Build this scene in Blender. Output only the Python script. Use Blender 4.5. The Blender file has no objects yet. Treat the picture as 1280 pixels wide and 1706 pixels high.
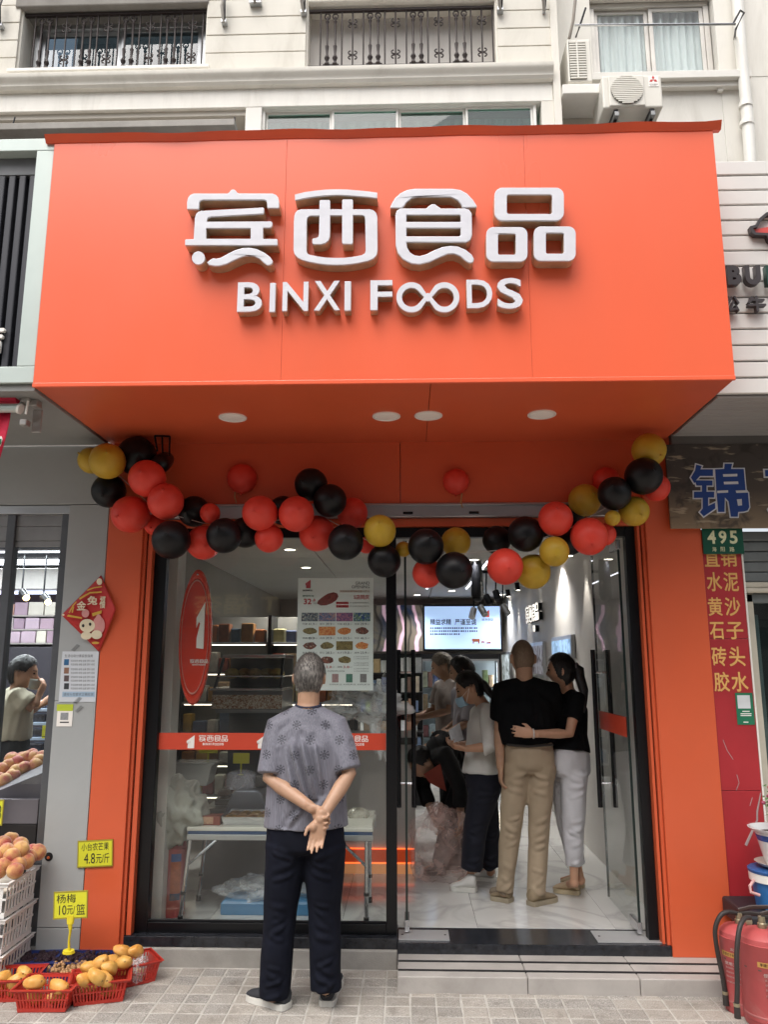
import bpy, bmesh, math, random
from mathutils import Vector, Matrix, Euler, noise
from mathutils.geometry import tessellate_polygon
random.seed(7)
SC = bpy.context.scene
COL = SC.collection
R = math.radians
# ------------------------------------------------------------------ camera, sky, sun, exposure
FPX, YAW, PITCH, CAM = 1300.0, R(1.7), R(10.97), Vector((0, 0, 1.64))
cam = bpy.data.cameras.new('camera')
cam.sensor_fit = 'HORIZONTAL'; cam.sensor_width = 36; cam.lens = 36 * FPX / 1280
cam.clip_start = .05; cam.clip_end = 500
camo = bpy.data.objects.new('camera', cam); COL.objects.link(camo)
camo.location = CAM; camo.rotation_euler = (R(90) + PITCH, 0, YAW)
SC.camera = camo
SUN_EL, SUN_AZ = R(62), R(205)          # azimuth clockwise from +Y: behind the camera, a little to the left
w = bpy.data.worlds.new('World'); SC.world = w; w.use_nodes = True
nt = w.node_tree; nt.nodes.clear()
sky = nt.nodes.new('ShaderNodeTexSky'); sky.sky_type = 'NISHITA'; sky.sun_disc = False
sky.sun_elevation = SUN_EL; sky.sun_rotation = SUN_AZ; sky.air_density = 1.0; sky.dust_density = 5.0; sky.ozone_density = .6
bg = nt.nodes.new('ShaderNodeBackground'); bg.inputs[1].default_value = .15
hs = nt.nodes.new('ShaderNodeHueSaturation'); hs.inputs['Saturation'].default_value = .35
wo = nt.nodes.new('ShaderNodeOutputWorld')
nt.links.new(sky.outputs[0], hs.inputs['Color']); nt.links.new(hs.outputs[0], bg.inputs[0]); nt.links.new(bg.outputs[0], wo.inputs[0])
sl = bpy.data.lights.new('sun', 'SUN'); sl.energy = 1.3; sl.angle = R(60); sl.color = (1, .965, .92)
so = bpy.data.objects.new('sun', sl); COL.objects.link(so)
sd = Vector((math.sin(SUN_AZ) * math.cos(SUN_EL), math.cos(SUN_AZ) * math.cos(SUN_EL), math.sin(SUN_EL)))
so.rotation_euler = sd.to_track_quat('Z', 'Y').to_euler(); so.location = (0, -6, 14)
SC.view_settings.view_transform = 'Standard'; SC.view_settings.look = 'None'
SC.view_settings.gamma = 1.0; SC.view_settings.exposure = 0.8; SC.view_settings.use_curve_mapping = False
SC.render.engine = 'CYCLES'
SC.cycles.use_denoising = True
SC.cycles.max_bounces = 8; SC.cycles.diffuse_bounces = 4; SC.cycles.glossy_bounces = 4
SC.cycles.transparent_max_bounces = 16; SC.cycles.sample_clamp_indirect = 6.0
SC.cycles.caustics_reflective = False; SC.cycles.caustics_refractive = False
# ------------------------------------------------------------------ placing: photo pixel + real distance -> point
_F = Vector((-math.sin(YAW) * math.cos(PITCH), math.cos(YAW) * math.cos(PITCH), math.sin(PITCH)))
_R = Vector((math.cos(YAW), math.sin(YAW), 0)); _U = _R.cross(_F)
def ray(x, y): return _F + _R * ((x - 640) / FPX) - _U * ((y - 853) / FPX)
def P(x, y, Y):
    v = ray(x, y); return CAM + v * (Y / v.y)
def PZ(x, y, Z):
    v = ray(x, y); return CAM + v * ((Z - CAM.z) / v.z)
def PX(x, y, X):
    v = ray(x, y); return CAM + v * (X / v.x)
def rect(x0, y0, x1, y1, Y):
    """pixel rectangle on the upright plane Y -> X0, X1, Z0, Z1"""
    a = P(x0, (y0 + y1) / 2, Y); b = P(x1, (y0 + y1) / 2, Y); c = P((x0 + x1) / 2, y1, Y); d = P((x0 + x1) / 2, y0, Y)
    return a.x, b.x, c.z, d.z
# ------------------------------------------------------------------ tags
def tag(o, label=None, cat=None, group=None, kind=None):
    if label: o['label'] = label
    if cat: o['category'] = cat
    if group: o['group'] = group
    if kind: o['kind'] = kind
    return o
def thing(name, label, cat, loc=(0, 0, 0), group=None, rot=0):
    o = bpy.data.objects.new(name, None); COL.objects.link(o); o.location = loc; o.rotation_euler = (0, 0, rot)
    o.empty_display_size = .1
    return tag(o, label, cat, group)
# ------------------------------------------------------------------ materials
def lin(c):
    if isinstance(c, str):
        c = [int(c[i:i + 2], 16) / 255 for i in (0, 2, 4)]
        c = [x / 12.92 if x <= .04045 else ((x + .055) / 1.055) ** 2.4 for x in c]
    return (c[0], c[1], c[2], 1)
MATS = {}
class N:
    """tiny node helper"""
    def __init__(s, m): s.t = m.node_tree
    def __call__(s, kind, **kw):
        n = s.t.nodes.new('ShaderNode' + kind)
        for k, v in kw.items():
            if k.startswith('i_'):
                key = k[2:]; key = int(key) if key.isdigit() else key.replace('_', ' ')
                if hasattr(v, 'is_output'): s.t.links.new(v, n.inputs[key])
                else: n.inputs[key].default_value = v
            else: setattr(n, k, v)
        return n
    def math(s, op, a, b=0.0, c=0.0):
        n = s.t.nodes.new('ShaderNodeMath'); n.operation = op
        for i, v in enumerate((a, b, c)):
            if hasattr(v, 'is_output'): s.t.links.new(v, n.inputs[i])
            else: n.inputs[i].default_value = v
        return n.outputs[0]
    def mix(s, f, a, b, blend='MIX'):
        n = s.t.nodes.new('ShaderNodeMix'); n.data_type = 'RGBA'; n.blend_type = blend
        for i, v in ((0, f), (6, a), (7, b)):
            if hasattr(v, 'is_output'): s.t.links.new(v, n.inputs[i])
            else: n.inputs[i].default_value = v
        return n.outputs[2]
    def ramp(s, f, lo, hi):
        n = s.t.nodes.new('ShaderNodeMapRange'); n.clamp = True
        s.t.links.new(f, n.inputs[0]); n.inputs[1].default_value = lo; n.inputs[2].default_value = hi
        return n.outputs[0]
def newmat(name):
    m = bpy.data.materials.new(name); m.use_nodes = True; m.node_tree.nodes.clear()
    n = N(m); o = n('OutputMaterial'); b = n('BsdfPrincipled'); m.node_tree.links.new(b.outputs[0], o.inputs[0])
    MATS[name] = m
    return m, n, b, o
def L(m, a, b): m.node_tree.links.new(a, b)
def mat(name, col, rough=.5, metal=0., var=.15, vs=4., bump=0., bs=80., spec=.5, emit=0., coat=0., rnd=0., dirt=0., dirtcol='5a5148', stretch=(1, 1, 1), sss=0., ecol=None, rvar=.15):
    if name in MATS: return MATS[name]
    m, n, b, o = newmat(name)
    tc = n('TexCoord'); mp = n('Mapping', i_Scale=stretch); L(m, tc.outputs['Object'], mp.inputs['Vector'])
    v = mp.outputs[0]
    c = lin(col)
    nz = n('TexNoise', i_Vector=v, i_Scale=vs, i_Detail=5., i_Roughness=.6)
    f = n.ramp(nz.outputs[0], .3, .7)
    cc = n.mix(f, tuple(x * (1 - var) for x in c[:3]) + (1,), tuple(min(1, x * (1 + var)) for x in c[:3]) + (1,))
    if rnd:
        oi = n('ObjectInfo'); h = n('HueSaturation', i_Color=cc)
        L(m, n.math('ADD', n.math('MULTIPLY', oi.outputs['Random'], rnd * .12), .5 - rnd * .06), h.inputs['Hue'])
        L(m, n.math('ADD', n.math('MULTIPLY', oi.outputs['Random'], rnd), 1 - rnd / 2), h.inputs['Value'])
        cc = h.outputs[0]
    if dirt:
        dn = n('TexNoise', i_Vector=v, i_Scale=vs * .6 + .7, i_Detail=8., i_Roughness=.7, i_Distortion=.6)
        cc = n.mix(n.math('MULTIPLY', n.ramp(dn.outputs[0], .5, .75), dirt), cc, lin(dirtcol))
    L(m, cc, b.inputs['Base Color'])
    rn = n('TexNoise', i_Vector=v, i_Scale=vs * 2.3, i_Detail=4.)
    L(m, n.math('ADD', n.math('MULTIPLY', rn.outputs[0], rvar * 2 * rough), rough * (1 - rvar)), b.inputs['Roughness'])
    b.inputs['Metallic'].default_value = metal
    b.inputs['Specular IOR Level'].default_value = spec
    b.inputs['Coat Weight'].default_value = coat; b.inputs['Coat Roughness'].default_value = .12
    if sss:
        b.inputs['Subsurface Weight'].default_value = sss; b.inputs['Subsurface Radius'].default_value = (.012, .005, .003); b.inputs['Subsurface Scale'].default_value = .6
    if bump:
        bn = n('TexNoise', i_Vector=v, i_Scale=bs, i_Detail=4.)
        bp = n('Bump', i_Strength=bump, i_Distance=.004); L(m, bn.outputs[0], bp.inputs['Height']); L(m, bp.outputs[0], b.inputs['Normal'])
    if emit:
        b.inputs['Emission Color'].default_value = lin(ecol or col); b.inputs['Emission Strength'].default_value = emit
    return m
def glassmat(name, tint=(.93, .96, .95), ior=1.5, rough=0., dust=.0, boost=1.):
    """window glass: see-through with Fresnel reflection on its outer faces"""
    if name in MATS: return MATS[name]
    m, n, b, o = newmat(name); m.node_tree.nodes.remove(b)
    t = n('BsdfTransparent', i_Color=(*tint, 1)); g = n('BsdfGlossy', i_Roughness=rough)
    fr = n('Fresnel', i_IOR=ior); ge = n('NewGeometry')
    f = n.math('MULTIPLY', n.math('MULTIPLY', fr.outputs[0], boost), n.math('SUBTRACT', 1.0, ge.outputs['Backfacing']))
    mx = n('MixShader'); L(m, f, mx.inputs[0]); L(m, t.outputs[0], mx.inputs[1]); L(m, g.outputs[0], mx.inputs[2])
    out = mx.outputs[0]
    if dust:
        df = n('BsdfDiffuse', i_Color=(.6, .6, .58, 1)); tc = n('TexCoord')
        nz = n('TexNoise', i_Vector=tc.outputs['Object'], i_Scale=3., i_Detail=6.)
        m2 = n('MixShader'); L(m, n.math('MULTIPLY', n.ramp(nz.outputs[0], .35, .8), dust), m2.inputs[0])
        L(m, out, m2.inputs[1]); L(m, df.outputs[0], m2.inputs[2]); out = m2.outputs[0]
    L(m, out, o.inputs[0])
    return m
def plastic_film(name, col=(.85, .87, .88), op=.3):
    """thin crumpled plastic bag"""
    if name in MATS: return MATS[name]
    m, n, b, o = newmat(name)
    b.inputs['Base Color'].default_value = (*col, 1); b.inputs['Roughness'].default_value = .18
    t = n('BsdfTransparent'); mx = n('MixShader'); tc = n('TexCoord')
    nz = n('TexNoise', i_Vector=tc.outputs['Object'], i_Scale=8., i_Detail=3., i_Distortion=1.)
    L(m, n.math('ADD', n.math('MULTIPLY', n.ramp(nz.outputs[0], .4, .7), op * .8), op * .5), mx.inputs[0])
    bp = n('Bump', i_Strength=.45, i_Distance=.02); L(m, nz.outputs[0], bp.inputs['Height']); L(m, bp.outputs[0], b.inputs['Normal'])
    L(m, t.outputs[0], mx.inputs[1]); L(m, b.outputs[0], mx.inputs[2]); L(m, mx.outputs[0], o.inputs[0])
    return m
# ------------------------------------------------------------------ mesh building
class MB:
    def __init__(s): s.v = []; s.f = []
    def add(s, vs, fs):
        k = len(s.v); s.v += [tuple(v) for v in vs]; s.f += [tuple(i + k for i in f) for f in fs]; return s
    def box(s, x0, x1, y0, y1, z0, z1):
        return s.add([(x0, y0, z0), (x1, y0, z0), (x1, y1, z0), (x0, y1, z0), (x0, y0, z1), (x1, y0, z1), (x1, y1, z1), (x0, y1, z1)],
                     [(3, 2, 1, 0), (4, 5, 6, 7), (0, 1, 5, 4), (1, 2, 6, 5), (2, 3, 7, 6), (3, 0, 4, 7)])
    def loft(s, rings, cap=True, closed=True):
        n = len(rings[0]); vs = [v for r in rings for v in r]; fs = []
        for i in range(len(rings) - 1):
            for j in range(n if closed else n - 1):
                k = (j + 1) % n
                fs.append((i * n + j, i * n + k, (i + 1) * n + k, (i + 1) * n + j))
        if cap and closed:
            fs.append(tuple(range(n))[::-1]); fs.append(tuple((len(rings) - 1) * n + j for j in range(n)))
        return s.add(vs, fs)
    def tube(s, pts, r, n=8, cap=True, ref=(0, 1, 0), rnd=False):
        """tube along pts; r number, list of numbers or list of (across, along ref)"""
        pts = [Vector(p) for p in pts]; m = len(pts)
        rr = [r] * m if not isinstance(r, (list, tuple)) else list(r)
        rr = [(a, a) if not isinstance(a, (list, tuple)) else a for a in rr]
        if rnd:
            d0 = (pts[0] - pts[1]).normalized(); d1 = (pts[-1] - pts[-2]).normalized(); a, b = rr[0], rr[-1]; q0, q1 = pts[0], pts[-1]
            h0 = min(a); h1 = min(b)
            pts = [q0 + d0 * h0 * .98, q0 + d0 * h0 * .8, q0 + d0 * h0 * .42] + pts + [q1 + d1 * h1 * .42, q1 + d1 * h1 * .8, q1 + d1 * h1 * .98]
            sc = (.2, .6, .9); rr = [(a[0] * k, a[1] * k) for k in sc] + rr + [(b[0] * k, b[1] * k) for k in sc[::-1]]; m = len(pts)
        ref = Vector(ref); rings = []
        for i in range(m):
            t = (pts[min(i + 1, m - 1)] - pts[max(i - 1, 0)])
            t = t.normalized() if t.length > 1e-9 else Vector((0, 0, 1))
            y = ref - t * ref.dot(t)
            if y.length < 1e-3: y = Vector((1, 0, 0)) - t * t.x
            y.normalize(); x = y.cross(t)
            rings.append([pts[i] + x * (rr[i][0] * math.cos(a)) + y * (rr[i][1] * math.sin(a)) for a in [2 * math.pi * k / n for k in range(n)]])
        return s.loft(rings, cap)
    def lathe(s, prof, c=(0, 0, 0), n=24, cap=True):
        c = Vector(c)
        return s.loft([[c + Vector((r * math.cos(2 * math.pi * k / n), r * math.sin(2 * math.pi * k / n), z)) for k in range(n)] for r, z in prof], cap)
    def ball(s, c, rx, ry=None, rz=None, n=12, m=8):
        ry = ry or rx; rz = rz or rx; c = Vector(c)
        return s.loft([[c + Vector((rx * math.sin(t) * math.cos(a), ry * math.sin(t) * math.sin(a), -rz * math.cos(t))) for a in [2 * math.pi * k / n for k in range(n)]]
                       for t in [max(.02, min(math.pi - .02, math.pi * i / m)) for i in range(m + 1)]])
    def prism(s, polys, y0, y1):
        """polygons (outer, hole, hole...) in X,Z extruded from y0 to y1 (y0 is the front)"""
        tri = tessellate_polygon([[Vector((p[0], p[1], 0)) for p in q] for q in polys])
        flat = [p for q in polys for p in q]; n = len(flat)
        vs = [(p[0], y0, p[1]) for p in flat] + [(p[0], y1, p[1]) for p in flat]
        fs = []
        for a, b, c in tri:
            ar = (flat[b][0] - flat[a][0]) * (flat[c][1] - flat[a][1]) - (flat[b][1] - flat[a][1]) * (flat[c][0] - flat[a][0])
            if ar < 0: b, c = c, b
            fs.append((a, b, c)); fs.append((c + n, b + n, a + n))
        k = 0
        for q in polys:
            m = len(q)
            for i in range(m): fs.append((k + i, k + (i + 1) % m, n + k + (i + 1) % m, n + k + i))
            k += m
        return s.add(vs, fs)
    def mesh(s, name='mesh'):
        me = bpy.data.meshes.new(name); me.from_pydata(s.v, [], s.f)
        bm = bmesh.new(); bm.from_mesh(me); bmesh.ops.recalc_face_normals(bm, faces=bm.faces); bm.to_mesh(me); bm.free(); me.update()
        return me
    def build(s, name, m, parent=None, smooth=False, bevel=0., loc=None, rot=None, segs=2, **tg):
        return mk(name, s.mesh(name), m, parent, smooth, bevel, loc, rot, segs, **tg)
def mk(name, me, m, parent=None, smooth=False, bevel=0., loc=None, rot=None, segs=2, ang=35, **tg):
    o = bpy.data.objects.new(name, me); COL.objects.link(o)
    if m is not None:
        if len(me.materials) == 0: me.materials.append(m)
        elif me.materials[0] != m: o.material_slots[0].link = 'OBJECT'; o.material_slots[0].material = m
    if parent is not None: o.parent = parent
    if loc is not None: o.location = loc
    if rot is not None: o.rotation_euler = rot
    if smooth:
        me.polygons.foreach_set('use_smooth', [True] * len(me.polygons))
        if smooth != 'all':
            try: me.set_sharp_from_angle(angle=R(ang))
            except Exception: pass
    if bevel:
        b = o.modifiers.new('bevel', 'BEVEL'); b.width = bevel; b.segments = segs; b.limit_method = 'ANGLE'; b.angle_limit = R(40)
    if tg: tag(o, **tg)
    return o
def box(name, x0, x1, y0, y1, z0, z1, m, parent=None, bevel=.003, **k):
    return MB().box(min(x0, x1), max(x0, x1), min(y0, y1), max(y0, y1), min(z0, z1), max(z0, z1)).build(name, m, parent, bevel=bevel, **k)
def copy_tree(o, parent=None):
    c = o.copy(); COL.objects.link(c)
    if parent is not None: c.parent = parent
    for ch in list(o.children): copy_tree(ch, c)
    return c
def evalmesh(o):
    bpy.context.view_layer.update()
    dg = bpy.context.evaluated_depsgraph_get(); dg.update()
    me = bpy.data.meshes.new_from_object(o.evaluated_get(dg), depsgraph=dg)
    return me
def remesh(mb, voxel, it=2, name='body'):
    """union of overlapping lofts as one continuous skin"""
    o = bpy.data.objects.new('tmp', mb.mesh('tmp')); COL.objects.link(o)
    r = o.modifiers.new('r', 'REMESH'); r.mode = 'VOXEL'; r.voxel_size = voxel; r.use_smooth_shade = True
    if it:
        sm = o.modifiers.new('s', 'SMOOTH'); sm.factor = .5; sm.iterations = it
    me = evalmesh(o); me.name = name; d = o.data; bpy.data.objects.remove(o); bpy.data.meshes.remove(d)
    return me
TXT = {}
def textmesh(s, bold=0., depth=0., res=4):
    k = (s, bold, depth)
    if k in TXT: return TXT[k]
    c = bpy.data.curves.new('text', 'FONT'); c.body = s; c.size = 1; cjk = any(ord(q) > 0x2E80 for q in s); c.offset = 0 if cjk else bold; c.extrude = depth; c.resolution_u = res; c.fill_mode = 'BOTH' if depth else 'FRONT'
    o = bpy.data.objects.new('text', c); COL.objects.link(o)
    me = evalmesh(o); bpy.data.objects.remove(o); bpy.data.curves.remove(c)
    me.name = 'lettering'; me.materials.clear()
    if cjk and bold:                       # heavier brush: overlapping copies nudged sideways, each a hair in front of the last
        b0 = bmesh.new(); b1 = bmesh.new(); b1.from_mesh(me)
        for i, (dx, dy) in enumerate(((0, 0), (1, 0), (-1, 0), (0, 1), (0, -1), (.7, .7), (-.7, -.7), (.7, -.7), (-.7, .7))):
            m2 = me.copy()
            for v in m2.vertices: v.co = (v.co.x + dx * bold * .8, v.co.y + dy * bold * .8, v.co.z + i * .00012)
            b0.from_mesh(m2); bpy.data.meshes.remove(m2)
        b1.free(); b0.to_mesh(me); b0.free()
    if len(me.vertices):
        xs = [v.co.x for v in me.vertices]; ys = [v.co.y for v in me.vertices]
        x0, x1, y0, y1 = min(xs), max(xs), min(ys), max(ys)
        for v in me.vertices: v.co = ((v.co.x - x0) / max(1e-6, x1 - x0), (v.co.y - y0) / max(1e-6, y1 - y0), v.co.z)
    TXT[k] = me
    return me
def text(s, X0, X1, Z0, Z1, Y, m, parent=None, bold=0., thick=0., name='lettering', tilt=0.):
    """flat or raised lettering filling a rectangle on an upright plane, facing -Y"""
    me = textmesh(s, bold, .5 if thick else 0.)
    o = bpy.data.objects.new(name, me.copy() if thick else me); COL.objects.link(o)
    setm(o, m)
    o.parent = parent
    sx, sz = X1 - X0, Z1 - Z0
    o.matrix_local = Matrix.Translation((X0, Y - (thick / 2 if thick else 0), Z0)) @ Matrix.Rotation(tilt, 4, 'Y') @ Matrix.Rotation(R(90), 4, 'X') @ Matrix.Diagonal((sx, sz, thick if thick else 1, 1))
    return o
def setm(o, m):
    if not o.data.materials: o.data.materials.append(m)
    elif o.data.materials[0] != m:
        o.material_slots[0].link = 'OBJECT'; o.material_slots[0].material = m
def rr(x0, y0, x1, y1, r, n=5):
    out = []
    for cx, cy, a0 in ((x1 - r, y1 - r, 0), (x0 + r, y1 - r, 90), (x0 + r, y0 + r, 180), (x1 - r, y0 + r, 270)):
        for i in range(n + 1):
            a = R(a0 + 90 * i / n); out.append((cx + r * math.cos(a), cy + r * math.sin(a)))
    return out
def smoothpoly(pts, it=1):
    """chaikin corner cutting"""
    for _ in range(it):
        o = []
        for i in range(len(pts)):
            a, b = pts[i], pts[(i + 1) % len(pts)]
            o += [(a[0] * .75 + b[0] * .25, a[1] * .75 + b[1] * .25), (a[0] * .25 + b[0] * .75, a[1] * .25 + b[1] * .75)]
        pts = o
    return pts
def spline(pts, k=5):
    """smooth path through points"""
    p = [Vector(q) for q in pts]; out = []
    for i in range(len(p) - 1):
        a, b, c, d = p[max(0, i - 1)], p[i], p[i + 1], p[min(len(p) - 1, i + 2)]
        for j in range(k):
            t = j / k; out.append(.5 * ((2 * b) + (c - a) * t + (2 * a - 5 * b + 4 * c - d) * t * t + (3 * b - a - 3 * c + d) * t ** 3))
    return out + [p[-1]]
ORD = ['first', 'second', 'third', 'fourth', 'fifth', 'sixth', 'seventh', 'eighth', 'ninth', 'tenth', 'eleventh', 'twelfth', 'thirteenth', 'fourteenth', 'fifteenth', 'sixteenth', 'seventeenth', 'eighteenth', 'nineteenth', 'twentieth', 'twenty-first', 'twenty-second', 'twenty-third', 'twenty-fourth', 'twenty-fifth', 'twenty-sixth']
# ================================================================== MATERIALS USED WIDELY
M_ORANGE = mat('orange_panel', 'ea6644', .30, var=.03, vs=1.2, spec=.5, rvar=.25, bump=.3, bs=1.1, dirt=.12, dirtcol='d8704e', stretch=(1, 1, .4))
M_ORANGE2 = mat('orange_shaded', 'cf5d3a', .34, var=.04, vs=1.5, dirt=.06)  # duller copy of the sign orange; shade under the sign toned into the colour
M_CAP = mat('orange_capping', 'd85a38', .4, var=.06)
M_BLACK = mat('black_aluminium', '0d0e12', .32, metal=.3, var=.1)
M_DARKM = mat('dark_metal', '1c1c1f', .4, metal=.6)
M_SILV = mat('silver_aluminium', 'b4b6b8', .33, metal=.75, var=.06, dirt=.12)
M_STEEL = mat('brushed_steel', 'c9cacc', .25, metal=.95, var=.05, stretch=(1, 1, 12))
M_WHITE = mat('white_paint', 'e3e0d9', .6, var=.05, dirt=.1, dirtcol='a49c8c')
M_WALL = mat('facade_paint', 'e4e0d6', .8, var=.05, vs=1.6, dirt=.42, stretch=(2.5, 2.5, .5), dirtcol='a8a294', bump=.25, bs=220)
M_WALL2 = mat('facade_paint_right', 'e0ddd5', .85, var=.05, vs=1.4, dirt=.42, stretch=(2.5, 2.5, .5), dirtcol='b3ada0', bump=.2, bs=200)
M_GREYP = mat('grey_composite_panel', 'a2a5a5', .42, var=.05, vs=1.5, dirt=.1)
M_PVC = mat('white_pvc', 'e8e6df', .35, var=.04, dirt=.08, dirtcol='9a9488')
M_GLASS = glassmat('shopfront_glass', (.95, .97, .96), dust=.03, boost=1.3)
M_GLASSG = glassmat('green_window_glass', (.6, .8, .75), dust=.05, boost=2.2)
M_GLASSD = glassmat('dark_window_glass', (.45, .52, .56), dust=.04, boost=2.4)
M_PRINTW = mat('white_print', 'eeeae4', .5, var=.03)
M_RED = mat('red_print', 'c4231f', .5, var=.05)
M_INK = mat('dark_ink', '1d1b1c', .6, var=.1)
M_GRANITE = mat('black_granite', '23252a', .22, var=.5, vs=26, dirt=.12, dirtcol='6d6a66')
M_CONC = mat('kerb_stone', '97938d', .75, var=.18, vs=5, bump=.4, bs=150, dirt=.5, dirtcol='6f6a63')
M_STEP = mat('step_stone', 'a7a29d', .5, var=.13, vs=4, bump=.15, bs=200, dirt=.42, dirtcol='7b756e')
# ================================================================== GROUND
def paving_material():
    m, n, b, o = newmat('paving_stone')
    tc = n('TexCoord'); ge = n('NewGeometry')
    v = ge.outputs['Position']
    sp = n('TexNoise', i_Vector=v, i_Scale=160., i_Detail=3.); sp2 = n('TexVoronoi', i_Vector=v, i_Scale=110.)
    big = n('TexNoise', i_Vector=v, i_Scale=2.2, i_Detail=6., i_Roughness=.65)
    oi = n('ObjectInfo')
    c = n.mix(n.ramp(sp.outputs[0], .35, .68), lin('6a6763'), lin('aeaaa4'))
    c = n.mix(n.math('MULTIPLY', n.ramp(sp2.outputs['Distance'], .25, .05), .35), c, lin('5f5a55'))
    c = n.mix(n.math('MULTIPLY', n.ramp(big.outputs[0], .42, .66), .6), c, lin('7a7268'))
    gum = n('TexVoronoi', i_Vector=v, i_Scale=2.6); c = n.mix(n.math('MULTIPLY', n.ramp(gum.outputs['Distance'], .06, .035), .5), c, lin('4a4540'))
    c = n.mix(n.math('MULTIPLY', oi.outputs['Random'], .42), c, lin('b9b0a4')); st_ = n('TexNoise', i_Vector=v, i_Scale=5.5, i_Detail=8., i_Roughness=.7, i_Distortion=1.); c = n.mix(n.math('MULTIPLY', n.ramp(st_.outputs[0], .54, .68), .5), c, lin('5f5850'))
    L(m, c, b.inputs['Base Color']); b.inputs['Roughness'].default_value = .82
    bp = n('Bump', i_Strength=.55, i_Distance=.003); L(m, sp.outputs[0], bp.inputs['Height']); L(m, bp.outputs[0], b.inputs['Normal'])
    return m
def pavement_sheet_material():
    m, n, b, o = newmat('pavement_far')
    ge = n('NewGeometry')
    br = n('TexBrick', i_Vector=ge.outputs['Position'], i_Scale=1., i_Color1=lin('a59d93'), i_Color2=lin('958d84'), i_Mortar=lin('c2bbb0'))
    br.offset = 0; br.inputs['Mortar Size'].default_value = .006; br.inputs['Brick Width'].default_value = .125; br.inputs['Row Height'].default_value = .112
    nz = n('TexNoise', i_Vector=ge.outputs['Position'], i_Scale=120.); big = n('TexNoise', i_Vector=ge.outputs['Position'], i_Scale=1.5, i_Detail=6.)
    c = n.mix(n.math('MULTIPLY', nz.outputs[0], .6), br.outputs[0], lin('6f6962')); c = n.mix(n.math('MULTIPLY', n.ramp(big.outputs[0], .4, .7), .4), c, lin('7d766d'))
    L(m, c, b.inputs['Base Color']); b.inputs['Roughness'].default_value = .85
    return m
M_PAVE = paving_material(); M_PAVE2 = pavement_sheet_material()
M_GROUT = mat('pale_grout', 'aaa69f', .9, var=.25, vs=9, bump=.4, bs=90)
pav = MB().box(-30, 30, -2.6, 3.80, -.3, -.004).build('pavement', M_PAVE2, kind='structure')
box('joint_bed', -30, 30, 3.80, 4.9, -.3, -.0028, M_GROUT, pav, bevel=0)
TPX, TPY = .125, .1125
tiles = []
for q in range(3):
    b = MB(); g = .0028; hx, hy = TPX / 2 - g, TPY / 2 - g
    e = .006
    b.loft([[(-hx, -hy, -.03), (hx, -hy, -.03), (hx, hy, -.03), (-hx, hy, -.03)], [(-hx, -hy, -.003), (hx, -hy, -.003), (hx, hy, -.003), (-hx, hy, -.003)],
            [(-hx + e, -hy + e, 0), (hx - e, -hy + e, 0), (hx - e, hy - e, 0), (-hx + e, hy - e, 0)]])
    for k in range(5):            # worn raised grains of the pressed pattern
        x = random.uniform(-hx + .02, hx - .02); y = random.uniform(-hy + .02, hy - .02); s = random.uniform(.008, .016)
        b.loft([[(x + s * math.cos(a), y + s * .8 * math.sin(a), -.001) for a in (0, 1.1, 2.2, 3.3, 4.4, 5.4)], [(x + s * .6 * math.cos(a), y + s * .5 * math.sin(a), .0016) for a in (0, 1.1, 2.2, 3.3, 4.4, 5.4)]])
    tiles.append(b.mesh('paving_block'))
for i in range(38):
    for j in range(7):
        x = -2.62 + TPX * (i + .5); y = 3.86 + TPY * (j + .5)
        if y + TPY / 2 > 4.655 or x > 1.95: continue
        mk('paving_block', tiles[(i * 5 + j * 3) % 3], M_PAVE, pav, loc=(x, y, random.uniform(-.002, .0015)), rot=(random.uniform(-.008, .008), random.uniform(-.008, .008), random.choice((0, math.pi)) + random.uniform(-.01, .01)))
MB().box(-30, 30, -9.4, -2.75, -.4, -.125).build('road', mat('asphalt', '3a3a3b', .9, var=.2, vs=3, bump=.6, bs=120), kind='structure')
kb = MB().box(-30, 30, -2.75, -2.6, -.4, 0).build('kerb', M_CONC, bevel=.015, kind='structure')
MB().box(-30, 30, -14, -9.4, -.4, 0).build('pavement', M_PAVE2, bevel=.015, kind='structure')
# entrance kerb and step
ek = thing('entrance_kerb', 'grey stone kerb with black granite sill under the shop window', 'kerb', (0, 4.8, 0))
def kid(o, p):
    o.parent = p; o.matrix_parent_inverse = Matrix.Translation(-Vector(p.location)); return o
kid(box('kerb_stone', -2.9, -.065, 4.66, 5.0, -.02, .094, M_CONC, bevel=.008), ek)
kid(box('granite_sill', -1.60, -.065, 4.675, 4.92, .0945, .149, M_GRANITE, bevel=.003), ek)
st = thing('entrance_step', 'grey stone entrance step with two black anti-slip strips below the open doors', 'step', (.8, 4.5, 0))
xs = [-.062, .60, 1.165, 1.80]
for i in range(3):
    kid(box('step_slab', xs[i] + .0015, xs[i + 1] - .0015, 4.35, 4.685, -.02, .078, M_STEP, bevel=.005), st)
M_STRIP = mat('rubber_strip', '121214', .7, var=.1)
for y in (4.42, 4.545):
    kid(box('anti_slip_strip', -.058, 1.795, y, y + .02, .072, .0815, M_STRIP, bevel=.001), st)
kid(box('threshold', -.065, 1.43, 4.66, 4.93, .02, .1305, M_GRANITE, bevel=.004), st)
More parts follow.
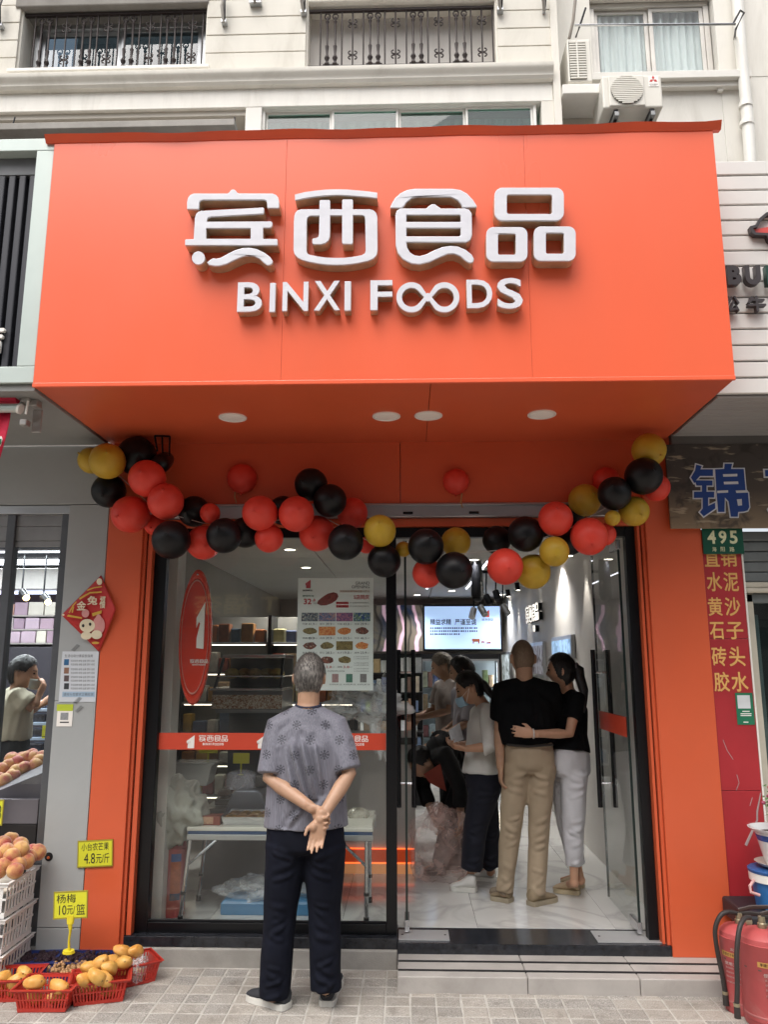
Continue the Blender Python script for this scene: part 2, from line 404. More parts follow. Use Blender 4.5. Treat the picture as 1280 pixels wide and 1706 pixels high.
# ================================================================== SHOP ROOM
M_MARB = None
def marble():
    m, n, b, o = newmat('marble_floor')
    ge = n('NewGeometry'); v = ge.outputs['Position']; oi = n('ObjectInfo')
    of = n('VectorMath', operation='ADD'); L(m, v, of.inputs[0]); cx = n('CombineXYZ'); L(m, n.math('MULTIPLY', oi.outputs['Random'], 31.), cx.inputs[0]); L(m, n.math('MULTIPLY', oi.outputs['Random'], 17.), cx.inputs[1]); L(m, cx.outputs[0], of.inputs[1])
    nz = n('TexNoise', i_Vector=of.outputs[0], i_Scale=1.1, i_Detail=7., i_Roughness=.5, i_Distortion=.9)
    ve = n.math('ABSOLUTE', n.math('SUBTRACT', nz.outputs[0], .5))
    c = n.mix(n.ramp(ve, .0, .035), lin('b3b2b0'), lin('c9c8c5')); L(m, c, b.inputs['Base Color']); b.inputs['Roughness'].default_value = .12
    return m
M_MARB = marble()
fl = MB().box(-2.0, 1.5, 4.935, 12.3, -.1, .122).build('floor', mat('floor_screed', '6b6a68', .8), kind='structure')
for i in range(5):
    for j in range(9):
        x0 = -2.0 + .8 * i; y0 = 4.94 + .8 * j
        x1 = min(x0 + .8, 1.5)
        if x1 - x0 < .1: continue
        box('floor_tile', x0 + .001, x1 - .001, y0 + .001, y0 + .799, .11, .13, M_MARB, fl, bevel=.001)
M_INW = mat('interior_wall', 'cfcbc4', .55, var=.04, vs=2)
M_INWG = mat('interior_wall_taupe', '8d857b', .7, var=.05, vs=2)
MB().box(1.5, 1.66, 4.96, 12.3, 0, 2.75).build('wall_right', mat('interior_wall_right', 'd2cec8', .5, var=.04), kind='structure')
MB().box(-2.16, -2.0, 4.96, 12.3, 0, 2.75).build('wall_left', M_INWG, kind='structure')
MB().box(-2.0, 1.5, 12.3, 12.45, 0, 2.75).build('wall_back', M_INWG, kind='structure')
M_CEIL = mat('ceiling_panel', 'b5b1aa', .6, var=.03)
ce = MB().box(-2.0, 1.5, 4.80, 12.3, 2.66, 2.75).build('ceiling', mat('ceiling_void', '5d5a57', .8), kind='structure')
for i in range(3):
    for j in range(6):
        box('ceiling_panel', -1.995 + 1.166 * i, -1.995 + 1.166 * (i + 1) - .012, 4.96 + 1.22 * j, 4.96 + 1.22 * (j + 1) - .012, 2.63, 2.659, M_CEIL, ce, bevel=.002)
kid_ = box('pilaster', -1.63, -1.47, 4.95, 5.12, .13, 2.63, M_INW, None, bevel=.004, kind='structure')
# ================================================================== THE SHOP'S PILLARS, FASCIA AND SHUTTER BOX
pl = thing('shop_surround', 'orange metal surround with two pillars and shutter box framing the open shop', 'shop surround', (0, 4.7, 0))
M_SLOT = mat('shutter_slot', '15120f', .7)
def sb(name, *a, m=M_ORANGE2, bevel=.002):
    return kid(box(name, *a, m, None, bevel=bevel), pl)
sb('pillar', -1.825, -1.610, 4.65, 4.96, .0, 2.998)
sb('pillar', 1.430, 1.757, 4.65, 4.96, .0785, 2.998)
sb('shutter_rail', -1.609, -1.592, 4.672, 4.82, .095, 2.46); sb('rail_slot', -1.592, -1.584, 4.70, 4.80, .15, 2.46, m=M_SLOT); sb('shutter_rail', -1.584, -1.556, 4.685, 4.82, .15, 2.46)
sb('shutter_rail', 1.411, 1.429, 4.672, 4.82, .131, 2.46); sb('rail_slot', 1.404, 1.411, 4.70, 4.80, .131, 2.46, m=M_SLOT); sb('shutter_rail', 1.388, 1.404, 4.685, 4.82, .131, 2.46)
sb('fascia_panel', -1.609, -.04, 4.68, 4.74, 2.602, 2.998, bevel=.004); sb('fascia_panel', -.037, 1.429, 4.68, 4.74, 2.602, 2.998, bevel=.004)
sh = sb('shutter_box', -1.609, 1.429, 4.665, 4.80, 2.512, 2.601, m=M_SILV, bevel=.006)
for px in (680, 790):
    x = P(px, 858, 4.665).x
    kid(box('shutter_bolt', x - .03, x + .03, 4.658, 4.666, 2.530, 2.545, M_DARKM, None, bevel=.002), pl)
kid(box('shutter_lip', -1.608, 1.428, 4.652, 4.666, 2.5825, 2.592, M_SILV, None, bevel=.002), pl)
sb('fascia_backing', -1.609, 1.429, 4.741, 4.79, 2.602, 2.998, m=M_SLOT)
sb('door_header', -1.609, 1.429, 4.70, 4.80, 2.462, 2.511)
# ================================================================== GLASS SHOPFRONT AND DOORS
sf = thing('glass_shopfront', 'black framed shop window with large glass pane left of the open doors', 'shop window', (-.1, 4.77, .13))
def fb(name, *a, m=M_BLACK, bevel=.003, parent=None): return kid(box(name, *a, m, None, bevel=bevel), sf)
fb('frame_jamb', -1.556, -1.482, 4.735, 4.80, .15, 2.461); fb('frame_post', -.128, -.066, 4.735, 4.80, .131, 2.40); fb('frame_jamb', 1.330, 1.387, 4.735, 4.80, .131, 2.461)
fb('frame_rail', -1.482, -.128, 4.738, 4.80, .15, .203); fb('frame_rail', -1.482, 1.330, 4.738, 4.80, 2.40, 2.461)
fb('glazing_bead', -1.482, -.128, 4.75, 4.762, .203, .214, m=M_DARKM); 
fb('glass_pane', -1.484, -.126, 4.768, 4.776, .20, 2.402, m=M_GLASS, bevel=0)
# lettered band on the glass
M_BAND = mat('red_vinyl_band', 'c8452d', .45, var=.05)
bx0, bx1, bz0, bz1 = rect(258, 1221, 643, 1249, 4.764)
band = kid(box('vinyl_band', -1.48, -.13, 4.7655, 4.7675, bz0, bz1, M_BAND, None, bevel=0), sf)
# ================================================================== THE ORANGE SIGN BOX
sg = thing('shop_sign', 'large projecting orange sign box with raised white letters reading BINXI FOODS', 'shop sign', (-.12, 4.1, 3.0))
SX0, SX1, SY0, SZ0, SZ1 = -1.853, 1.592, 3.63, 3.0, 4.345
def gb(name, *a, m=M_ORANGE, bevel=.003): return kid(box(name, *a, m, None, bevel=bevel), sg)
c1, c2 = P(474, 400, SY0).x, P(879, 400, SY0).x
for a, b in ((SX0, c1), (c1, c2), (c2, SX1)):
    gb('face_panel', a + .0005, b - .0005, SY0, SY0 + .03, SZ0 + .003, SZ1, bevel=.0008)
gb('side_panel', SX0, SX0 + .03, SY0 + .031, 4.70, SZ0 + .003, SZ1); gb('side_panel', SX1 - .03, SX1, SY0 + .031, 4.70, SZ0 + .003, SZ1)
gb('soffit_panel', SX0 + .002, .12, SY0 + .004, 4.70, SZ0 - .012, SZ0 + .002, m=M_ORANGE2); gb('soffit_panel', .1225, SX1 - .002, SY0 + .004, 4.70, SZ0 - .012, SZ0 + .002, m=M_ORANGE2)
gb('soffit_backing', SX0 + .032, SX1 - .032, SY0 + .035, 4.69, SZ0 + .003, SZ0 + .02, m=M_SLOT)
gb('edge_trim', SX0 - .002, SX1 + .002, SY0 - .004, SY0 + .012, SZ0 - .016, SZ0 + .006, m=M_ORANGE)
gb('top_panel', SX0 + .031, SX1 - .031, SY0 + .031, 4.70, SZ1 - .03, SZ1 - .002, m=M_GREYP)
# folded capping along the top edge, slightly buckled
b = MB(); n = 40; rings = []
for i in range(n + 1):
    t = i / n; x = SX0 - .045 + (SX1 - SX0 + .085) * t
    wv = .006 * math.sin(t * 23) + .004 * math.sin(t * 51 + 1) + (.012 if t > .985 else 0)
    rings.append([(x, SY0 - .004, SZ1 - .008 + wv * .3), (x, SY0 - .03 + wv * .4, SZ1 + .026 + wv), (x, SY0 - .025 + wv * .4, SZ1 + .029 + wv), (x, SY0 + .03, SZ1 - .002 + wv * .3)])
kid(b.loft(rings).build('capping', M_CAP, smooth=True), sg)
# --- lettering, traced shapes: unit glyphs shared by the big sign, the window band, the oval plate and the wall sign
def tr(pts, s, ox, oy): return [(ox + p[0] / s, oy + p[1] / s) for p in pts]
G = {}
Z8 = lambda pts: tr(pts, 3.765, 300, 290)
Z3 = lambda pts: tr(pts, 1.8286, 280, 290)
def circ(cx, cy, r, n=24, a0=0, a1=360, ry=None): return [(cx + r * math.cos(R(a0 + (a1 - a0) * i / n)), cy + (ry or r) * math.sin(R(a0 + (a1 - a0) * i / n))) for i in range(n if a1 - a0 == 360 else n + 1)]
G['bin'] = [
    [Z8([(43, 221), (43, 178), (49, 150), (63, 132), (85, 123), (296, 123), (308, 116), (316, 104), (326, 98), (340, 98), (350, 105), (358, 117), (370, 123), (580, 123), (602, 131), (616, 148), (622, 172), (622, 214), (548, 214), (545, 180), (540, 168), (528, 162), (142, 163), (128, 168), (121, 180), (118, 221)])],
    [Z8([(31, 447), (31, 416), (36, 410), (85, 409), (93, 275), (100, 252), (114, 238), (135, 232), (520, 211), (527, 215), (527, 246), (522, 249), (192, 268), (176, 274), (168, 288), (168, 300), (568, 298), (578, 303), (580, 316), (577, 330), (566, 337), (521, 338), (521, 408), (605, 408), (612, 412), (612, 447)]),
     Z8([(164, 340), (443, 340), (443, 407), (164, 407)])],
    [Z8(circ(115, 527, 41))],
    [Z8([(168, 556), (186, 540), (206, 528), (226, 531), (252, 527), (300, 500), (345, 478), (390, 465), (432, 462), (480, 470), (530, 494), (565, 520), (582, 545), (580, 562), (566, 571), (545, 572), (524, 556), (496, 530), (462, 515), (428, 511), (395, 517), (340, 541), (290, 566), (250, 576), (212, 577), (182, 571)])]]
G['xi'] = [
    [Z8([(720, 130), (785, 114), (850, 105), (915, 99), (980, 97), (1045, 98), (1110, 103), (1180, 110), (1238, 118), (1238, 152), (1180, 145), (1110, 139), (1045, 134), (980, 132), (915, 135), (850, 142), (785, 152), (722, 165)])],
    [Z8([(714, 300), (717, 262), (724, 243), (738, 229), (760, 222), (875, 222), (875, 170), (881, 164), (936, 164), (942, 170), (942, 222), (1017, 222), (1017, 166), (1023, 160), (1079, 160), (1085, 166), (1085, 222), (1192, 222), (1215, 229), (1231, 245), (1238, 268), (1240, 480), (1234, 508), (1215, 530), (1180, 545), (1130, 556), (1080, 564), (1030, 569), (975, 570), (920, 568), (870, 562), (815, 552), (770, 540), (738, 525), (718, 502), (712, 478)]),
     Z8([(795, 300), (798, 277), (808, 266), (824, 262), (875, 262), (872, 380), (867, 396), (852, 403), (836, 404), (830, 410), (830, 434), (836, 440), (885, 440), (912, 433), (932, 417), (941, 392), (942, 260), (1017, 260), (1017, 432), (1023, 438), (1079, 438), (1085, 432), (1085, 258), (1142, 258), (1156, 263), (1162, 278), (1165, 480), (1160, 498), (1140, 510), (1085, 520), (1030, 526), (975, 527), (920, 525), (865, 518), (815, 508), (800, 500), (794, 485)])]]
G['shi'] = [
    [Z3([(677, 103), (681, 92), (692, 73), (708, 59), (728, 49), (752, 45), (868, 45), (892, 49), (912, 60), (930, 79), (942, 98), (940, 102), (897, 102), (893, 92), (882, 79), (862, 70), (762, 69), (742, 74), (727, 86), (719, 98), (713, 103)])],
    [Z3([(693, 125), (697, 112), (708, 105), (786, 105), (795, 98), (803, 92), (814, 92), (822, 98), (832, 105), (905, 105), (918, 109), (926, 120), (927, 186), (922, 201), (910, 208), (727, 208), (729, 224), (738, 239), (752, 248), (768, 250), (786, 245), (812, 232), (838, 222), (862, 219), (884, 221), (908, 231), (926, 246), (933, 259), (930, 269), (918, 271), (906, 264), (890, 250), (872, 243), (852, 244), (826, 255), (798, 268), (768, 275), (740, 272), (716, 260), (701, 242), (694, 218)]),
     Z3([(727, 124), (888, 124), (892, 128), (892, 146), (727, 146)]), Z3([(727, 165), (892, 165), (892, 186), (888, 190), (727, 190)])]]
G['pin'] = [[Z3(rr(995, 42, 1207, 142, 24)), Z3(rr(1033, 63, 1171, 122, 6, 2))], [Z3(rr(970, 162, 1096, 267, 22)), Z3(rr(1006, 182, 1060, 246, 5, 2))], [Z3(rr(1115, 160, 1243, 265, 22)), Z3(rr(1152, 180, 1207, 243, 5, 2))]]
def inf():
    # the joined double ring: outer outline with a waist, two drop-shaped holes
    cl, cr, cy, ro = 742, 843, 370, 46
    out = [(cl + ro * math.cos(R(a)), cy + ro * math.sin(R(a))) for a in range(52, 309, 8)] + [(cl + 33, cy - 30), (788, 359), (792.5, 356), (797, 359), (cr - 33, cy - 30)] + \
          [(cr + ro * math.cos(R(a)), cy + ro * math.sin(R(a))) for a in range(-128, 129, 8)] + [(cr - 33, cy + 30), (797, 381), (792.5, 384), (788, 381), (cl + 33, cy + 30)]
    hl = [(cl + 29 * math.cos(R(a)), cy + 29 * math.sin(R(a))) for a in range(45, 316, 10)] + [(781, 370)]
    hr = [(cr + 29 * math.cos(R(a)), cy + 29 * math.sin(R(a))) for a in range(-135, 136, 10)] + [(804, 370)]
    return [Z3(out), Z3(hl), Z3(hr)]
G['oo'] = [inf()]
LAT = [('B', 213, 333, 288, 422), ('I', 310, 333, 328, 422), ('N', 350, 332, 428, 420), ('X', 446, 329, 525, 418), ('I', 538, 328, 558, 418), ('F', 617, 327, 684, 417), ('D', 910, 325, 988, 411), ('S', 1003, 320, 1080, 413)]
YF = SY0
M_LET = mat('white_acrylic_letter', 'd4d4db', .3, var=.03, vs=9, bump=.5, bs=16, emit=0)
M_LETS = mat('letter_side', 'c9b594', .35, metal=.5, var=.2, vs=10)
def px2(pt, Y): q = P(pt[0], pt[1], Y); return (q.x, q.z)
GLY = {}        # unit glyph shapes in sign metres, reused elsewhere
DEP = .075
for key, nm in (('bin', 'character'), ('xi', 'character'), ('shi', 'character'), ('pin', 'character'), ('oo', 'letter')):
    GLY[key] = [[[px2(p, YF - DEP) for p in poly] for poly in comp] for comp in G[key]]
    root = None
    dd = DEP if key != 'oo' else .055
    for comp in GLY[key]:
        side = MB().prism(comp, YF - dd + .012, YF - .001)
        face = MB().prism(comp, YF - dd, YF - dd + .0118)
        if root is None:
            root = kid(face.build(nm, M_LET, bevel=.0035), sg)
        else:
            o = face.build('stroke', M_LET, bevel=.0035); o.parent = root
        o = side.build('letter_return', M_LETS); o.parent = root
def glyph_rect(ch, x0, y0, x1, y1, Y):
    a = tr([(x0, y0), (x1, y1)], 1.8286, 280, 290); X0, X1, Z0, Z1 = rect(a[0][0], a[0][1], a[1][0], a[1][1], Y)
    return X0, X1, Z0, Z1
LETR = []
for ch, x0, y0, x1, y1 in LAT:
    X0, X1, Z0, Z1 = glyph_rect(ch, x0, y0, x1, y1, YF - .05)
    LETR.append((ch, X0, X1, Z0, Z1))
    if ch == 'I':
        f = MB().box(X0, X1, YF - .055, YF - .0435, Z0, Z1).build('letter', M_LET, bevel=.003); kid(f, sg)
        s_ = MB().box(X0, X1, YF - .0433, YF - .001, Z0, Z1).build('letter_return', M_LETS); s_.parent = f
    else:
        f = text(ch, X0, X1, Z0, Z1, YF - .0486, M_LET, None, bold=.016, thick=.0118, name='letter'); kid(f, sg)
        s_ = text(ch, X0, X1, Z0, Z1, YF - .001, M_LETS, None, bold=.016, thick=.0474, name='letter_return')
        mw = s_.matrix_basis.copy(); s_.parent = f; s_.matrix_basis = f.matrix_basis.inverted() @ mw
# flat copies of the wordmark
gx = [p[0] for k in ('bin', 'xi', 'shi', 'pin') for c in GLY[k] for q in c for p in q]; gz = [p[1] for k in ('bin', 'xi', 'shi', 'pin') for c in GLY[k] for q in c for p in q]
WM = (min(gx), max(gx), min(gz), max(gz))
LZ0 = min(l[3] for l in LETR)
def wordmark(parent, X0, X1, Z1, Y, m, thick=.002, latin=True, place=None, name='lettering'):
    """the four characters (and the Latin line below) scaled to X0..X1, top at Z1, facing -Y; place maps the finished mesh elsewhere"""
    k = (X1 - X0) / (WM[1] - WM[0]); out = []
    for key in ('bin', 'xi', 'shi', 'pin'):
        b = MB()
        for comp in GLY[key]:
            b.prism([[(X0 + (p[0] - WM[0]) * k, Z1 + (p[1] - WM[3]) * k) for p in q] for q in comp], Y - thick, Y)
        out.append(b.build(name, m))
    if latin:
        b = MB()
        for comp in GLY['oo']:
            b.prism([[(X0 + (p[0] - WM[0]) * k, Z1 + (p[1] - WM[3]) * k) for p in q] for q in comp], Y - thick, Y)
        out.append(b.build(name, m))
        for ch, a, c, d, e in LETR:
            out.append(text(ch, X0 + (a - WM[0]) * k, X0 + (c - WM[0]) * k, Z1 + (d - WM[3]) * k, Z1 + (e - WM[3]) * k, Y - thick, m, None, bold=.035, name=name))
    for o in out:
        if place is not None: o.matrix_local = place @ o.matrix_local
        o.parent = parent
        if parent is not None: o.matrix_parent_inverse = Matrix.Translation(-Vector(parent.location)) if parent.type == 'EMPTY' else Matrix()
    return out
ONE = [(.0, .55), (.62, 1.0), (.62, 0), (.10, 0), (.10, .32), (.30, .52), (.30, .47), (.02, .40)]     # the slanted figure one of the emblem
def emblem_one(X0, Z0, h, Y, m, parent, thick=.002, wide=1., name='emblem'):
    o = MB().prism([[(X0 + p[0] * h * wide, Z0 + p[1] * h) for p in ONE]], Y - thick, Y).build(name, m)
    o.parent = parent
    if parent is not None and parent.type == 'EMPTY': o.matrix_parent_inverse = Matrix.Translation(-Vector(parent.location))
    return o
for px0 in (311, 428, 545):
    a = P(px0, 1248, 4.765); 
    X0 = P(px0, 1235, 4.765).x; s = P(px0 + 14, 1235, 4.765).x - X0
    emblem_one(X0, bz0 + .008, (bz1 - bz0) * .78, 4.7654, M_PRINTW, band)
    wordmark(band, X0 + s * 1.45, X0 + s * 4.9, bz1 - .012, 4.7654, M_PRINTW, .001)
# ---------------- round lamps under the sign
M_LAMPW = mat('lamp_ring', 'e6e3dc', .4, var=.03)
for i, (px, py) in enumerate(((388, 696), (644, 694), (714, 693), (903, 691))):
    q = PZ(px, py, 2.985)
    t = thing('soffit_lamp', ['leftmost round white lamp set flush under the orange sign', 'left lamp of the middle pair under the orange sign', 'right lamp of the middle pair under the orange sign', 'rightmost round white lamp set flush under the orange sign'][i], 'lamp', (q.x, q.y, 2.988), 'round lamps under the orange sign')
    MB().lathe([(.078, 0), (.078, -.006), (.07, -.009), (.062, -.006), (.062, 0)], n=32).build('trim_ring', M_LAMPW, t, smooth=True)
    MB().lathe([(.0615, -.001), (.0615, -.005), (.03, -.0062), (.002, -.0063)], n=32).build('diffuser', mat('lamp_diffuser', 'f2efe8', .35, var=.02), t, smooth=True)
# ================================================================== THE HOUSE ABOVE
FY = 5.0
ho = thing('apartment_house', 'pale rendered apartment house with cornice and railed windows above the shops', 'building', (0, 5.6, 0))
def hb(name, *a, m=M_WALL, bevel=.004, parent=None):
    o = box(name, *a, m, None, bevel=bevel)
    if parent is None: kid(o, ho)
    else: o.parent = parent; o.matrix_parent_inverse = Matrix()
    return o
W1 = rect(33, 12, 341, 115, FY); W2 = rect(513, 4, 826, 107, FY); ZT = 7.4
zs = min(W1[2], W2[2]) - .0
hb('wall', -4.2, W1[0], FY + .02, FY + .35, 5.93, ZT); hb('wall', W1[1], W2[0], FY + .02, FY + .35, 5.93, ZT); hb('wall', W2[1], 1.10, FY + .02, FY + .35, 5.93, ZT)
hb('wall', W1[0], W1[1], FY + .021, FY + .35, 5.93, W1[2]); hb('wall', W2[0], W2[1], FY + .021, FY + .35, 5.93, W2[2])
hb('window_head', W1[0] - .05, W1[1] + .02, FY - .02, FY + .3, W1[3], W1[3] + .11, m=mat('old_concrete', '8d8983', .9, var=.2, dirt=.3), bevel=.01)
hb('window_head', W2[0], W2[1], FY - .01, FY + .3, W2[3] + .012, W2[3] + .2, bevel=.01)
# horizontal cladding boards between the windows
M_BOARD = mat('cladding_board', 'dbd7cc', .75, var=.05, vs=1.5, stretch=(2, 2, .6), dirt=.42, dirtcol='a9a293', bump=.15, bs=160)
for a, b_ in ((-4.2, W1[0] - .012), (W1[1] + .012, W2[0] - .014), (W2[1] + .014, 1.098)):
    z = 5.93
    for r_ in range(9):
        h = .152
        hb('cladding_board', a, b_, FY - .004 + random.uniform(-.002, .002), FY + .019, z + .004, z + h - .004, m=M_BOARD, bevel=.003); z += h
# sills, cornice and the band below
hb('window_sill', W1[0] - .06, W1[1] + .05, FY - .03, FY + .1, W1[2] - .03, W1[2] - .001, m=M_WHITE)
c = MB(); prof = [(.0, 5.775), (-.035, 5.78), (-.05, 5.80), (-.05, 5.815), (-.06, 5.83), (-.075, 5.845), (-.08, 5.86), (-.08, 5.885), (.0, 5.895), (.02, 5.925), (.02, 5.775)]
c.loft([[(x, FY + d, z) for d, z in prof] for x in (-4.2, -1.2, 1.075)])
kid(c.build('cornice', mat('cornice_render', 'e0dcd2', .75, var=.05, dirt=.35, dirtcol='9c9587'), smooth=True), ho)
hb('wall_band', -4.2, 1.075, FY, FY + .3, 5.625, 5.774, m=mat('band_render_brightened', 'eeebe3', .8, var=.05, dirt=.3, dirtcol='b5aea0', stretch=(2.5, 2.5, .5)))  # facade paint made paler here; light put into the colour against the cornice's shade
hb('corner_pier', P(903, 190, FY).x, 1.10, FY + .001, 5.5, 5.0, 5.6245, m=M_WALL)
hb('corner_pier', 1.076, 1.13, FY - .02, 5.6, 5.0, ZT, m=M_WALL)
# open recess at the left of the floor below, with bits of rebar and cable
hb('recess_back', -4.2, P(408, 190, FY).x, FY + .55, FY + .6, 4.6, 5.63, m=mat('recess_render', 'b9b3a8', .85, var=.08, dirt=.3))
hb('recess_soffit', -4.2, P(408, 190, FY).x, FY + .03, FY + .55, 5.58, 5.6245, m=mat('recess_ceiling', 'c9c3b8', .85, var=.05))
hb('pier', P(409, 190, FY).x, P(436, 190, FY).x, FY + .002, FY + .5, 4.6, 5.6245, m=M_WHITE)
hb('recess_floor', -4.2, P(408, 190, FY).x, FY - .3, FY + .55, 5.25, 5.30, m=M_CONC)
for px, pts in ((25, [(25, 226), (27, 212), (22, 206), (25, 196)]), (41, [(41, 226), (41, 216)]), (391, [(391, 210), (391, 196)])):
    kid(MB().tube([P(x, y, FY + .1 - .3) for x, y in pts], .006, 6).build('cable_stub', M_DARKM, smooth=True), ho)
hb('lower_wall', -4.2, 4.6, 4.905, 4.99, 2.765, 5.0, m=M_CONC, bevel=0)
# ---------- window with white frames and green glass behind the sign's top edge
def window(x0, x1, z0, z1, Y, panes, fm, gm, fw=.035, back=None, depth=.06):
    w_ = hb('window', x0, x1, Y, Y + depth, z1 - fw, z1, m=fm)
    def k(name, *a, m=fm, bevel=.002): return hb(name, *a, m=m, bevel=bevel, parent=w_)
    k('frame', x0, x0 + fw, Y, Y + depth, z0, z1 - fw - .0005); k('frame', x1 - fw, x1, Y, Y + depth, z0, z1 - fw - .0005); k('frame', x0 + fw, x1 - fw, Y, Y + depth, z0, z0 + fw)
    wd = (x1 - x0 - 2 * fw) / panes
    for i in range(panes):
        a = x0 + fw + wd * i; off = .012 if i % 2 else .03; g = fw * .8
        k('sash', a + .001, a + g, Y + off, Y + off + .02, z0 + fw + .001, z1 - fw - .002); k('sash', a + wd - g, a + wd - .001, Y + off, Y + off + .02, z0 + fw + .001, z1 - fw - .002)
        k('sash', a + g, a + wd - g, Y + off, Y + off + .02, z1 - fw - g, z1 - fw - .002); k('sash', a + g, a + wd - g, Y + off, Y + off + .02, z0 + fw + .001, z0 + fw + g)
        k('pane', a + g - .004, a + wd - g + .004, Y + off + .007, Y + off + .012, z0 + fw + g - .004, z1 - fw - g + .004, m=gm, bevel=0)
    return w_
ga = rect(436, 174, 895, 260, FY + .03)
window(ga[0], ga[1], ga[2], ga[3] - .004, FY + .03, 4, M_PVC, M_GLASSG, .022)
hb('window_back', ga[0], ga[1], FY + .16, FY + .2, 4.9, 5.61, m=mat('curtain_grey', 'b5cdc5', .9, var=.2, stretch=(9, 1, 1)), bevel=0)
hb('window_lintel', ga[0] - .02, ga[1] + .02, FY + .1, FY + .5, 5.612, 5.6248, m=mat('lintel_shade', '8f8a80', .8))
# ---------- railed windows
M_IRON = mat('wrought_iron', '2b201e', .6, metal=.1, var=.25, vs=30)
window(W1[0] + .03, W1[1] - .03, W1[2], W1[3], FY + .16, 2, M_SILV, M_GLASSD, .04)
hb('room_dark', W1[0], W1[1], FY + .9, FY + .95, 5.8, ZT, m=mat('dim_room', '4a4f50', .9, var=.4, vs=3), bevel=0)
for px, py, rx, rz in ((150, 55, .2, .1), (280, 60, .22, .12), (120, 95, .25, .1)):
    pass
hb('panel_behind_railing', W2[0], W2[1], FY + .16, FY + .2, W2[2] - .01, ZT, m=mat('bay_panel', 'd6d1cb', .7, var=.08, vs=2), bevel=0)
def scroll(b, x, z, s, Y, r=.0055):
    for sx in (-1, 1):
        for sz in (-1, 1):
            b.tube([(x + sx * s * (.15 + .75 * math.sin(t)), Y, z + sz * s * (.1 + .8 * (1 - math.cos(t)) * .6)) for t in [i * .55 for i in range(6)]], r, 5)
def railing(W, phase, label):
    t = thing('window_railing', label, 'railing', ((W[0] + W[1]) / 2, FY, W[2]), 'wrought iron window railings')
    Y = FY + .045
    def k(b, name): return kid(b.build(name, M_IRON, smooth=True), t)
    z0, z1 = W[2] + .012, W[3] - .015
    k(MB().box(W[0] + .004, W[1] - .004, Y - .012, Y + .012, z0, z0 + .018), 'bottom_rail'); k(MB().box(W[0] + .004, W[1] - .004, Y - .012, Y + .012, z1 - .018, z1), 'top_rail')
    per = (P(595, 60, FY).x - P(523, 60, FY).x)
    x = W[0] + phase * per; i = 0
    while x < W[1] - .01:
        q = i % 4
        if x > W[0] + .01:
            if q in (1, 3): k(MB().tube([(x, Y, z0 + .01), (x, Y, z1 - .01)], .0062, 6), 'bar')
            elif q == 0:
                b = MB().tube([(x, Y, z0 + .01), (x, Y, z1 - .01)], .0062, 6)
                scroll(b, x, z0 + (z1 - z0) * .22, .035, Y); scroll(b, x, z0 + (z1 - z0) * .76, .035, Y); k(b, 'scrolled_bar')
            else:
                b = MB()
                for s in (-1, 1):
                    xx = x + s * .03
                    b.lathe([(.012, z0 + .02), (.024, z0 + .03), (.01, z0 + .06), (.02, z0 + .09), (.008, z0 + .12), (.014, z0 + .19), (.007, z0 + .2), (.008, z1 - .12), (.014, z1 - .1), (.008, z1 - .09), (.008, z1 - .06)], (xx, Y, 0), 8)
                    b.tube([(xx + s * .0 + .02 * math.cos(a) * s, Y, z1 - .055 + .024 * math.sin(a)) for a in [j * .6 for j in range(11)]], .006, 5)
                b.box(x - .06, x + .06, Y - .01, Y + .01, z0 + .016, z0 + .032)
                k(b, 'lyre_post')
        x += per / 4; i += 1
    return t
railing(W1, .02, 'dark iron railing in front of the dark glass window at upper left')
railing(W2, .03, 'dark iron railing in front of the pale panel at upper centre')
# drying-rack brackets on the wall between the windows
def rack(px, py, label, w=9, h=40):
    q = P(px, py, FY); t = thing('rack_bracket', label, 'bracket', (q.x, FY - .02, q.z), 'drying rack brackets')
    s = (P(px + w, py, FY).x - q.x)
    MB().box(-s / 2, s / 2, -.03, .015, 0, .03).build('wall_plate', M_SILV, t, bevel=.004)
    z1 = P(px, py - h, FY).z - q.z
    MB().tube([(0, -.02, .0), (-.01, -.05, z1 * .5), (-.005, -.03, z1)], [.012, .014, .012], 8).build('arm', mat('weathered_metal', '8a857d', .5, metal=.5, var=.3), t, smooth=True)
    MB().tube([(s * .2, -.03, .02), (s * .3, -.06, z1 * .6), (s * .2, -.03, z1)], .006, 6).build('strut', M_DARKM, t, smooth=True)
rack(375, 46, 'tall grey folding rack bracket right of the left railed window', 9, 46)
rack(427, 14, 'short pale rack bracket on the boards, near the top', 20, 20)
rack(507, 30, 'grey rack bracket at the left edge of the centre railing', 10, 32)
rack(833, 26, 'grey rack bracket at the right edge of the centre railing', 10, 30)
rack(906, 26, 'dark rack bracket at far right of the cladding boards', 5, 30)
rack(4, 52, 'grey rack bracket at the far left edge by the boards', 8, 46)
# ================================================================== HOUSE PART TO THE RIGHT
RY = 5.32
rh = thing('apartment_house', 'plain rendered house part with curtained window at upper right', 'building', (2.4, 5.9, 0))
def rb(name, *a, m=M_WALL2, bevel=.004, parent=None):
    o = box(name, *a, m, None, bevel=bevel)
    if parent is None: kid(o, rh)
    else: o.parent = parent; o.matrix_parent_inverse = Matrix()
    return o
V = rect(986, 2, 1194, 131, RY)
rb('wall', 1.131, V[0], RY, RY + .3, 4.0, ZT); rb('wall', V[1], 4.6, RY, RY + .3, 4.0, ZT); rb('wall', V[0], V[1], RY + .002, RY + .3, 4.0, V[2] - .03); rb('wall', V[0], V[1], RY + .002, RY + .3, V[3] + .06, ZT)
hb_, ho_ = hb, ho
def hb(name, *a, m=M_WALL2, bevel=.004, parent=None): return rb(name, *a, m=m, bevel=bevel, parent=parent)
window(V[0] + .01, V[1] - .01, V[2] + .0, V[3] + .05, RY + .07, 2, mat('bronze_frame', 'c4c0b9', .45, metal=.4), glassmat('pale_window_glass', (.92, .95, .95), boost=1.6), .04)
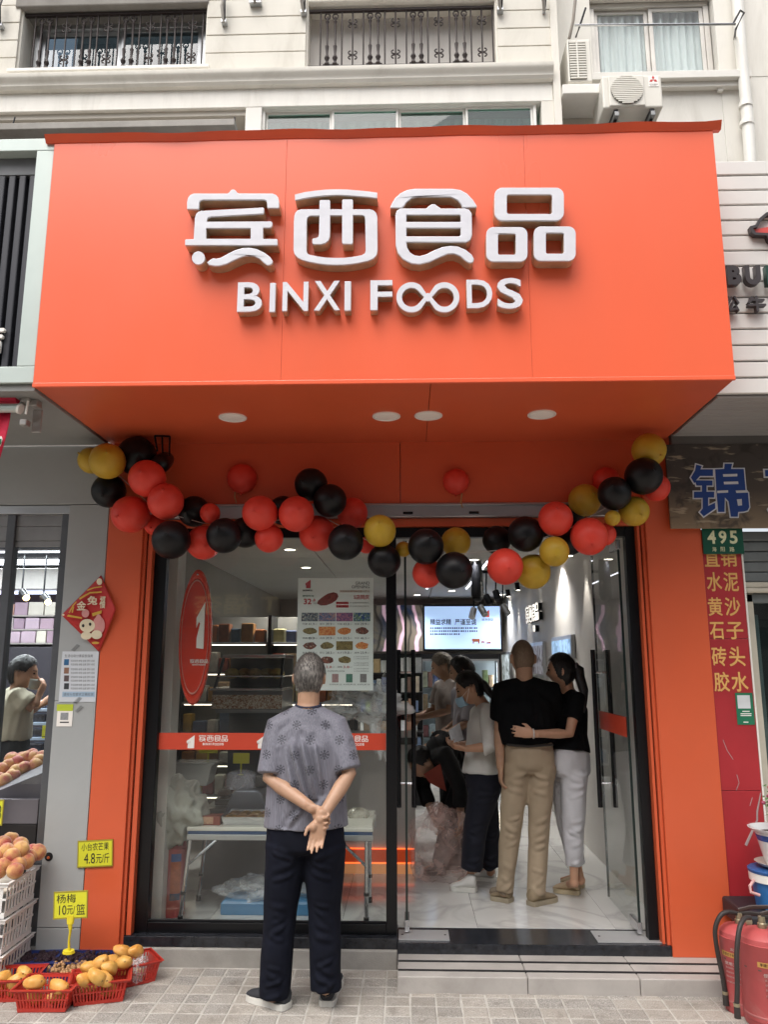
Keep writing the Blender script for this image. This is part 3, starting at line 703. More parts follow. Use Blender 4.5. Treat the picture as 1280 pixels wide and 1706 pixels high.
# curtain with folds
b = MB(); rings = []
for z in (V[2], V[2] + .5, V[3] + .1):
    rings.append([(V[0] + (V[1] - V[0]) * i / 90, RY + .15 + .018 * math.sin(i * 1.1) + .01 * math.sin(i * .43), z) for i in range(91)])
kid(b.loft(rings, closed=False).build('curtain', mat('net_curtain', 'f0f1ef', .9, var=.05), smooth='all'), rh)
rb('room_back', V[0], V[1], RY + .32, RY + .36, V[2], ZT, m=mat('pale_room', '9fa5a3', .9), bevel=0)
rb('window_sill', V[0] - .06, V[1] + .2, RY - .09, RY + .06, V[2] - .075, V[2] - .012, m=M_WHITE); rb('sill_moulding', V[0] + .02, V[1] + .16, RY - .05, RY, V[2] - .12, V[2] - .076, m=M_WHITE)
for z in (P(1260, 128, RY).z,): rb('render_joint', V[1] + .21, 4.6, RY - .0015, RY + .01, z - .004, z, m=mat('joint_shadow', '9b968c', .9), bevel=0)
rb('drain_stub', P(1194, 152, RY).x, P(1203, 150, RY).x, RY - .03, RY, P(1200, 156, RY).z, P(1200, 147, RY).z, m=M_PVC)
hb, ho = hb_, ho_
# balcony slab that carries the air conditioners
sl_ = thing('ac_ledge', 'white concrete ledge carrying the air conditioner at the house corner', 'ledge', (1.25, 5.1, 5.7))
kid(box('slab', 1.132, 1.42, 4.94, 5.315, P(970, 156, 4.94).z, P(970, 140, 4.94).z, M_WHITE, None, bevel=.006), sl_)
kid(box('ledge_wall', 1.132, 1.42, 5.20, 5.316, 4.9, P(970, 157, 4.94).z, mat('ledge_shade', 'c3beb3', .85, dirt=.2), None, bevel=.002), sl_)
M_ACW = mat('air_conditioner_casing', 'd8d5cb', .45, var=.04, dirt=.15, dirtcol='9a9384')
def ac_big():
    x0, x1, z0, z1 = rect(1004, 126, 1104, 180, 4.86)
    t = thing('air_conditioner', 'white outdoor air conditioner with round fan grille above the sign', 'air conditioner', ((x0 + x1) / 2, 5.0, z0), 'outdoor air conditioners')
    wd, h = x1 - x0, z1 - z0; x0 -= t.location.x; x1 -= t.location.x; Y = -.14
    MB().box(x0, x1, Y, Y + .28, 0, h).build('casing', M_ACW, t, bevel=.012)
    cx, cz, r = x0 + wd * .40, h * .5, h * .43
    MB().box(cx - r * 1.12, cx + r * 1.12, Y - .012, Y + .002, cz - r * 1.08, cz + r * 1.08).build('grille_surround', M_ACW, t, bevel=.01)
    MB().lathe([(r, 0), (r, -.006), (r * .96, -.006), (r * .96, 0)], n=40).build('fan_well', mat('fan_dark', '6e6c66', .7), t, smooth=True, loc=(cx, Y - .0125, cz), rot=(R(-90), 0, 0))
    MB().lathe([(r * .95, 0), (r * .95, -.002), (.001, -.002)], n=40).build('fan_shadow', mat('fan_dark2', '77746d', .8), t, loc=(cx, Y - .0128, cz), rot=(R(-90), 0, 0))
    for i in range(15):
        z = cz - r + 2 * r * (i + .5) / 15; hw = math.sqrt(max(0, r * r - (z - cz) ** 2)) * .99
        MB().box(cx - hw, cx + hw, Y - .026, Y - .019, z - .0045, z + .0045).build('grille_bar', M_ACW, t)
    for i in range(7):
        x = cx - r + 2 * r * (i + .5) / 7; hw = math.sqrt(max(0, r * r - (x - cx) ** 2)) * .99
        MB().box(x - .002, x + .002, Y - .019, Y - .0145, cz - hw, cz + hw).build('grille_rib', M_ACW, t)
    # maker's plate with the three red diamonds
    px, pz = x0 + wd * .86, h * .80
    pt = MB().box(px - wd * .085, px + wd * .085, Y - .003, Y - .0005, pz - h * .17, pz + h * .17).build('maker_plate', M_PRINTW, t)
    d = h * .075
    for ax, az in ((0, d * .5), (-d * .5 * 1.05, -d * .45), (d * .5 * 1.05, -d * .45)):
        up = 1 if az > 0 else 0
        pts = [(0, 1), (.5, .15), (0, -.7), (-.5, .15)]
        a = 0 if az > 0 else (R(120) if ax < 0 else R(-120))
        poly = [(px + d * 1.25 * (p[0] * .8 * math.cos(a) - (p[1] * .75 + .55) * math.sin(a)), pz + .01 + d * 1.25 * (p[0] * .8 * math.sin(a) + (p[1] * .75 + .55) * math.cos(a))) for p in pts]
        o = MB().prism([poly], Y - .0042, Y - .0031).build('emblem', M_RED); o.parent = pt
    o = text('MITSUBISHI', px - wd * .07, px + wd * .07, pz - h * .125, pz - h * .085, Y - .0035, M_INK); o.parent = pt
    o = text('ELECTRIC', px - wd * .05, px + wd * .05, pz - h * .16, pz - h * .135, Y - .0035, M_INK); o.parent = pt
    for s in (.18, .78):
        MB().box(x0 + wd * s, x0 + wd * s + .03, Y + .01, Y + .27, -.04, -.001).build('foot', M_DARKM, t, bevel=.003)
    br = thing('ac_bracket', 'steel wall bracket below the round-grilled air conditioner', 'bracket', (t.location.x, 5.0, z0))
    for s in (.2, .8):
        MB().box(x0 + wd * s - .012, x0 + wd * s + .018, Y - .02, .32, -.075, -.041).build('arm', mat('galvanised', '8e8f8e', .5, metal=.7, var=.2), br, bevel=.003)
        MB().tube([(x0 + wd * s, Y + .02, -.075), (x0 + wd * s, .31, -.3)], .012, 6).build('strut', M_DARKM, br)
ac_big()
def ac_small():
    x0, x1, z0, z1 = rect(946, 66, 986, 137, 4.97)
    t = thing('air_conditioner', 'small air conditioner with louvred front standing on the corner ledge', 'air conditioner', ((x0 + x1) / 2, 5.0, z0), 'outdoor air conditioners')
    wd, h = x1 - x0, z1 - z0; a, c = -wd / 2, wd / 2; Y = -.03
    MB().box(a, c, Y, Y + .3, 0, h).build('casing', M_ACW, t, bevel=.01)
    MB().box(a + .012, c - .04, Y - .004, Y + .002, .02, h - .02).build('louvre_panel', mat('louvre_dark', '55534e', .7), t)
    for i in range(15):
        z = .03 + (h - .06) * i / 14
        MB().box(a + .014, c - .042, Y - .012, Y - .0045, z - .007, z + .004).build('louvre', M_ACW, t)
    MB().box((a + c) / 2 - .024, (a + c) / 2 - .012, Y - .016, Y - .0125, .022, h - .022).build('louvre_rib', M_ACW, t)
    MB().tube([(a + .02, Y, h + .01), (a + .05, Y - .02, h + .14), (a + .08, Y, h + .34)], .012, 7).build('pipe', mat('lagged_pipe', '8c857c', .8, var=.2), t, smooth=True)
ac_small()
dp = thing('drying_pole', 'long metal drying pole across the upper right window', 'pole', tuple(P(1100, 43, 5.05)))
a_, b_ = P(958, 43, 5.05), P(1226, 41, 5.05)
kid(MB().tube([a_, b_], .0085, 8).build('pole', M_STEEL, smooth=True), dp)
kid(MB().tube([P(1224, 66, 5.30), P(1226, 50, 5.07), P(1240, 22, 5.05), P(1234, 18, 5.05), P(1222, 40, 5.05)], .008, 7).build('hook_bracket', M_DARKM, smooth=True), dp)
kid(MB().tube([P(960, 62, 5.3), P(966, 45, 5.06), P(976, 14, 5.06)], .008, 7).build('hook_bracket', M_DARKM, smooth=True), dp)
pp = thing('downpipe', 'white plastic downpipe running down the wall at the right edge', 'pipe', tuple(P(1244, 260, RY)))
kid(MB().tube([P(1226, -60, RY - .07), P(1233, 60, RY - .07), P(1246, 200, RY - .07), P(1252, 300, RY - .07)], .042, 20).build('pipe', M_PVC, smooth=True), pp)
for y in (176, 206): kid(MB().tube([P(1241 + (y - 150) * .07, y - 3, RY - .07), P(1241 + (y - 150) * .07, y + 4, RY - .07)], .05, 20).build('pipe_collar', M_PVC, smooth=True), pp)
# ================================================================== LEFT NEIGHBOUR
ls = thing('neighbour_sign', 'dark ribbed sign box with pale metal frame left of the orange sign', 'shop sign', (-2.3, 4.0, 3.0))
M_PALE = mat('pale_green_aluminium', 'b9c4bf', .4, metal=.2, var=.04)
M_RIB = mat('dark_ribbed_cladding', '34353b', .45, metal=.2, var=.1)
LX0 = -3.4; e = SX0 - .004
def lb(name, *a, m=M_PALE, bevel=.003): return kid(box(name, *a, m, None, bevel=bevel), ls)
xi = P(57, 300, 3.64).x
lb('frame_bar', xi, e, 3.64, 3.74, 3.10, 4.305); lb('frame_bar', LX0, e, 3.64, 3.9, 4.307, 4.378); lb('frame_bar', LX0, e, 3.64, 3.74, 3.012, 3.098)
lb('backing', LX0, xi - .001, 3.74, 3.76, 3.10, 4.305, m=M_RIB)
x = xi - .02; i = 0
while x > LX0:
    lb('rib', x - .036, x, 3.695, 3.739, 3.10, 4.20, m=M_RIB, bevel=.006); x -= .056
lb('rib_header', LX0, xi - .001, 3.70, 3.738, 4.205, 4.304, m=mat('rib_header', '6b6d70', .5))
lb('side_panel', e - .03, e, 3.745, 4.64, 3.02, 4.30, m=M_GREYP)
lb('soffit', LX0, e, 3.66, 4.64, 2.975, 3.008, m=mat('grey_soffit', '8d8e8c', .5, var=.04))
q = P(0, 590, 3.70); 
text('店', q.x - .15, P(8, 575, 3.69).x, P(4, 590, 3.69).z, P(4, 562, 3.69).z + .06, 3.69, M_PRINTW, ls, bold=.03, thick=.02).matrix_parent_inverse = Matrix.Translation(-ls.location)
lf = thing('neighbour_shopfront', 'grey panelled shopfront of the fruit shop on the left', 'shopfront', (-2.3, 4.7, 0))
def nb(name, *a, m=M_GREYP, bevel=.003): return kid(box(name, *a, m, None, bevel=bevel), lf)
zc = [.0, P(100, 1545, 4.65).z, P(120, 1167, 4.65).z, 2.598]
nb('column_panel', -2.075, -1.829, 4.65, 4.9, .001, zc[1] - .003); nb('column_panel', -2.075, -1.829, 4.65, 4.9, zc[1], zc[2] - .002); nb('column_panel', -2.075, -1.829, 4.65, 4.9, zc[2], zc[3])
nb('header_panel', -3.6, -1.829, 4.648, 4.9, 2.602, 2.972)
nb('window_head', -3.6, -2.077, 4.665, 4.74, 2.545, 2.598, m=M_SILV)
nb('shutter_slat', -3.6, -2.13, 4.70, 4.72, 2.475, 2.543, m=mat('shutter_slat', '8b8b8c', .45, metal=.4)); nb('shutter_slat', -3.6, -2.13, 4.70, 4.72, 2.385, 2.472, m=mat('shutter_slat', '8b8b8c')); nb('shutter_slat', -3.6, -2.13, 4.702, 4.722, 2.345, 2.380, m=mat('shutter_slat', '8b8b8c'))
M_MULL = mat('grey_mullion', '5d5f63', .4, metal=.5)
nb('window_jamb', -2.125, -2.076, 4.67, 4.76, .001, 2.544, m=M_MULL)
xm = P(8, 1000, 4.68).x
nb('mullion', xm - .03, xm + .022, 4.68, 4.75, .70, 2.544, m=M_MULL)
nb('window_pane', xm + .022, -2.126, 4.705, 4.712, .95, 2.40, m=glassmat('fruit_shop_glass', (.93, .95, .95), boost=1.2, dust=.03), bevel=0)
# access hole in the column panel with cable
q = P(81, 1427, 4.648)
kid(MB().lathe([(.024, 0), (.022, -.004), (.001, -.005)], n=14).build('cable_hole', mat('hole_dark', '0b0b0b', .9), loc=(q.x, 4.6495, q.z), rot=(R(-90), 0, 0)), lf)
kid(MB().ball((q.x, 4.645, q.z - .004), .009, .006, .008).build('cable_end', mat('cable_orange', 'b5521f', .6), smooth=True), lf)
# awning roller and folded red cloth under the left sign
aw = thing('awning', 'rolled red awning with grey metal bracket below the left sign', 'awning', tuple(P(20, 690, 4.0)))
M_AWN = mat('red_awning_cloth', 'd22347', .7, var=.15, vs=12, bump=.5, bs=20); YA = 3.78
kid(MB().tube([P(-90, 664, YA), P(-20, 663, YA), P(30, 664, YA)], [.028, .03, .027], 14).build('rolled_cloth', M_AWN, smooth=True), aw)
kid(MB().tube([P(-90, 681, YA - .03), P(32, 681, YA - .03)], .021, 16).build('front_bar', M_PALE, smooth=True), aw)
kid(MB().tube([P(31, 681, YA - .03), P(35, 682, YA - .03)], .027, 18).build('bar_cap', M_PVC, smooth=True), aw)
b = MB(); rings = []
for k in range(9):
    t = k / 8; y = 688 + 88 * t
    rings.append([P(-60 + (78 - 22 * t ** 1.3) * i / 12, y, YA + .0 + .012 * math.sin(i * 1.3 + k * .5) * (1 - .3 * t)) for i in range(13)])
o = kid(b.loft(rings, closed=False).build('hanging_cloth', M_AWN, smooth='all'), aw); so_ = o.modifiers.new('s', 'SOLIDIFY'); so_.thickness = .003
kid(MB().prism([[px2(p, YA - .02) for p in [(-5, 730), (3, 727), (5, 732), (2, 742), (-5, 752)]]], YA - .026, YA - .022).build('printed_edge', M_PRINTW), aw)
kid(MB().prism([[px2(p, YA - .028) for p in [(-5, 734), (2, 731), (2, 738), (-5, 746)]]], YA - .03, YA - .0265).build('printed_mark', mat('green_print', '1f7a4a', .6)), aw)
M_CAST = mat('cast_aluminium', 'a9a6a2', .4, metal=.7, var=.15)
for nm, x0, y0, x1, y1, d0, d1 in (('bracket_plate', 44, 676, 60, 715, .06, .07), ('bracket_block', 40, 651, 53, 672, -.03, .05), ('bracket_block', 50, 656, 62, 676, .0, .06), ('bracket_arm', 37, 645, 40, 675, -.02, .03), ('bracket_foot', 35, 700, 47, 710, -.02, .03)):
    r_ = rect(x0, y0, x1, y1, YA); kid(box(nm, r_[0], r_[1], YA + d0, YA + d1, r_[2], r_[3], M_CAST, None, bevel=.006), aw)
kid(MB().tube([P(47, 668, YA - .04), P(43, 690, YA - .04)], .006, 8).build('crank_eye', M_PVC, smooth=True), aw)
# ================================================================== RIGHT NEIGHBOUR
rs = thing('neighbour_sign', 'white slatted sign with dark lettering right of the orange sign', 'shop sign', (2.3, 4.2, 3.0))
M_SLAT = mat('white_slat', 'd9d7d3', .4, var=.03, dirt=.06); YR = 3.88
z0 = P(1240, 657, YR).z; z1 = P(1240, 268, YR).z; nsl = 15; h = (z1 - z0) / nsl
def rs_(name, *a, m=M_SLAT, bevel=.003): return kid(box(name, *a, m, None, bevel=bevel), rs)
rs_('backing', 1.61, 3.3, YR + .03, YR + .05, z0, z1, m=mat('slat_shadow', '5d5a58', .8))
for i in range(nsl):
    rs_('slat', 1.605, 3.3, YR + random.uniform(-.001, .001), YR + .028, z0 + h * i + .006, z0 + h * (i + 1) - .004, bevel=.004)
M_SOFS = mat('soffit_slat', '9a9896', .45, var=.06)
for i in range(11):
    y = YR + .02 + (4.60 - YR - .02) * i / 11
    rs_('soffit_slat', 1.61, 3.3, y, y + (4.60 - YR - .02) / 11 - .005, z0 - .012, z0, m=M_SOFS, bevel=.002)
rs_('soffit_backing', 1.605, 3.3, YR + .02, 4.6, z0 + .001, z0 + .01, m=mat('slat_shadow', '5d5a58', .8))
M_DKL = mat('dark_letter', '3a3537', .4, var=.1)
for ch, x0, x1 in (('B', 1207, 1231), ('U', 1237, 1263), ('L', 1272, 1290), ('L', 1298, 1316)):
    r_ = rect(x0, 448, x1, 480, YR - .02); o = text(ch, r_[0], r_[1], r_[2], r_[3], YR - .022, M_DKL if ch != 'L' else mat('dark_green_letter', '173f35', .4), None, bold=.06, thick=.036, name='letter'); kid(o, rs)
for ch, x0, x1 in (('公', 1210, 1229), ('牛', 1243, 1273)):
    r_ = rect(x0, 497, x1, 523, YR - .02); kid(text(ch, r_[0], r_[1], r_[2], r_[3], YR - .018, M_DKL, None, bold=.035, thick=.03, name='letter'), rs)
ol = [(1248, 380), (1258, 377), (1264, 366), (1275, 357), (1292, 352), (1320, 350), (1320, 415), (1292, 412), (1279, 402), (1276, 395), (1256, 394), (1250, 389)]
il = [(1253, 383), (1261, 381), (1267, 370), (1277, 361), (1292, 357), (1315, 355), (1315, 410), (1294, 407), (1283, 399), (1279, 391), (1258, 390)]
kid(MB().prism([[px2(p, YR - .02) for p in ol], [px2(p, YR - .02) for p in il]], YR - .035, YR - .002).build('emblem_outline', M_DKL), rs)
kid(MB().prism([[px2(p, YR - .02) for p in [(1253, 383), (1264, 381), (1285, 378), (1315, 376), (1315, 392), (1285, 394), (1279, 391), (1258, 390)]]], YR - .02, YR - .004).build('emblem_red', mat('emblem_red', 'cc4a44', .5)), rs)
# dark photo banner with the blue characters
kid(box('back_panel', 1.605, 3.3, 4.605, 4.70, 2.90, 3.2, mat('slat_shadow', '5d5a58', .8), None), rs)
bn = thing('photo_banner', 'dark photo banner with a big blue character above the house number', 'banner', (2.0, 4.62, 2.4))
def banner_material():
    m, n, b, o = newmat('banner_photo'); tc = n('TexCoord'); sp = n('SeparateXYZ', i_Vector=tc.outputs['Object'])
    z = n.ramp(sp.outputs[2], 2.42, 2.95); x = sp.outputs[0]
    nz = n('TexNoise', i_Vector=tc.outputs['Object'], i_Scale=9., i_Detail=6., i_Distortion=.8); mp = n('Mapping', i_Scale=(3, 1, 14), i_Vector=tc.outputs['Object']); n2 = n('TexNoise', i_Vector=mp.outputs[0], i_Scale=2.5, i_Detail=4.)
    c = n.mix(n.ramp(z, .0, .45), lin('8a7860'), lin('4a4038')); c = n.mix(n.ramp(z, .5, .75), c, lin('453f3c'))
    c = n.mix(n.math('MULTIPLY', n.ramp(nz.outputs[0], .5, .62), .7), c, lin('2a2522')); c = n.mix(n.math('MULTIPLY', n.ramp(n2.outputs[0], .6, .68), .6), c, lin('b5a890'))
    L(m, c, b.inputs['Base Color']); b.inputs['Roughness'].default_value = .4
    return m
zb0, zb1 = P(1200, 880, 4.6).z, P(1200, 740, 4.6).z
kid(box('banner_sheet', P(1113, 810, 4.6).x, 3.3, 4.6, 4.615, zb0, zb1, banner_material(), None, bevel=.002), bn)
M_BLUE = mat('blue_print', '1d3f86', .45, var=.05)
Zb = lambda pts: [px2((1110 + p[0] / 7.53, 730 + p[1] / 7.53), 4.6) for p in pts]
jl = [(365, 315), (465, 345), (450, 380), (600, 380), (600, 490), (430, 490), (400, 520), (595, 520), (595, 610), (520, 610), (520, 660), (615, 660), (615, 760), (540, 760), (540, 830), (625, 790), (630, 890), (470, 1000), (405, 930), (445, 880), (445, 765), (335, 765), (335, 660), (435, 660), (435, 610), (370, 610), (360, 575), (345, 580), (295, 495), (350, 400)]
jr = [(720, 310), (845, 310), (830, 375), (985, 375), (1010, 660), (1040, 680), (1055, 870), (1030, 920), (980, 935), (915, 940), (910, 1000), (800, 1000), (770, 800), (745, 770), (745, 940), (640, 940), (615, 650), (600, 380), (715, 375)]
jh = [[(710, 455), (890, 450), (890, 482), (715, 487)], [(720, 550), (900, 545), (905, 578), (725, 582)], [(870, 660), (1020, 655), (1020, 685), (880, 690)], [(640, 662), (775, 655), (775, 685), (640, 692)], [(885, 770), (945, 765), (950, 845), (900, 850)]]
M_OUT = mat('letter_outline', 'cfd2d8', .45)
def grow(pts, d):
    cx = sum(p[0] for p in pts) / len(pts); cy = sum(p[1] for p in pts) / len(pts); out = []
    n = len(pts); ar = sum(pts[i][0] * pts[(i + 1) % n][1] - pts[(i + 1) % n][0] * pts[i][1] for i in range(n)); sg_ = 1 if ar > 0 else -1
    for i in range(n):
        a, b, c = pts[i - 1], pts[i], pts[(i + 1) % n]
        e1 = Vector((b[0] - a[0], b[1] - a[1])).normalized(); e2 = Vector((c[0] - b[0], c[1] - b[1])).normalized()
        n1 = Vector((e1.y, -e1.x)) * sg_; n2 = Vector((e2.y, -e2.x)) * sg_; m_ = (n1 + n2)
        m_ = m_.normalized() * d / max(.5, m_.normalized().dot(n1)) if m_.length > .1 else n1 * d
        out.append((b[0] + m_.x, b[1] + m_.y))
    return out
for poly, holes in ((jl, []), (jr, jh)):
    o1 = kid(MB().prism([Zb(grow(poly, 2))], 4.5975, 4.5995).build('character_outline', M_OUT), bn)
    o2 = MB().prism([Zb(grow(poly, -14))], 4.5955, 4.5974).build('character', M_BLUE); o2.parent = o1
    for hq in holes:
        o3 = MB().prism([Zb(hq)], 4.594, 4.5954).build('character_gap', M_OUT); o3.parent = o1
o1 = kid(MB().prism([Zb([(1215, 385), (1400, 385), (1400, 500), (1225, 500)])], 4.5975, 4.5995).build('character_outline', M_OUT), bn); o2 = MB().prism([Zb([(1238, 402), (1400, 402), (1400, 482), (1244, 482)])], 4.5955, 4.5974).build('character', M_BLUE); o2.parent = o1
kid(MB().prism([Zb([(1262, 890), (1300, 850), (1320, 880), (1280, 930)])], 4.5975, 4.5995).build('character_outline', M_OUT), bn)
# house number
hn = thing('house_number_plate', 'green house number plate reading 495', 'sign', tuple(P(1205, 900, 4.6)))
r_ = rect(1171, 880, 1239, 923, 4.64); M_GRN = mat('green_enamel', '14513f', .3, var=.05); M_CRM = mat('cream_print', 'dfe0b8', .4)
kid(box('plate', r_[0], r_[1], 4.638, 4.644, r_[2], r_[3], M_GRN, None, bevel=.002), hn)
for ch, x0, x1 in (('4', 1179, 1193), ('9', 1198, 1211), ('5', 1216, 1229)):
    r_ = rect(x0, 884, x1, 906, 4.637); kid(text(ch, r_[0], r_[1], r_[2], r_[3], 4.637, M_CRM, None, bold=.03), hn)
for ch, x0, x1 in (('海', 1187, 1194), ('阳', 1201, 1208), ('路', 1216, 1224)):
    r_ = rect(x0, 911, x1, 919, 4.637); kid(text(ch, r_[0], r_[1], r_[2], r_[3], 4.637, M_CRM, None, bold=.01), hn)
# red board with yellow characters
rd = thing('painted_board', 'tall red board with columns of yellow characters beside the right pillar', 'sign board', (1.87, 4.7, 0))
M_REDB = mat('red_board', 'a32a30', .42, var=.12, vs=2.5, dirt=.18, dirtcol='7c2a2a'); M_YEL = mat('yellow_print', 'd9a860', .55, var=.08)
za, zb_ = P(1210, 1064, 4.66).z, P(1230, 1317, 4.66).z; xr = 1.985
kid(box('board_panel', 1.7585, xr, 4.66, 4.70, za + .001, 2.425, M_REDB, None, bevel=.002), rd); kid(box('board_panel', 1.7585, xr, 4.66, 4.70, zb_ + .001, za - .001, M_REDB, None, bevel=.002), rd); kid(box('board_panel', 1.7585, xr, 4.66, 4.70, .0, zb_ - .001, M_REDB, None, bevel=.002), rd)
kid(box('edge_strip', xr + .0005, xr + .010, 4.655, 4.70, .0, 2.425, M_PVC, None, bevel=.002), rd)
for (c1_, c2_), (x0, x1, x2, x3, y0, y1) in ((('直', '销'), (1174, 1199, 1201, 1228, 915, 944)), (('水', '泥'), (1178, 1203, 1206, 1231, 953, 985)), (('黄', '沙'), (1180, 1204, 1208, 1234, 995, 1026)), (('石', '子'), (1183, 1207, 1211, 1239, 1036, 1065)), (('砖', '头'), (1186, 1211, 1215, 1242, 1077, 1110)), (('胶', '水'), (1190, 1216, 1219, 1247, 1119, 1152))):
    for ch, a, b_ in ((c1_, x0, x1), (c2_, x2, x3)):
        r_ = rect(a, y0, b_, y1, 4.658); o = text(ch, r_[0], r_[1], r_[2], r_[3], 4.6588, M_YEL, None, bold=.022); kid(o, rd)
for pts, wd in (([(1268, 1320), (1262, 1352), (1262, 1366), (1252, 1388), (1243, 1408)], 4),):
    b = MB(); l = [P(x, y, 4.6585) for x, y in pts]
    kid(MB().tube(l, [(.003, .001), (.005, .001), (.005, .001), (.007, .001), (.008, .001)], 6, ref=(0, 1, 0)).build('paint_drip', mat('paint_smear', 'a08c8c', .7)), rd)
for pts in ([(1205, 1232), (1212, 1250), (1222, 1265)], [(1228, 1290), (1232, 1304), (1227, 1316)], [(1254, 1328), (1250, 1342)], [(1234, 1492), (1234, 1502)]):
    kid(MB().tube([P(x, y, 4.6595) for x, y in pts], [(.0018, .0008)] * len(pts), 5).build('scratch', mat('paint_smear', 'a08c8c', .7)), rd)
stq = thing('green_sticker', 'small green sticker with white square on the red board', 'sticker', tuple(P(1240, 1180, 4.65)))
r_ = rect(1227, 1154, 1256, 1207, 4.6585); kid(box('sheet', r_[0], r_[1], 4.6565, 4.6588, r_[2], r_[3], mat('green_sticker', '1d6b4d', .5), None, bevel=0), stq)
r_ = rect(1229, 1158, 1250, 1180, 4.6585); kid(box('blank_square', r_[0], r_[1], 4.6552, 4.6562, r_[2], r_[3], mat('pale_print', 'c9cdd0', .5), None, bevel=0), stq)
for y, w_ in ((1184, 12), (1188, 18), (1191, 18), (1202, 8)):
    r_ = rect(1243 - w_ / 2, y, 1243 + w_ / 2, y + 1.5, 4.6585); kid(box('print_line', r_[0], r_[1], 4.6552, 4.6562, r_[2], r_[3], M_PRINTW, None, bevel=0), stq)
# shopfront of the right neighbour
rf = thing('neighbour_shopfront', 'shutter and pale window frame of the hardware shop at the right edge', 'shopfront', (2.4, 4.8, 0))
def nr(name, *a, m=M_SILV, bevel=.003): return kid(box(name, *a, m, None, bevel=bevel), rf)
for k in range(7):
    z = 2.42 - k * .062
    nr('shutter_slat', xr + .011, 3.4, 4.70 + .004 * (k % 2), 4.73, z - .058, z, m=mat('neighbour_shutter', '6f7474', .5, metal=.3), bevel=.008)
M_FRM = mat('aged_white_frame', 'bdb7a8', .5, var=.08, dirt=.2)
z = P(1255, 980, 4.7).z
nr('window_head', xr + .011, 3.4, 4.68, 4.78, z - .0, z + .035, m=M_FRM, bevel=.008); nr('window_head', xr + .011, 3.4, 4.66, 4.70, z - .03, z - .001, m=M_FRM, bevel=.01)
nr('window_jamb', xr + .011, xr + .065, 4.70, 4.78, .0, z - .031, m=M_FRM, bevel=.006); nr('inner_jamb', xr + .085, xr + .13, 4.80, 4.88, .0, z - .15, m=mat('inner_jamb', '8a8f8e', .5, metal=.3), bevel=.006)
nr('window_pane', xr + .066, 3.4, 4.77, 4.777, .6, z - .031, m=glassmat('hardware_glass', (.7, .78, .78), boost=1.5, dust=.06), bevel=0)
nr('dark_room', xr - .1, 3.6, 6.2, 6.25, 0, 2.6, m=mat('dim_hardware_room', '3c4242', .9, var=.4, vs=2), bevel=0)
# ================================================================== ACROSS THE STREET (seen only in the glass)
op = thing('opposite_building', 'plain grey building across the street mirrored in the shop glass', 'building', (0, -15, 0))
M_OPW = mat('opposite_render', '8f8b84', .85, var=.08, vs=.5)
kid(box('wall', -14, 14, -15.4, -14.4, 0, 15.5, M_OPW, None, bevel=0), op)
for i in range(9):
    for j in range(3):
        x = -13 + i * 3; kid(box('window', x, x + 1.7, -14.44, -14.36, 4.6 + 2.6 * j, 6.1 + 2.6 * j, mat('opposite_window', '2a3338', .15), None, bevel=0), op)
for i in range(6):
    x = -13 + i * 4.4; kid(box('shop_opening', x, x + 3.8, -14.43, -14.37, 0.1, 2.7, mat('opposite_opening', '1d1d20', .4), None, bevel=0), op)
    so2 = kid(box('shop_sign', x - .2, x + 4.0, -14.37, -14.1, 2.9, 3.9, mat('opposite_sign%d' % (i % 3), ('27425f', '6d6a66', '5c2020')[i % 3], .5), None, bevel=.02), op)
    if i == 1:
        me = textmesh('T 福奈', .02); o = bpy.data.objects.new('lettering', me); COL.objects.link(o); setm(o, mat('opposite_lettering', 'd9c48a', .5, emit=.5)); o.matrix_basis = Matrix.Translation((-3.9, -14.09, 3.08)) @ Matrix.Rotation(R(180), 4, 'Z') @ Matrix.Rotation(R(90), 4, 'X') @ Matrix.Diagonal((2.6, .65, 1, 1)); kid(o, op)
# ================================================================== DOORS
M_SPR = mat('floor_spring_cover', 'cfcfd0', .3, metal=.6, var=.06)
def door(Xh, s, label, free):
    t = thing('glass_door', label, 'door', (Xh, 4.81, .15), 'open glass doors')
    MB().box(-.006, .006, 0, free, .0, 2.235).build('glass_leaf', M_GLASS, t)
    for y0, y1 in ((0, .004), (free - .004, free)): MB().box(-.0065, .0065, y0 - .002, y1 + .002, .0, 2.235).build('leaf_edge', mat('glass_edge', '1c2a28', .3), t)
    for z0, z1 in ((-.005, .055), (2.18, 2.24)): MB().box(-.014, .014, -.004, .16, z0, z1).build('patch_fitting', M_STEEL, t, bevel=.003)
    for k in (-1, 1):
        h = MB().tube([(k * .05, free - .11, .57), (k * .05, free - .11, 1.58)], .016, 14).build('handle', mat('handle_black', '26262a', .25, metal=.7), t, smooth=True)
        for z in (.72, 1.43): o = MB().tube([(k * .006, free - .11, z), (k * .05, free - .11, z)], .008, 8).build('handle_post', M_STEEL, smooth=True); o.parent = h
    for k in (-1, 1): MB().box(k * .0063, k * .0075, .02, free - .02, 1.06, 1.175).build('vinyl_band', M_BAND, t)
    return t
XL = P(678, 1500, 4.81).x; XR = P(1064, 1500, 4.81).x
door(XL, 1, 'left glass door swung inward, seen edge-on beside the black post', .66)
door(XR, -1, 'right glass door swung inward against the white wall', .70)
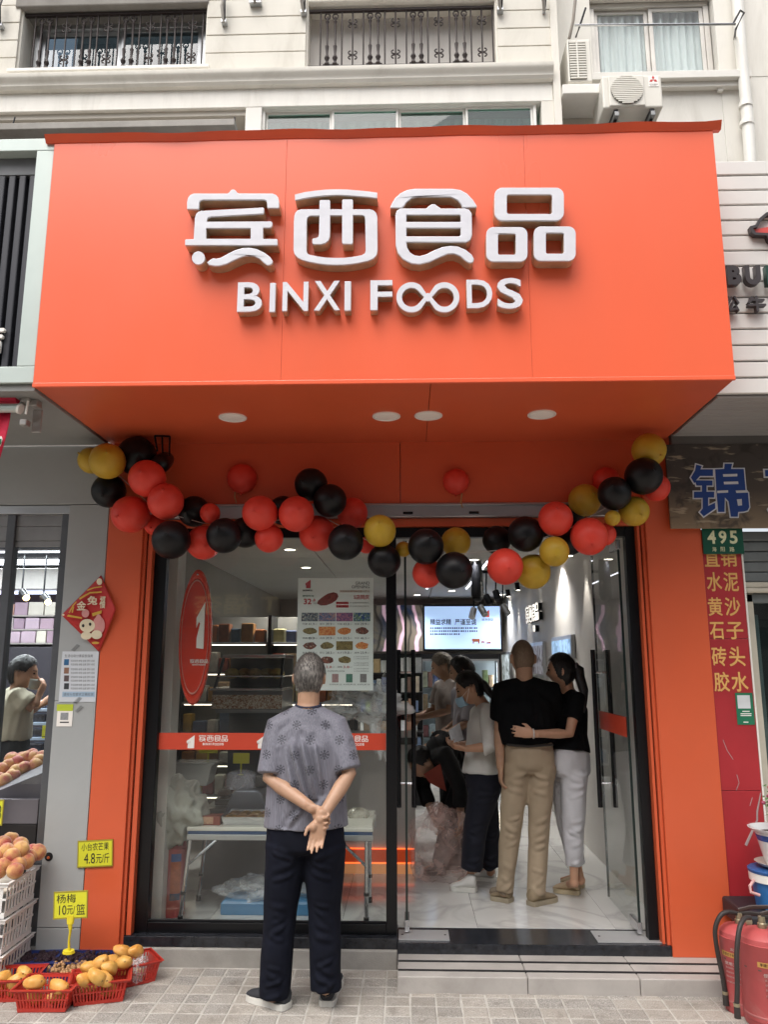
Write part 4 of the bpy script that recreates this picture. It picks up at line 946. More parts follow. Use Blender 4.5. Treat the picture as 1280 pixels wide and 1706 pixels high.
for x0, y0, x1, y1, lb_ in ((664, 1550, 747, 1566, 'steel floor spring cover below the left glass door'), (997, 1552, 1094, 1570, 'steel floor spring cover below the right glass door')):
    a = PZ(x0, y1, .132); b_ = PZ(x1, y0, .132); q = thing('floor_spring', lb_, 'floor plate', ((a.x + b_.x) / 2, (a.y + b_.y) / 2, .1305), 'floor spring covers')
    hx, hy = abs(b_.x - a.x) / 2, abs(b_.y - a.y) / 2
    MB().box(-hx, hx, -hy, hy, .0004, .006).build('cover_plate', M_SPR, q, bevel=.002)
    for sx in (-.85, .85): MB().lathe([(.007, .006), (.006, .0075), (.001, .008)], (sx * hx, 0, 0), 10).build('screw', M_DARKM, q)
# ================================================================== CEILING LAMPS
M_GLOW = mat('downlight_glow', 'fff4e2', .5, emit=9, var=0)
def downlight(X, Y, label, W=8.):
    t = thing('downlight', label, 'lamp', (X, Y, 2.629), 'ceiling downlights')
    MB().lathe([(.06, 0), (.06, -.005), (.046, -.005), (.046, 0)], n=20).build('trim_ring', M_LAMPW, t, smooth=True)
    MB().lathe([(.045, -.001), (.045, -.003), (.001, -.003)], n=20).build('lens', M_GLOW, t)
    l = bpy.data.lights.new('downlight_beam', 'SPOT'); l.energy = W * 8; l.spot_size = R(125); l.spot_blend = .9; l.shadow_soft_size = .05; l.color = (1, .975, .94)
    o = bpy.data.objects.new('downlight_beam', l); COL.objects.link(o); o.parent = t; o.location = (0, 0, -.012)
DL = [((483, 915), 'downlight nearest the glass in the ceiling behind the shop window'), ((510, 945), 'downlight further back in the ceiling behind the shop window'), ((790, 932), 'bright downlight in the ceiling right of the black post'),
      ((695, 992), 'left downlight of the row in front of the screen'), ((753, 984), 'middle downlight of the row in front of the screen'), ((996, 931), 'downlight near the right wall by the open door'), ((1014, 990), 'downlight deep in the shop seen through the right door')]
for (px, py), lb_ in DL:
    q = PZ(px, py, 2.63)
    x = max(-1.8, min(1.38, q.x)); downlight(x, min(11.5, q.y), lb_)
def ledstrip(x, y0, y1, lb_):
    t = thing('led_strip', lb_, 'lamp', (x, (y0 + y1) / 2, 2.628), 'ceiling light strips'); h = (y1 - y0) / 2
    MB().box(-.02, .02, -h, h, -.006, .0).build('channel', M_SILV, t); MB().box(-.013, .013, -h, h, -.0085, -.0062).build('diffuser', mat('led_glow', 'f4f6ff', .5, emit=3, var=0), t)
ledstrip(P(722, 980, 8).x, 7.6, 10.5, 'left thin light strip running along the shop ceiling'); ledstrip(P(800, 975, 8).x + .05, 7.6, 10.5, 'right thin light strip running along the shop ceiling')
# track with black spotlights and the round camera before the screen
tk = thing('track_light', 'ceiling track with small spotlights hanging before the bright screen', 'lamp', tuple(P(790, 985, 8.5)))
for k, (px, py, dx, m) in enumerate(((790, 1014, -.03, M_SILV), (800, 1010, .05, M_SILV), (810, 992, .04, M_DARKM), (838, 1008, .05, M_SILV), (826, 985, .02, M_DARKM))):
    q = P(px, py, 8.5)
    o = kid(MB().tube([q, q + Vector((dx, -.05, -.10))], .036, 12).build('spotlight', m, smooth=True), tk)
    o2 = MB().tube([q, (q.x + .01, q.y, 2.60)], .008, 6).build('stem', M_DARKM); o2.parent = o; o2.matrix_parent_inverse = Matrix()
kid(box('track', .45, 1.25, 8.47, 8.51, 2.60, 2.628, M_DARKM, None), tk)
cc = thing('ceiling_camera', 'black dome camera hanging from the ceiling above the screen', 'camera', tuple(P(796, 994, 7.6)))
q = P(796, 994, 7.6); kid(MB().ball(q, .055, .055, .05).build('dome', M_BLACK, smooth=True), cc); kid(MB().lathe([(.06, q.z), (.062, q.z + .03), (.05, 2.625), (.02, 2.629)], (q.x, q.y, 0), 18).build('housing', M_BLACK, smooth=True), cc)
# ================================================================== BACK OF THE SHOP: SCREEN, MURAL, FRIDGES
def emis(name, col, s, var=.03): return mat(name, col, .6, var=var, vs=1, emit=s)
YB = 11.9
tv = thing('wall_screen', 'bright pale blue screen with dark writing on the back wall', 'screen', tuple(P(770, 1045, YB)))
r_ = rect(708, 1010, 834, 1081, YB); kid(box('screen', r_[0], r_[1], YB, YB + .01, r_[2], r_[3], emis('screen_glow', 'a9c6ee', .5, .02), None, bevel=0), tv)
kid(box('bezel', r_[0] - .03, r_[1] + .03, YB + .0105, YB + .06, r_[2] - .03, r_[3] + .03, M_BLACK, None), tv)
M_TVT = emis('screen_text', '27344f', .06)
for s_, x0, x1 in (('精益求精', 717, 752), ('严谨至诚', 758, 794)):
    r2 = rect(x0, 1031, x1, 1041, YB); kid(text(s_, r2[0], r2[1], r2[2], r2[3], YB - .002, M_TVT, None, bold=.02), tv)
for i, (x0, x1) in enumerate(((717, 797), (717, 797), (717, 767))):
    r2 = rect(x0, 1045 + i * 5, x1, 1047.5 + i * 5, YB); b = MB(); n = 22 if i < 2 else 14
    for k in range(n):
        a = r2[0] + (r2[1] - r2[0]) * k / n; b.box(a, a + (r2[1] - r2[0]) / n * random.uniform(.45, .85), YB - .003, YB - .001, r2[2], r2[3])
    o = kid(b.build('print_line', M_TVT), tv); o['kind'] = 'stuff'
emblem_one(P(808, 1025, YB).x, P(808, 1028, YB).z, .11, YB - .001, emis('screen_red', 'b5392c', .3), tv)
wordmark(tv, P(803, 1030, YB).x, P(822, 1030, YB).x, P(810, 1030, YB).z, YB - .001, M_TVT, .001, latin=False)
M_COW = emis('screen_brown', '8a4a33', .2)
for pts in ([(786, 1066), (788, 1064), (799, 1064), (800, 1066), (799, 1072), (797, 1072), (797, 1069), (790, 1069), (790, 1072), (788, 1072), (788, 1068)], [(802, 1068), (807, 1068), (807, 1072), (805, 1070), (803, 1072)], [(811, 1070), (818, 1069), (818, 1072), (811, 1072)]):
    kid(MB().prism([[px2(p, YB) for p in pts]], YB - .003, YB - .001).build('animal_mark', M_COW), tv)
def mural_material():
    m, n, b, o = newmat('mural_print'); tc = n('TexCoord')
    nz = n('TexNoise', i_Vector=tc.outputs['Object'], i_Scale=2.2, i_Detail=5., i_Distortion=1.2); wv = n('TexWave', i_Vector=tc.outputs['Object'], i_Scale=1.3, i_Distortion=6., i_Detail=3.)
    c = n.mix(n.ramp(nz.outputs[0], .4, .6), lin('23304a'), lin('6a6258')); c = n.mix(n.ramp(wv.outputs[1], .82, .95), c, lin('d9b4c8')); c = n.mix(n.math('MULTIPLY', n.ramp(wv.outputs[1], .1, .0), .8), c, lin('0f1215'))
    L(m, c, b.inputs['Base Color']); L(m, c, b.inputs['Emission Color']); b.inputs['Emission Strength'].default_value = .25
    return m
mu = thing('wall_mural', 'dark food photo panel on the back wall left of the screen', 'picture', tuple(P(650, 1045, YB)))
r2 = rect(560, 1008, 705, 1085, YB); kid(box('print', r2[0], r2[1], YB + .02, YB + .05, r2[2], r2[3], mural_material(), None), mu)
M_FRI = mat('fridge_black', '141518', .35, var=.1); M_FRIN = mat('fridge_inside', 'd5dbde', .5, var=.05)
rF = rect(655, 1089, 836, 1150, 11.2); zt = rF[3]
M_PK = [mat('package_%d' % i, c, .4, var=.25, vs=14, rnd=.5) for i, c in enumerate(('b9bdc0', 'a08468', '8f9a6a', '9a6a5f', '6a7a9a', 'c4bba8', '7d6a5c', 'd0d2d0'))]
fe = [rF[0], P(697, 1120, 11.2).x, P(768, 1120, 11.2).x, rF[1]]
for i in range(3):
    a, b_ = fe[i], fe[i + 1]
    t = thing('drinks_fridge', ['narrow lit fridge behind the left door handles', 'lit glass fridge below the left part of the screen', 'lit glass fridge below the right end of the screen'][i], 'fridge', ((a + b_) / 2, 11.5, .13), 'lit fridges along the back wall')
    x0, x1 = a - t.location.x + .004, b_ - t.location.x - .004; H = zt - .13; Y = -.3
    b = MB(); b.box(x0, x0 + .03, Y, .3, 0, H); MB().box(x0, x0 + .03, Y, .3, 0, H).build('side_wall', M_FRI, t); MB().box(x1 - .03, x1, Y, .3, 0, H).build('side_wall', M_FRI, t)
    MB().box(x0 + .031, x1 - .031, Y, .3, H - .07, H).build('top_box', M_FRI, t); MB().box(x0 + .031, x1 - .031, Y, .3, 0, .14).build('plinth', M_FRI, t); MB().box(x0 + .031, x1 - .031, .25, .3, .141, H - .071).build('back_panel', M_FRIN, t)
    df = MB()
    for p0, p1, p2, p3 in ((x0 + .03, x0 + .06, .15, H - .075), (x1 - .06, x1 - .03, .15, H - .075)): df.box(p0, p1, Y - .03, Y - .002, p2, p3)
    df.box(x0 + .061, x1 - .061, Y - .03, Y - .002, H - .10, H - .075); df.box(x0 + .061, x1 - .061, Y - .03, Y - .002, .15, .18)
    d = df.build('door_frame', M_SILV, t); o = MB().box(x0 + .055, x1 - .055, Y - .018, Y - .012, .17, H - .09).build('pane', glassmat('fridge_glass', (.9, .94, .95)), t); o.parent = d
    MB().box(x1 - .055, x1 - .035, Y + .03, Y + .05, .2, H - .12).build('light_tube', emis('fridge_tube', 'f2f7ff', 2), t)
    l = bpy.data.lights.new('fridge_light', 'AREA'); l.shape = 'RECTANGLE'; l.size = .05; l.size_y = 1.3; l.energy = 5; l.color = (.9, .96, 1)
    lo = bpy.data.objects.new('fridge_light', l); COL.objects.link(lo); lo.parent = t; lo.location = (x1 - .07, Y + .04, .95); lo.rotation_euler = (R(90), 0, R(-30))
    for sfi in range(4):
        z = .16 + sfi * (H - .3) / 4; s_ = MB().box(x0 + .035, x1 - .035, Y + .06, .245, z, z + .012).build('shelf', M_STEEL, t)
        x = x0 + .06; k = 0
        while x < x1 - .11 and (sfi > 0 or True):
            wd = random.uniform(.06, .1); hh = random.uniform(.12, .24)
            o = MB().box(x, x + wd - .008, Y + .08, Y + .2, z + .013, z + .013 + hh).build('package', random.choice(M_PK), None, bevel=.006); o.parent = s_
            x += wd; k += 1
# tall shelf of colourful goods between post and handle
gs = thing('goods_shelf', 'shelf of small colourful packets seen between the black post and the door handle', 'shelf', tuple(P(655, 1500, 8.6)))
gx0, gx1 = P(585, 1150, 8.6).x, P(705, 1150, 8.6).x
kid(box('back_board', gx0, gx1, 8.9, 8.93, .13, 1.75, M_FRI, None), gs)
for k in range(6):
    z = .5 + k * .205; o = kid(box('shelf_board', gx0, gx1, 8.6, 8.9, z, z + .015, M_FRI, None), gs)
    x = gx0 + .01
    while x < gx1 - .06:
        wd = random.uniform(.05, .08); p_ = box('packet', x, x + wd - .006, 8.61, 8.70, z + .0155, z + .0155 + random.uniform(.1, .17), M_PK[(k * 3 + random.randrange(4)) % 8], None, bevel=.004); p_.parent = o; p_.matrix_parent_inverse = Matrix.Translation((0, 0, 0)); x += wd
# checkout counter with orange light bands
ct = thing('checkout_counter', 'pale checkout counter with glowing orange bands near its base', 'counter', tuple(PZ(630, 1500, .13)))
YC = 6.1; cx0, cx1 = P(572, 1300, YC).x, P(692, 1300, YC).x; Zc = lambda y: P(640, y, YC).z
kid(box('counter_body', cx0, cx1, YC + .02, YC + .6, .13, Zc(1240), mat('counter_white', 'bcb8b2', .35, var=.04), None, bevel=.006), ct)
kid(box('counter_top', cx0 - .02, cx1 + .02, YC - .02, YC + .62, Zc(1240) + .001, Zc(1228), mat('counter_top', '3b3834', .3), None, bevel=.005), ct)
kid(box('light_band', cx0, cx1 - .01, YC + .005, YC + .0195, Zc(1436), Zc(1415), emis('orange_band', 'b8431c', .2), None), ct); kid(box('light_band', cx0, cx1 - .01, YC + .005, YC + .0195, Zc(1456), Zc(1438), emis('warm_band', 'c98a5c', .25), None), ct)
for y in (1413, 1437, 1457): kid(box('led_line', cx0, cx1 - .01, YC + .0, YC + .015, Zc(y + 1.5), Zc(y), emis('orange_led', 'ff6a2c', 1.2), None), ct)
# tall display of packed goods behind the deli counter
ds = thing('goods_display', 'tall lit shelves of packed food behind the deli counter and poster', 'shelf', (-1.2, 7.0, .13))
ex0, ex1, YE = -1.95, -.42, 6.75
kid(box('back_board', ex0, ex1, YE + .34, YE + .37, .13, 2.05, mat('display_back', '8a867f', .5), None), ds)
for xx in (ex0, (ex0 + ex1) / 2 - .015, ex1 - .03): kid(box('upright', xx, xx + .03, YE, YE + .338, .13, 2.05, M_FRI, None), ds)
M_GD = [mat('goods_%d' % i, c, .4, var=.25, vs=14, rnd=.5) for i, c in enumerate(('a8483a', 'c9b58a', '8a5a3a', 'd0cdc6', '5f6f8a', 'b58a4a'))]
rd_ = random.Random(17)
for k in range(6):
    z = .55 + k * .25
    for a, b_ in ((ex0 + .031, (ex0 + ex1) / 2 - .016), ((ex0 + ex1) / 2 + .016, ex1 - .031)):
        s_ = kid(box('shelf_board', a, b_, YE + .01, YE + .337, z, z + .018, M_SILV, None), ds); x = a + .01
        o = box('shelf_lamp', a + .02, b_ - .02, YE + .012, YE + .026, z - .008, z - .0005, emis('shelf_lamp', 'fff0d8', 2.2), None, bevel=0); o.parent = s_; o.matrix_parent_inverse = Matrix()
        while x < b_ - .09:
            w_ = rd_.uniform(.07, .13); o = box('packet', x, x + w_ - .012, YE + .03, YE + .15, z + .0185, z + .0185 + rd_.uniform(.09, .17), rd_.choice(M_GD), None, bevel=.008); o.parent = s_; o.matrix_parent_inverse = Matrix(); x += w_
# ---- right wall: lit wordmark, framed pictures, screen, wall-washer lamps
ws = thing('wall_sign', 'small white lit wordmark on the right interior wall', 'sign', tuple(PX(895, 1040, 1.49)))
M_LIT = emis('lit_letter', 'fff8ee', .55)
qa, qb = PX(884, 1040, 1.49), PX(906, 1040, 1.49)
ya, yb = qa.y, qb.y
zt_ = PX(895, 1006, 1.49).z
wid = ya - yb
pl_ = Matrix(((0, -1, 0, 1.49), (-1, 0, 0, ya), (0, 0, 1, 0), (0, 0, 0, 1)))
WPL = Matrix(((0, 1, 0, 1.487), (-1, 0, 0, ya), (0, 0, 1, 0), (0, 0, 0, 1)))
wordmark(ws, 0.0, wid, zt_, 0.0, M_BLACK, .045, place=WPL, name='letter_return'); wordmark(ws, 0.0, wid, zt_, -.046, M_LIT, .004, place=WPL)
def framed(x0, y0, x1, y1, m, lb_, fm=M_SILV):
    a = PX(x0, (y0 + y1) / 2, 1.49); c = PX(x1, (y0 + y1) / 2, 1.49); zc = (PX(x1, y0, 1.49).z, PX(x1, y1, 1.49).z)
    t = thing('wall_picture', lb_, 'picture', (1.49, (a.y + c.y) / 2, zc[1]), 'pictures along the right interior wall'); h = (a.y - c.y) / 2; H = zc[0] - zc[1]
    MB().box(-.03, .008, -h, h, 0, H).build('frame', fm, t, bevel=.006); MB().box(-.034, -.0305, -h + .04, h - .04, .04, H - .04).build('print', m, t)
def picmat(name, c1, c2, e):
    m, n, b, o = newmat(name); tc = n('TexCoord'); nz = n('TexNoise', i_Vector=tc.outputs['Object'], i_Scale=7., i_Detail=5., i_Distortion=1.5)
    c = n.mix(n.ramp(nz.outputs[0], .4, .6), lin(c1), lin(c2)); L(m, c, b.inputs['Base Color']); L(m, c, b.inputs['Emission Color']); b.inputs['Emission Strength'].default_value = e
    return m
framed(924, 1056, 958, 1096, picmat('pic_a', '9fc0e0', '6f8fae', .5), 'pale blue framed picture nearest the open door')
framed(888, 1068, 910, 1130, picmat('pic_b', '8a8a90', '3b2a26', .35), 'dark framed picture in the middle of the right wall')
framed(840, 1085, 853, 1140, picmat('pic_c', 'c4cdd0', '55605a', .5), 'far framed picture beside the fridges')
for k, px in enumerate((846, 862, 880, 905, 950)):
    q = PX(px, 985, 1.36); t = thing('wall_washer', ORD[k] + ' wall-washer spotlight from the back along the right wall', 'lamp', (1.36, q.y, 2.62), 'wall-washer spotlights')
    MB().tube([(0, 0, 0), (.01, 0, -.09)], .03, 12).build('spot_body', M_DARKM, t, smooth=True)
    MB().lathe([(.024, -.0935), (.001, -.094)], (.012, 0, 0), 12).build('lens', M_GLOW, t)
    l = bpy.data.lights.new('washer_beam', 'SPOT'); l.energy = 9; l.spot_size = R(50); l.spot_blend = .5; l.shadow_soft_size = .03; l.color = (1, .94, .85)
    o = bpy.data.objects.new('washer_beam', l); COL.objects.link(o); o.parent = t; o.location = (.02, 0, -.10); o.rotation_euler = (0, R(-8), 0)
# ================================================================== BEHIND THE WINDOW: POSTER, OVAL PLATE, DELI COUNTER, TABLE ...
YP = 4.795
po = thing('price_poster', 'white grand opening poster with rows of food pictures and prices', 'poster', tuple(P(558, 1150, YP)))
pr_ = rect(495, 963, 622, 1150, YP)
kid(box('sheet', pr_[0], pr_[1], YP, YP + .004, pr_[2], pr_[3], mat('poster_paper', 'dfe4e2', .5, var=.02), None, bevel=0), po)
def pq(x, y):   # poster detail coordinates from the enlarged view (490,955, x8.533)
    return (490 + x / 8.533, 955 + y / 8.533)
def ptext(s, x0, y0, x1, y1, m, bold=0.):
    a = pq(x0, y0); b_ = pq(x1, y1); r = rect(a[0], a[1], b_[0], b_[1], YP); return kid(text(s, r[0], r[1], r[2], r[3], YP - .001, m, None, bold=bold), po)
def pbox(x0, y0, x1, y1, m, name='print_block', d=.0006):
    a = pq(x0, y0); b_ = pq(x1, y1); r = rect(a[0], a[1], b_[0], b_[1], YP); return kid(box(name, r[0], r[1], YP - d - .0004, YP - .0004, r[2], r[3], m, None, bevel=0), po)
M_GRY = mat('grey_print', '55585a', .6); M_PRED = mat('poster_red', 'b02a35', .5); M_PGRN = mat('poster_green', '2f6b4a', .5); M_TAN = mat('poster_tan', 'b07f5e', .5)
ptext('GRAND', 872, 118, 1075, 162, M_GRY, .01); ptext('OPENING', 820, 172, 1075, 213, M_GRY, .01)
ptext('宾西食品海阳路店盛大开业', 650, 240, 1075, 272, M_TAN, .01); ptext('5店同庆', 850, 305, 1072, 372, M_PRED, .02)
ptext('32', 138, 360, 248, 442, M_PRED, .03); ptext('.8', 262, 360, 302, 400, M_PRED, .02); ptext('原切牛排', 120, 312, 285, 335, M_PGRN, .02); ptext('元/盒', 275, 412, 315, 440, M_GRY)
pbox(600, 405, 775, 438, M_PRED); pbox(600, 452, 775, 487, M_PRED)
for y in (420, 468):
    ptext('全场满减活动', 615, y - 12, 765, y + 12, M_PRINTW); ptext('开业期间进店有礼', 790, y - 10, 1072, y + 10, M_GRY)
ptext('宾西食品', 122, 232, 262, 256, M_INK, .02)
a = pq(160, 212); emblem_one(P(a[0], a[1], YP).x, P(a[0], a[1], YP).z, .052, YP - .001, M_PRED, po, .001)
def foodmat(i, c1, c2, c3):
    m, n, b, o = newmat('food_print_%d' % i); ge = n('NewGeometry'); nz = n('TexNoise', i_Vector=ge.outputs['Position'], i_Scale=60., i_Detail=4., i_Distortion=1.2); n2 = n('TexVoronoi', i_Vector=ge.outputs['Position'], i_Scale=75.)
    c = n.mix(n.ramp(nz.outputs[0], .4, .62), lin(c1), lin(c2)); c = n.mix(n.ramp(n2.outputs['Distance'], .3, .15), c, lin(c3)); L(m, c, b.inputs['Base Color']); b.inputs['Roughness'].default_value = .5
    return m
FM = [foodmat(0, '2a3550', '8f9a9a', 'c9c0b0'), foodmat(1, '3b5a8a', 'b08a8a', '7a94b5'), foodmat(2, '5a3f7a', 'b5748a', '3c3a68'), foodmat(3, '274a8a', '7a9a6a', 'c9d5e0'), foodmat(4, 'b56a5a', 'd9b5a5', '6a3a30'), foodmat(5, 'c96a30', 'd9a060', '9a3f20'), foodmat(6, '4a2a25', '8a5040', 'a8a090'), foodmat(7, '6a5a35', '8a7a4a', '4a4028')]
steak = [(325, 430), (345, 385), (400, 340), (480, 290), (560, 268), (615, 285), (632, 330), (600, 385), (540, 425), (460, 455), (380, 458)]
kid(MB().prism([[px2(pq(*p), YP) for p in steak]], YP - .0012, YP - .0004).build('food_picture', foodmat(9, '6a2320', '8a3a32', '4a1a1a')), po)
kk = 0
for r0, (y0, y1) in enumerate(((560, 682), (757, 882), (965, 1090), (1170, 1292))):
    for c0, (x0, x1) in enumerate(((105, 345), (352, 590), (600, 836), (845, 1085))):
        if r0 == 3 and c0 in (0, 3): continue
        if r0 == 0 or (r0, c0) in ((1, 1), (2, 2)): pbox(x0, y0, x1, y1, FM[c0 if r0 == 0 else 5 if r0 == 1 else 7], 'food_picture')
        else:
            n = 12; cx, cy = (x0 + x1) / 2, (y0 + y1) / 2
            pts = [(cx + (x1 - x0) * .46 * math.cos(R(360 * k / n)) * random.uniform(.75, 1), cy + (y1 - y0) * .46 * math.sin(R(360 * k / n)) * random.uniform(.75, 1)) for k in range(n)]
            kid(MB().prism([[px2(pq(*p), YP) for p in pts]], YP - .0012, YP - .0004).build('food_picture', FM[4 + (r0 * 3 + c0) % 4]), po)
        pr = (('41.9', '39.9', '43.8', '29.9'), ('83', '39.9', '33.5', '46.5'), ('24.8', '28.5', '19.8', '23.9'), ('', '2.8', '3.8', ''))[r0][c0]
        ptext(pr, x0 + 100, y1 + 22, x0 + 185, y1 + 56, M_GRY if r0 == 0 else M_PRED if r0 == 3 else M_GRY, .01); ptext('元/斤', x0 + 192, y1 + 30, x0 + 225, y1 + 52, M_GRY); ptext(('牛腱', '肥牛', '牛腩', '羊排', '鸡胸', '鸡排', '牛舌', '牛肚', '鱼条', '虾仁', '丸子', '卤肉', '香肠', '烤肠', '培根', '牛肉')[r0 * 4 + c0], x0 + 15, y1 + 25, x0 + 85, y1 + 52, M_INK)
for y in (1185, 1215, 1275, 1305, 1355, 1390): ptext('以上价格为活动期间价格', 850, y - 8, 1060, y + 8, M_GRY)
ptext('活动详情以店内公示为准', 470, 1378, 720, 1400, M_GRY)
for x, c in ((540, 'a08080'), (740, '4f7a6a'), (940, '7d7a7a')):
    pbox(x, 1430, x + 92, 1550, mat('blank_code_' + c, c, .6, var=.2, vs=90)); ptext('扫码关注', x - 40, 1568, x + 140, 1590, M_GRY)
# oval red acrylic plate on the pilaster
ov = thing('oval_plate', 'tall red oval acrylic plate with white figure one inside the window', 'sign', tuple(P(328, 1172, 4.92)))
qc = P(327, 1060, 4.92); rx = (P(354, 1060, 4.92).x - P(300, 1060, 4.92).x) / 2; rz = (P(327, 947, 4.92).z - P(327, 1172, 4.92).z) / 2
M_ACR = mat('red_acrylic', 'dc3a1c', .12, var=.05, coat=.5)
ring = lambda k, y: [(qc.x + rx * k * math.cos(R(a)), y, qc.z + rz * k * math.sin(R(a))) for a in range(0, 360, 8)]
kid(MB().loft([ring(.97, 4.93), ring(1, 4.92), ring(1, 4.90), ring(.97, 4.888), ring(.9, 4.886), ring(.88, 4.892)]).build('rim', M_ACR, smooth=True), ov)
kid(MB().loft([ring(.86, 4.8915), ring(.85, 4.887), ring(.6, 4.884), ring(.05, 4.883)]).build('disc', mat('red_acrylic_face', 'd2351c', .08, var=.06, coat=.6), smooth=True), ov)
z4 = lambda p: px2((230 + p[0] / 4.491, 900 + p[1] / 4.491), 4.88)
kid(MB().prism([[z4(p) for p in [(440, 580), (505, 462), (490, 812), (437, 806), (440, 730), (468, 620), (455, 612), (438, 655)]]], 4.874, 4.880).build('emblem', M_PRINTW), ov)
a = P(317, 1096, 4.88).x; b_ = P(347, 1096, 4.88).x
wordmark(ov, a, b_, P(330, 1098, 4.88).z, 4.880, M_PRINTW, .002)
kid(MB().loft([ring(.845, 4.8865), ring(.84, 4.8815), ring(.825, 4.8815), ring(.82, 4.8865)], cap=False).build('pale_outline', mat('pale_outline', 'e0988a', .3), smooth=True), ov)
kid(MB().ball((qc.x, 4.89, qc.z + rz * .92), .008).build('standoff', M_STEEL, smooth=True), ov)
# deli counter with warm cabinet, trays and price tags
dc = thing('deli_counter', 'dark glass-fronted deli counter behind the shop window', 'counter', (-.75, 5.95, .13))
DX0, DX1 = -1.42, -.56; YD = 5.65
M_CTR = mat('counter_dark', '707276', .35, var=.1); M_CTRL = mat('counter_steel', '8d8f92', .3, metal=.7)
kid(box('base', DX0, DX1, YD, YD + .75, .13, .62, M_CTR, None, bevel=.01), dc); kid(box('deck', DX0, DX1, YD - .01, YD + .75, .621, .655, M_CTRL, None), dc)
kid(box('back_panel', DX0, DX1, YD + .70, YD + .75, .656, 1.28, M_CTR, None), dc); kid(box('top_shelf', DX0, DX1, YD + .25, YD + .75, 1.281, 1.31, M_CTRL, None), dc)
b = MB(); rings = []
for t in range(7): rings.append([(x, YD + .02 + .24 * (t / 6) ** 2, .66 + .62 * t / 6) for x in (DX0 + .01, DX1 - .01)] + [(x, YD + .026 + .24 * (t / 6) ** 2, .66 + .62 * t / 6) for x in (DX1 - .01, DX0 + .01)])
kid(b.loft(rings).build('curved_glass', glassmat('deli_glass', (.9, .93, .93)), smooth=True), dc)
for i in range(3):
    x = DX0 + .05 + i * .26; kid(box('tray', x, x + .21, YD + .12, YD + .5, .657, .70, M_STEEL, None, bevel=.005), dc)
    for k in range(4):
        kid(MB().ball((x + .05 + .1 * (k % 2), YD + .2 + .16 * (k // 2), .725), .05, .07, .028, 10, 6).build('meat_piece', mat('cooked_meat', '6a3a26', .35, var=.3, vs=25, rnd=.4), smooth=True), dc)
M_TAG = mat('yellow_tag', 'c9c233', .5, var=.05, emit=0)
for i, (px, py, w_, h_) in enumerate(((347, 1249, 30, 10), (402, 1263, 26, 16))):
    q = P(px, py, 5.55); t = thing('price_tag', ['yellow price tag standing below the first vinyl emblem', 'yellow price tag standing left of the man in the patterned shirt'][i], 'price tag', (q.x, 5.55, q.z), 'price tags on the deli counter')
    s_ = w_ / FPX * 5.6; hh = h_ / FPX * 5.6
    MB().box(-s_ / 2, s_ / 2, 0, .004, -hh / 2, hh / 2).build('card', M_TAG, t); MB().tube([(0, .004, -hh / 2), (0, .004, -hh / 2 - .07)], .006, 6).build('stem', M_TAG, t); MB().box(-.02, .02, -.01, .02, -hh / 2 - .075, -hh / 2 - .0705).build('clip', M_TAG, t)
# warming cabinet on the counter top
wc = thing('warming_cabinet', 'steel warming cabinet with sloped glass above the deli counter', 'cabinet', (-1.1, 6.0, 1.31))
wx0, wx1 = P(352, 1140, 5.85).x, P(472, 1140, 5.85).x; Zw = lambda y: P(400, y, 5.85).z
kid(box('roof', wx0 + .06, wx1, 5.9, 6.35, Zw(1096), Zw(1090), M_STEEL, None, bevel=.004), wc); kid(box('floor', wx0, wx1, 5.8, 6.35, Zw(1150), Zw(1146), M_STEEL, None), wc)
kid(box('middle_shelf', wx0 + .02, wx1, 5.85, 6.35, Zw(1128), Zw(1125), M_STEEL, None), wc); kid(box('back', wx0 + .03, wx1, 6.33, 6.36, Zw(1150), Zw(1096), mat('cabinet_back', '8b8a84', .5), None), wc)
for x in (wx0 + .03, wx1 - .015): kid(MB().tube([(x, 5.82, Zw(1149)), (x + (.04 if x < wx1 - .1 else 0), 5.92, Zw(1096))], .012, 6).build('post', M_DARKM), wc)
kid(box('picture_strip', wx0 + .02, wx1, 5.80, 5.815, Zw(1180), Zw(1157), foodmat(12, 'cfc8b8', '8a5a3a', '5a3a25'), None), wc); kid(box('base_box', wx0 + .02, wx1, 5.816, 6.35, Zw(1182), Zw(1151), M_CTR, None), wc)
for k in range(5): kid(MB().ball((wx0 + .12 + k * .085, 6.0 + .05 * (k % 2), Zw(1122)), .06, .09, .04, 10, 6).build('bun', mat('bread', 'c0a060', .6, var=.2, rnd=.3), smooth=True), wc)
# steel meat slicer / scale in front of the striped shirt
sc_ = thing('scale', 'grey shop scale with clear lid on the deli counter', 'scale', tuple(P(410, 1330, 5.45)))
r2 = rect(385, 1310, 450, 1372, 5.45)
kid(MB().loft([[(x, y, z) for x, y in ((r2[0] - i_, 5.30), (r2[1] + i_, 5.30), (r2[1] + i_, 5.6), (r2[0] - i_, 5.6))] for i_, z in ((.0, r2[2]), (.01, r2[2] + .1), (-.03, r2[3] - .03), (-.06, r2[3]))]).build('housing', mat('slicer_grey', '5d616b', .3, metal=.4, var=.1), bevel=.012), sc_)
r3 = rect(380, 1282, 425, 1312, 5.45); kid(MB().lathe([(.10, r3[2]), (.105, r3[2] + .04), (.09, r3[3] - .02), (.04, r3[3]), (.005, r3[3])], ((r3[0] + r3[1]) / 2, 5.45, 0), 22).build('clear_lid', plastic_film('clear_lid', (.8, .8, .9), .35), smooth=True), sc_)
kid(box('display', r3[1] + .01, r3[1] + .09, 5.40, 5.45, r3[2] + .01, r3[2] + .08, M_BLACK, None, bevel=.006), sc_)
wb_ = thing('plastic_tub', 'white plastic tub with film over it behind the white bag', 'tub', tuple(P(328, 1300, 5.6)))
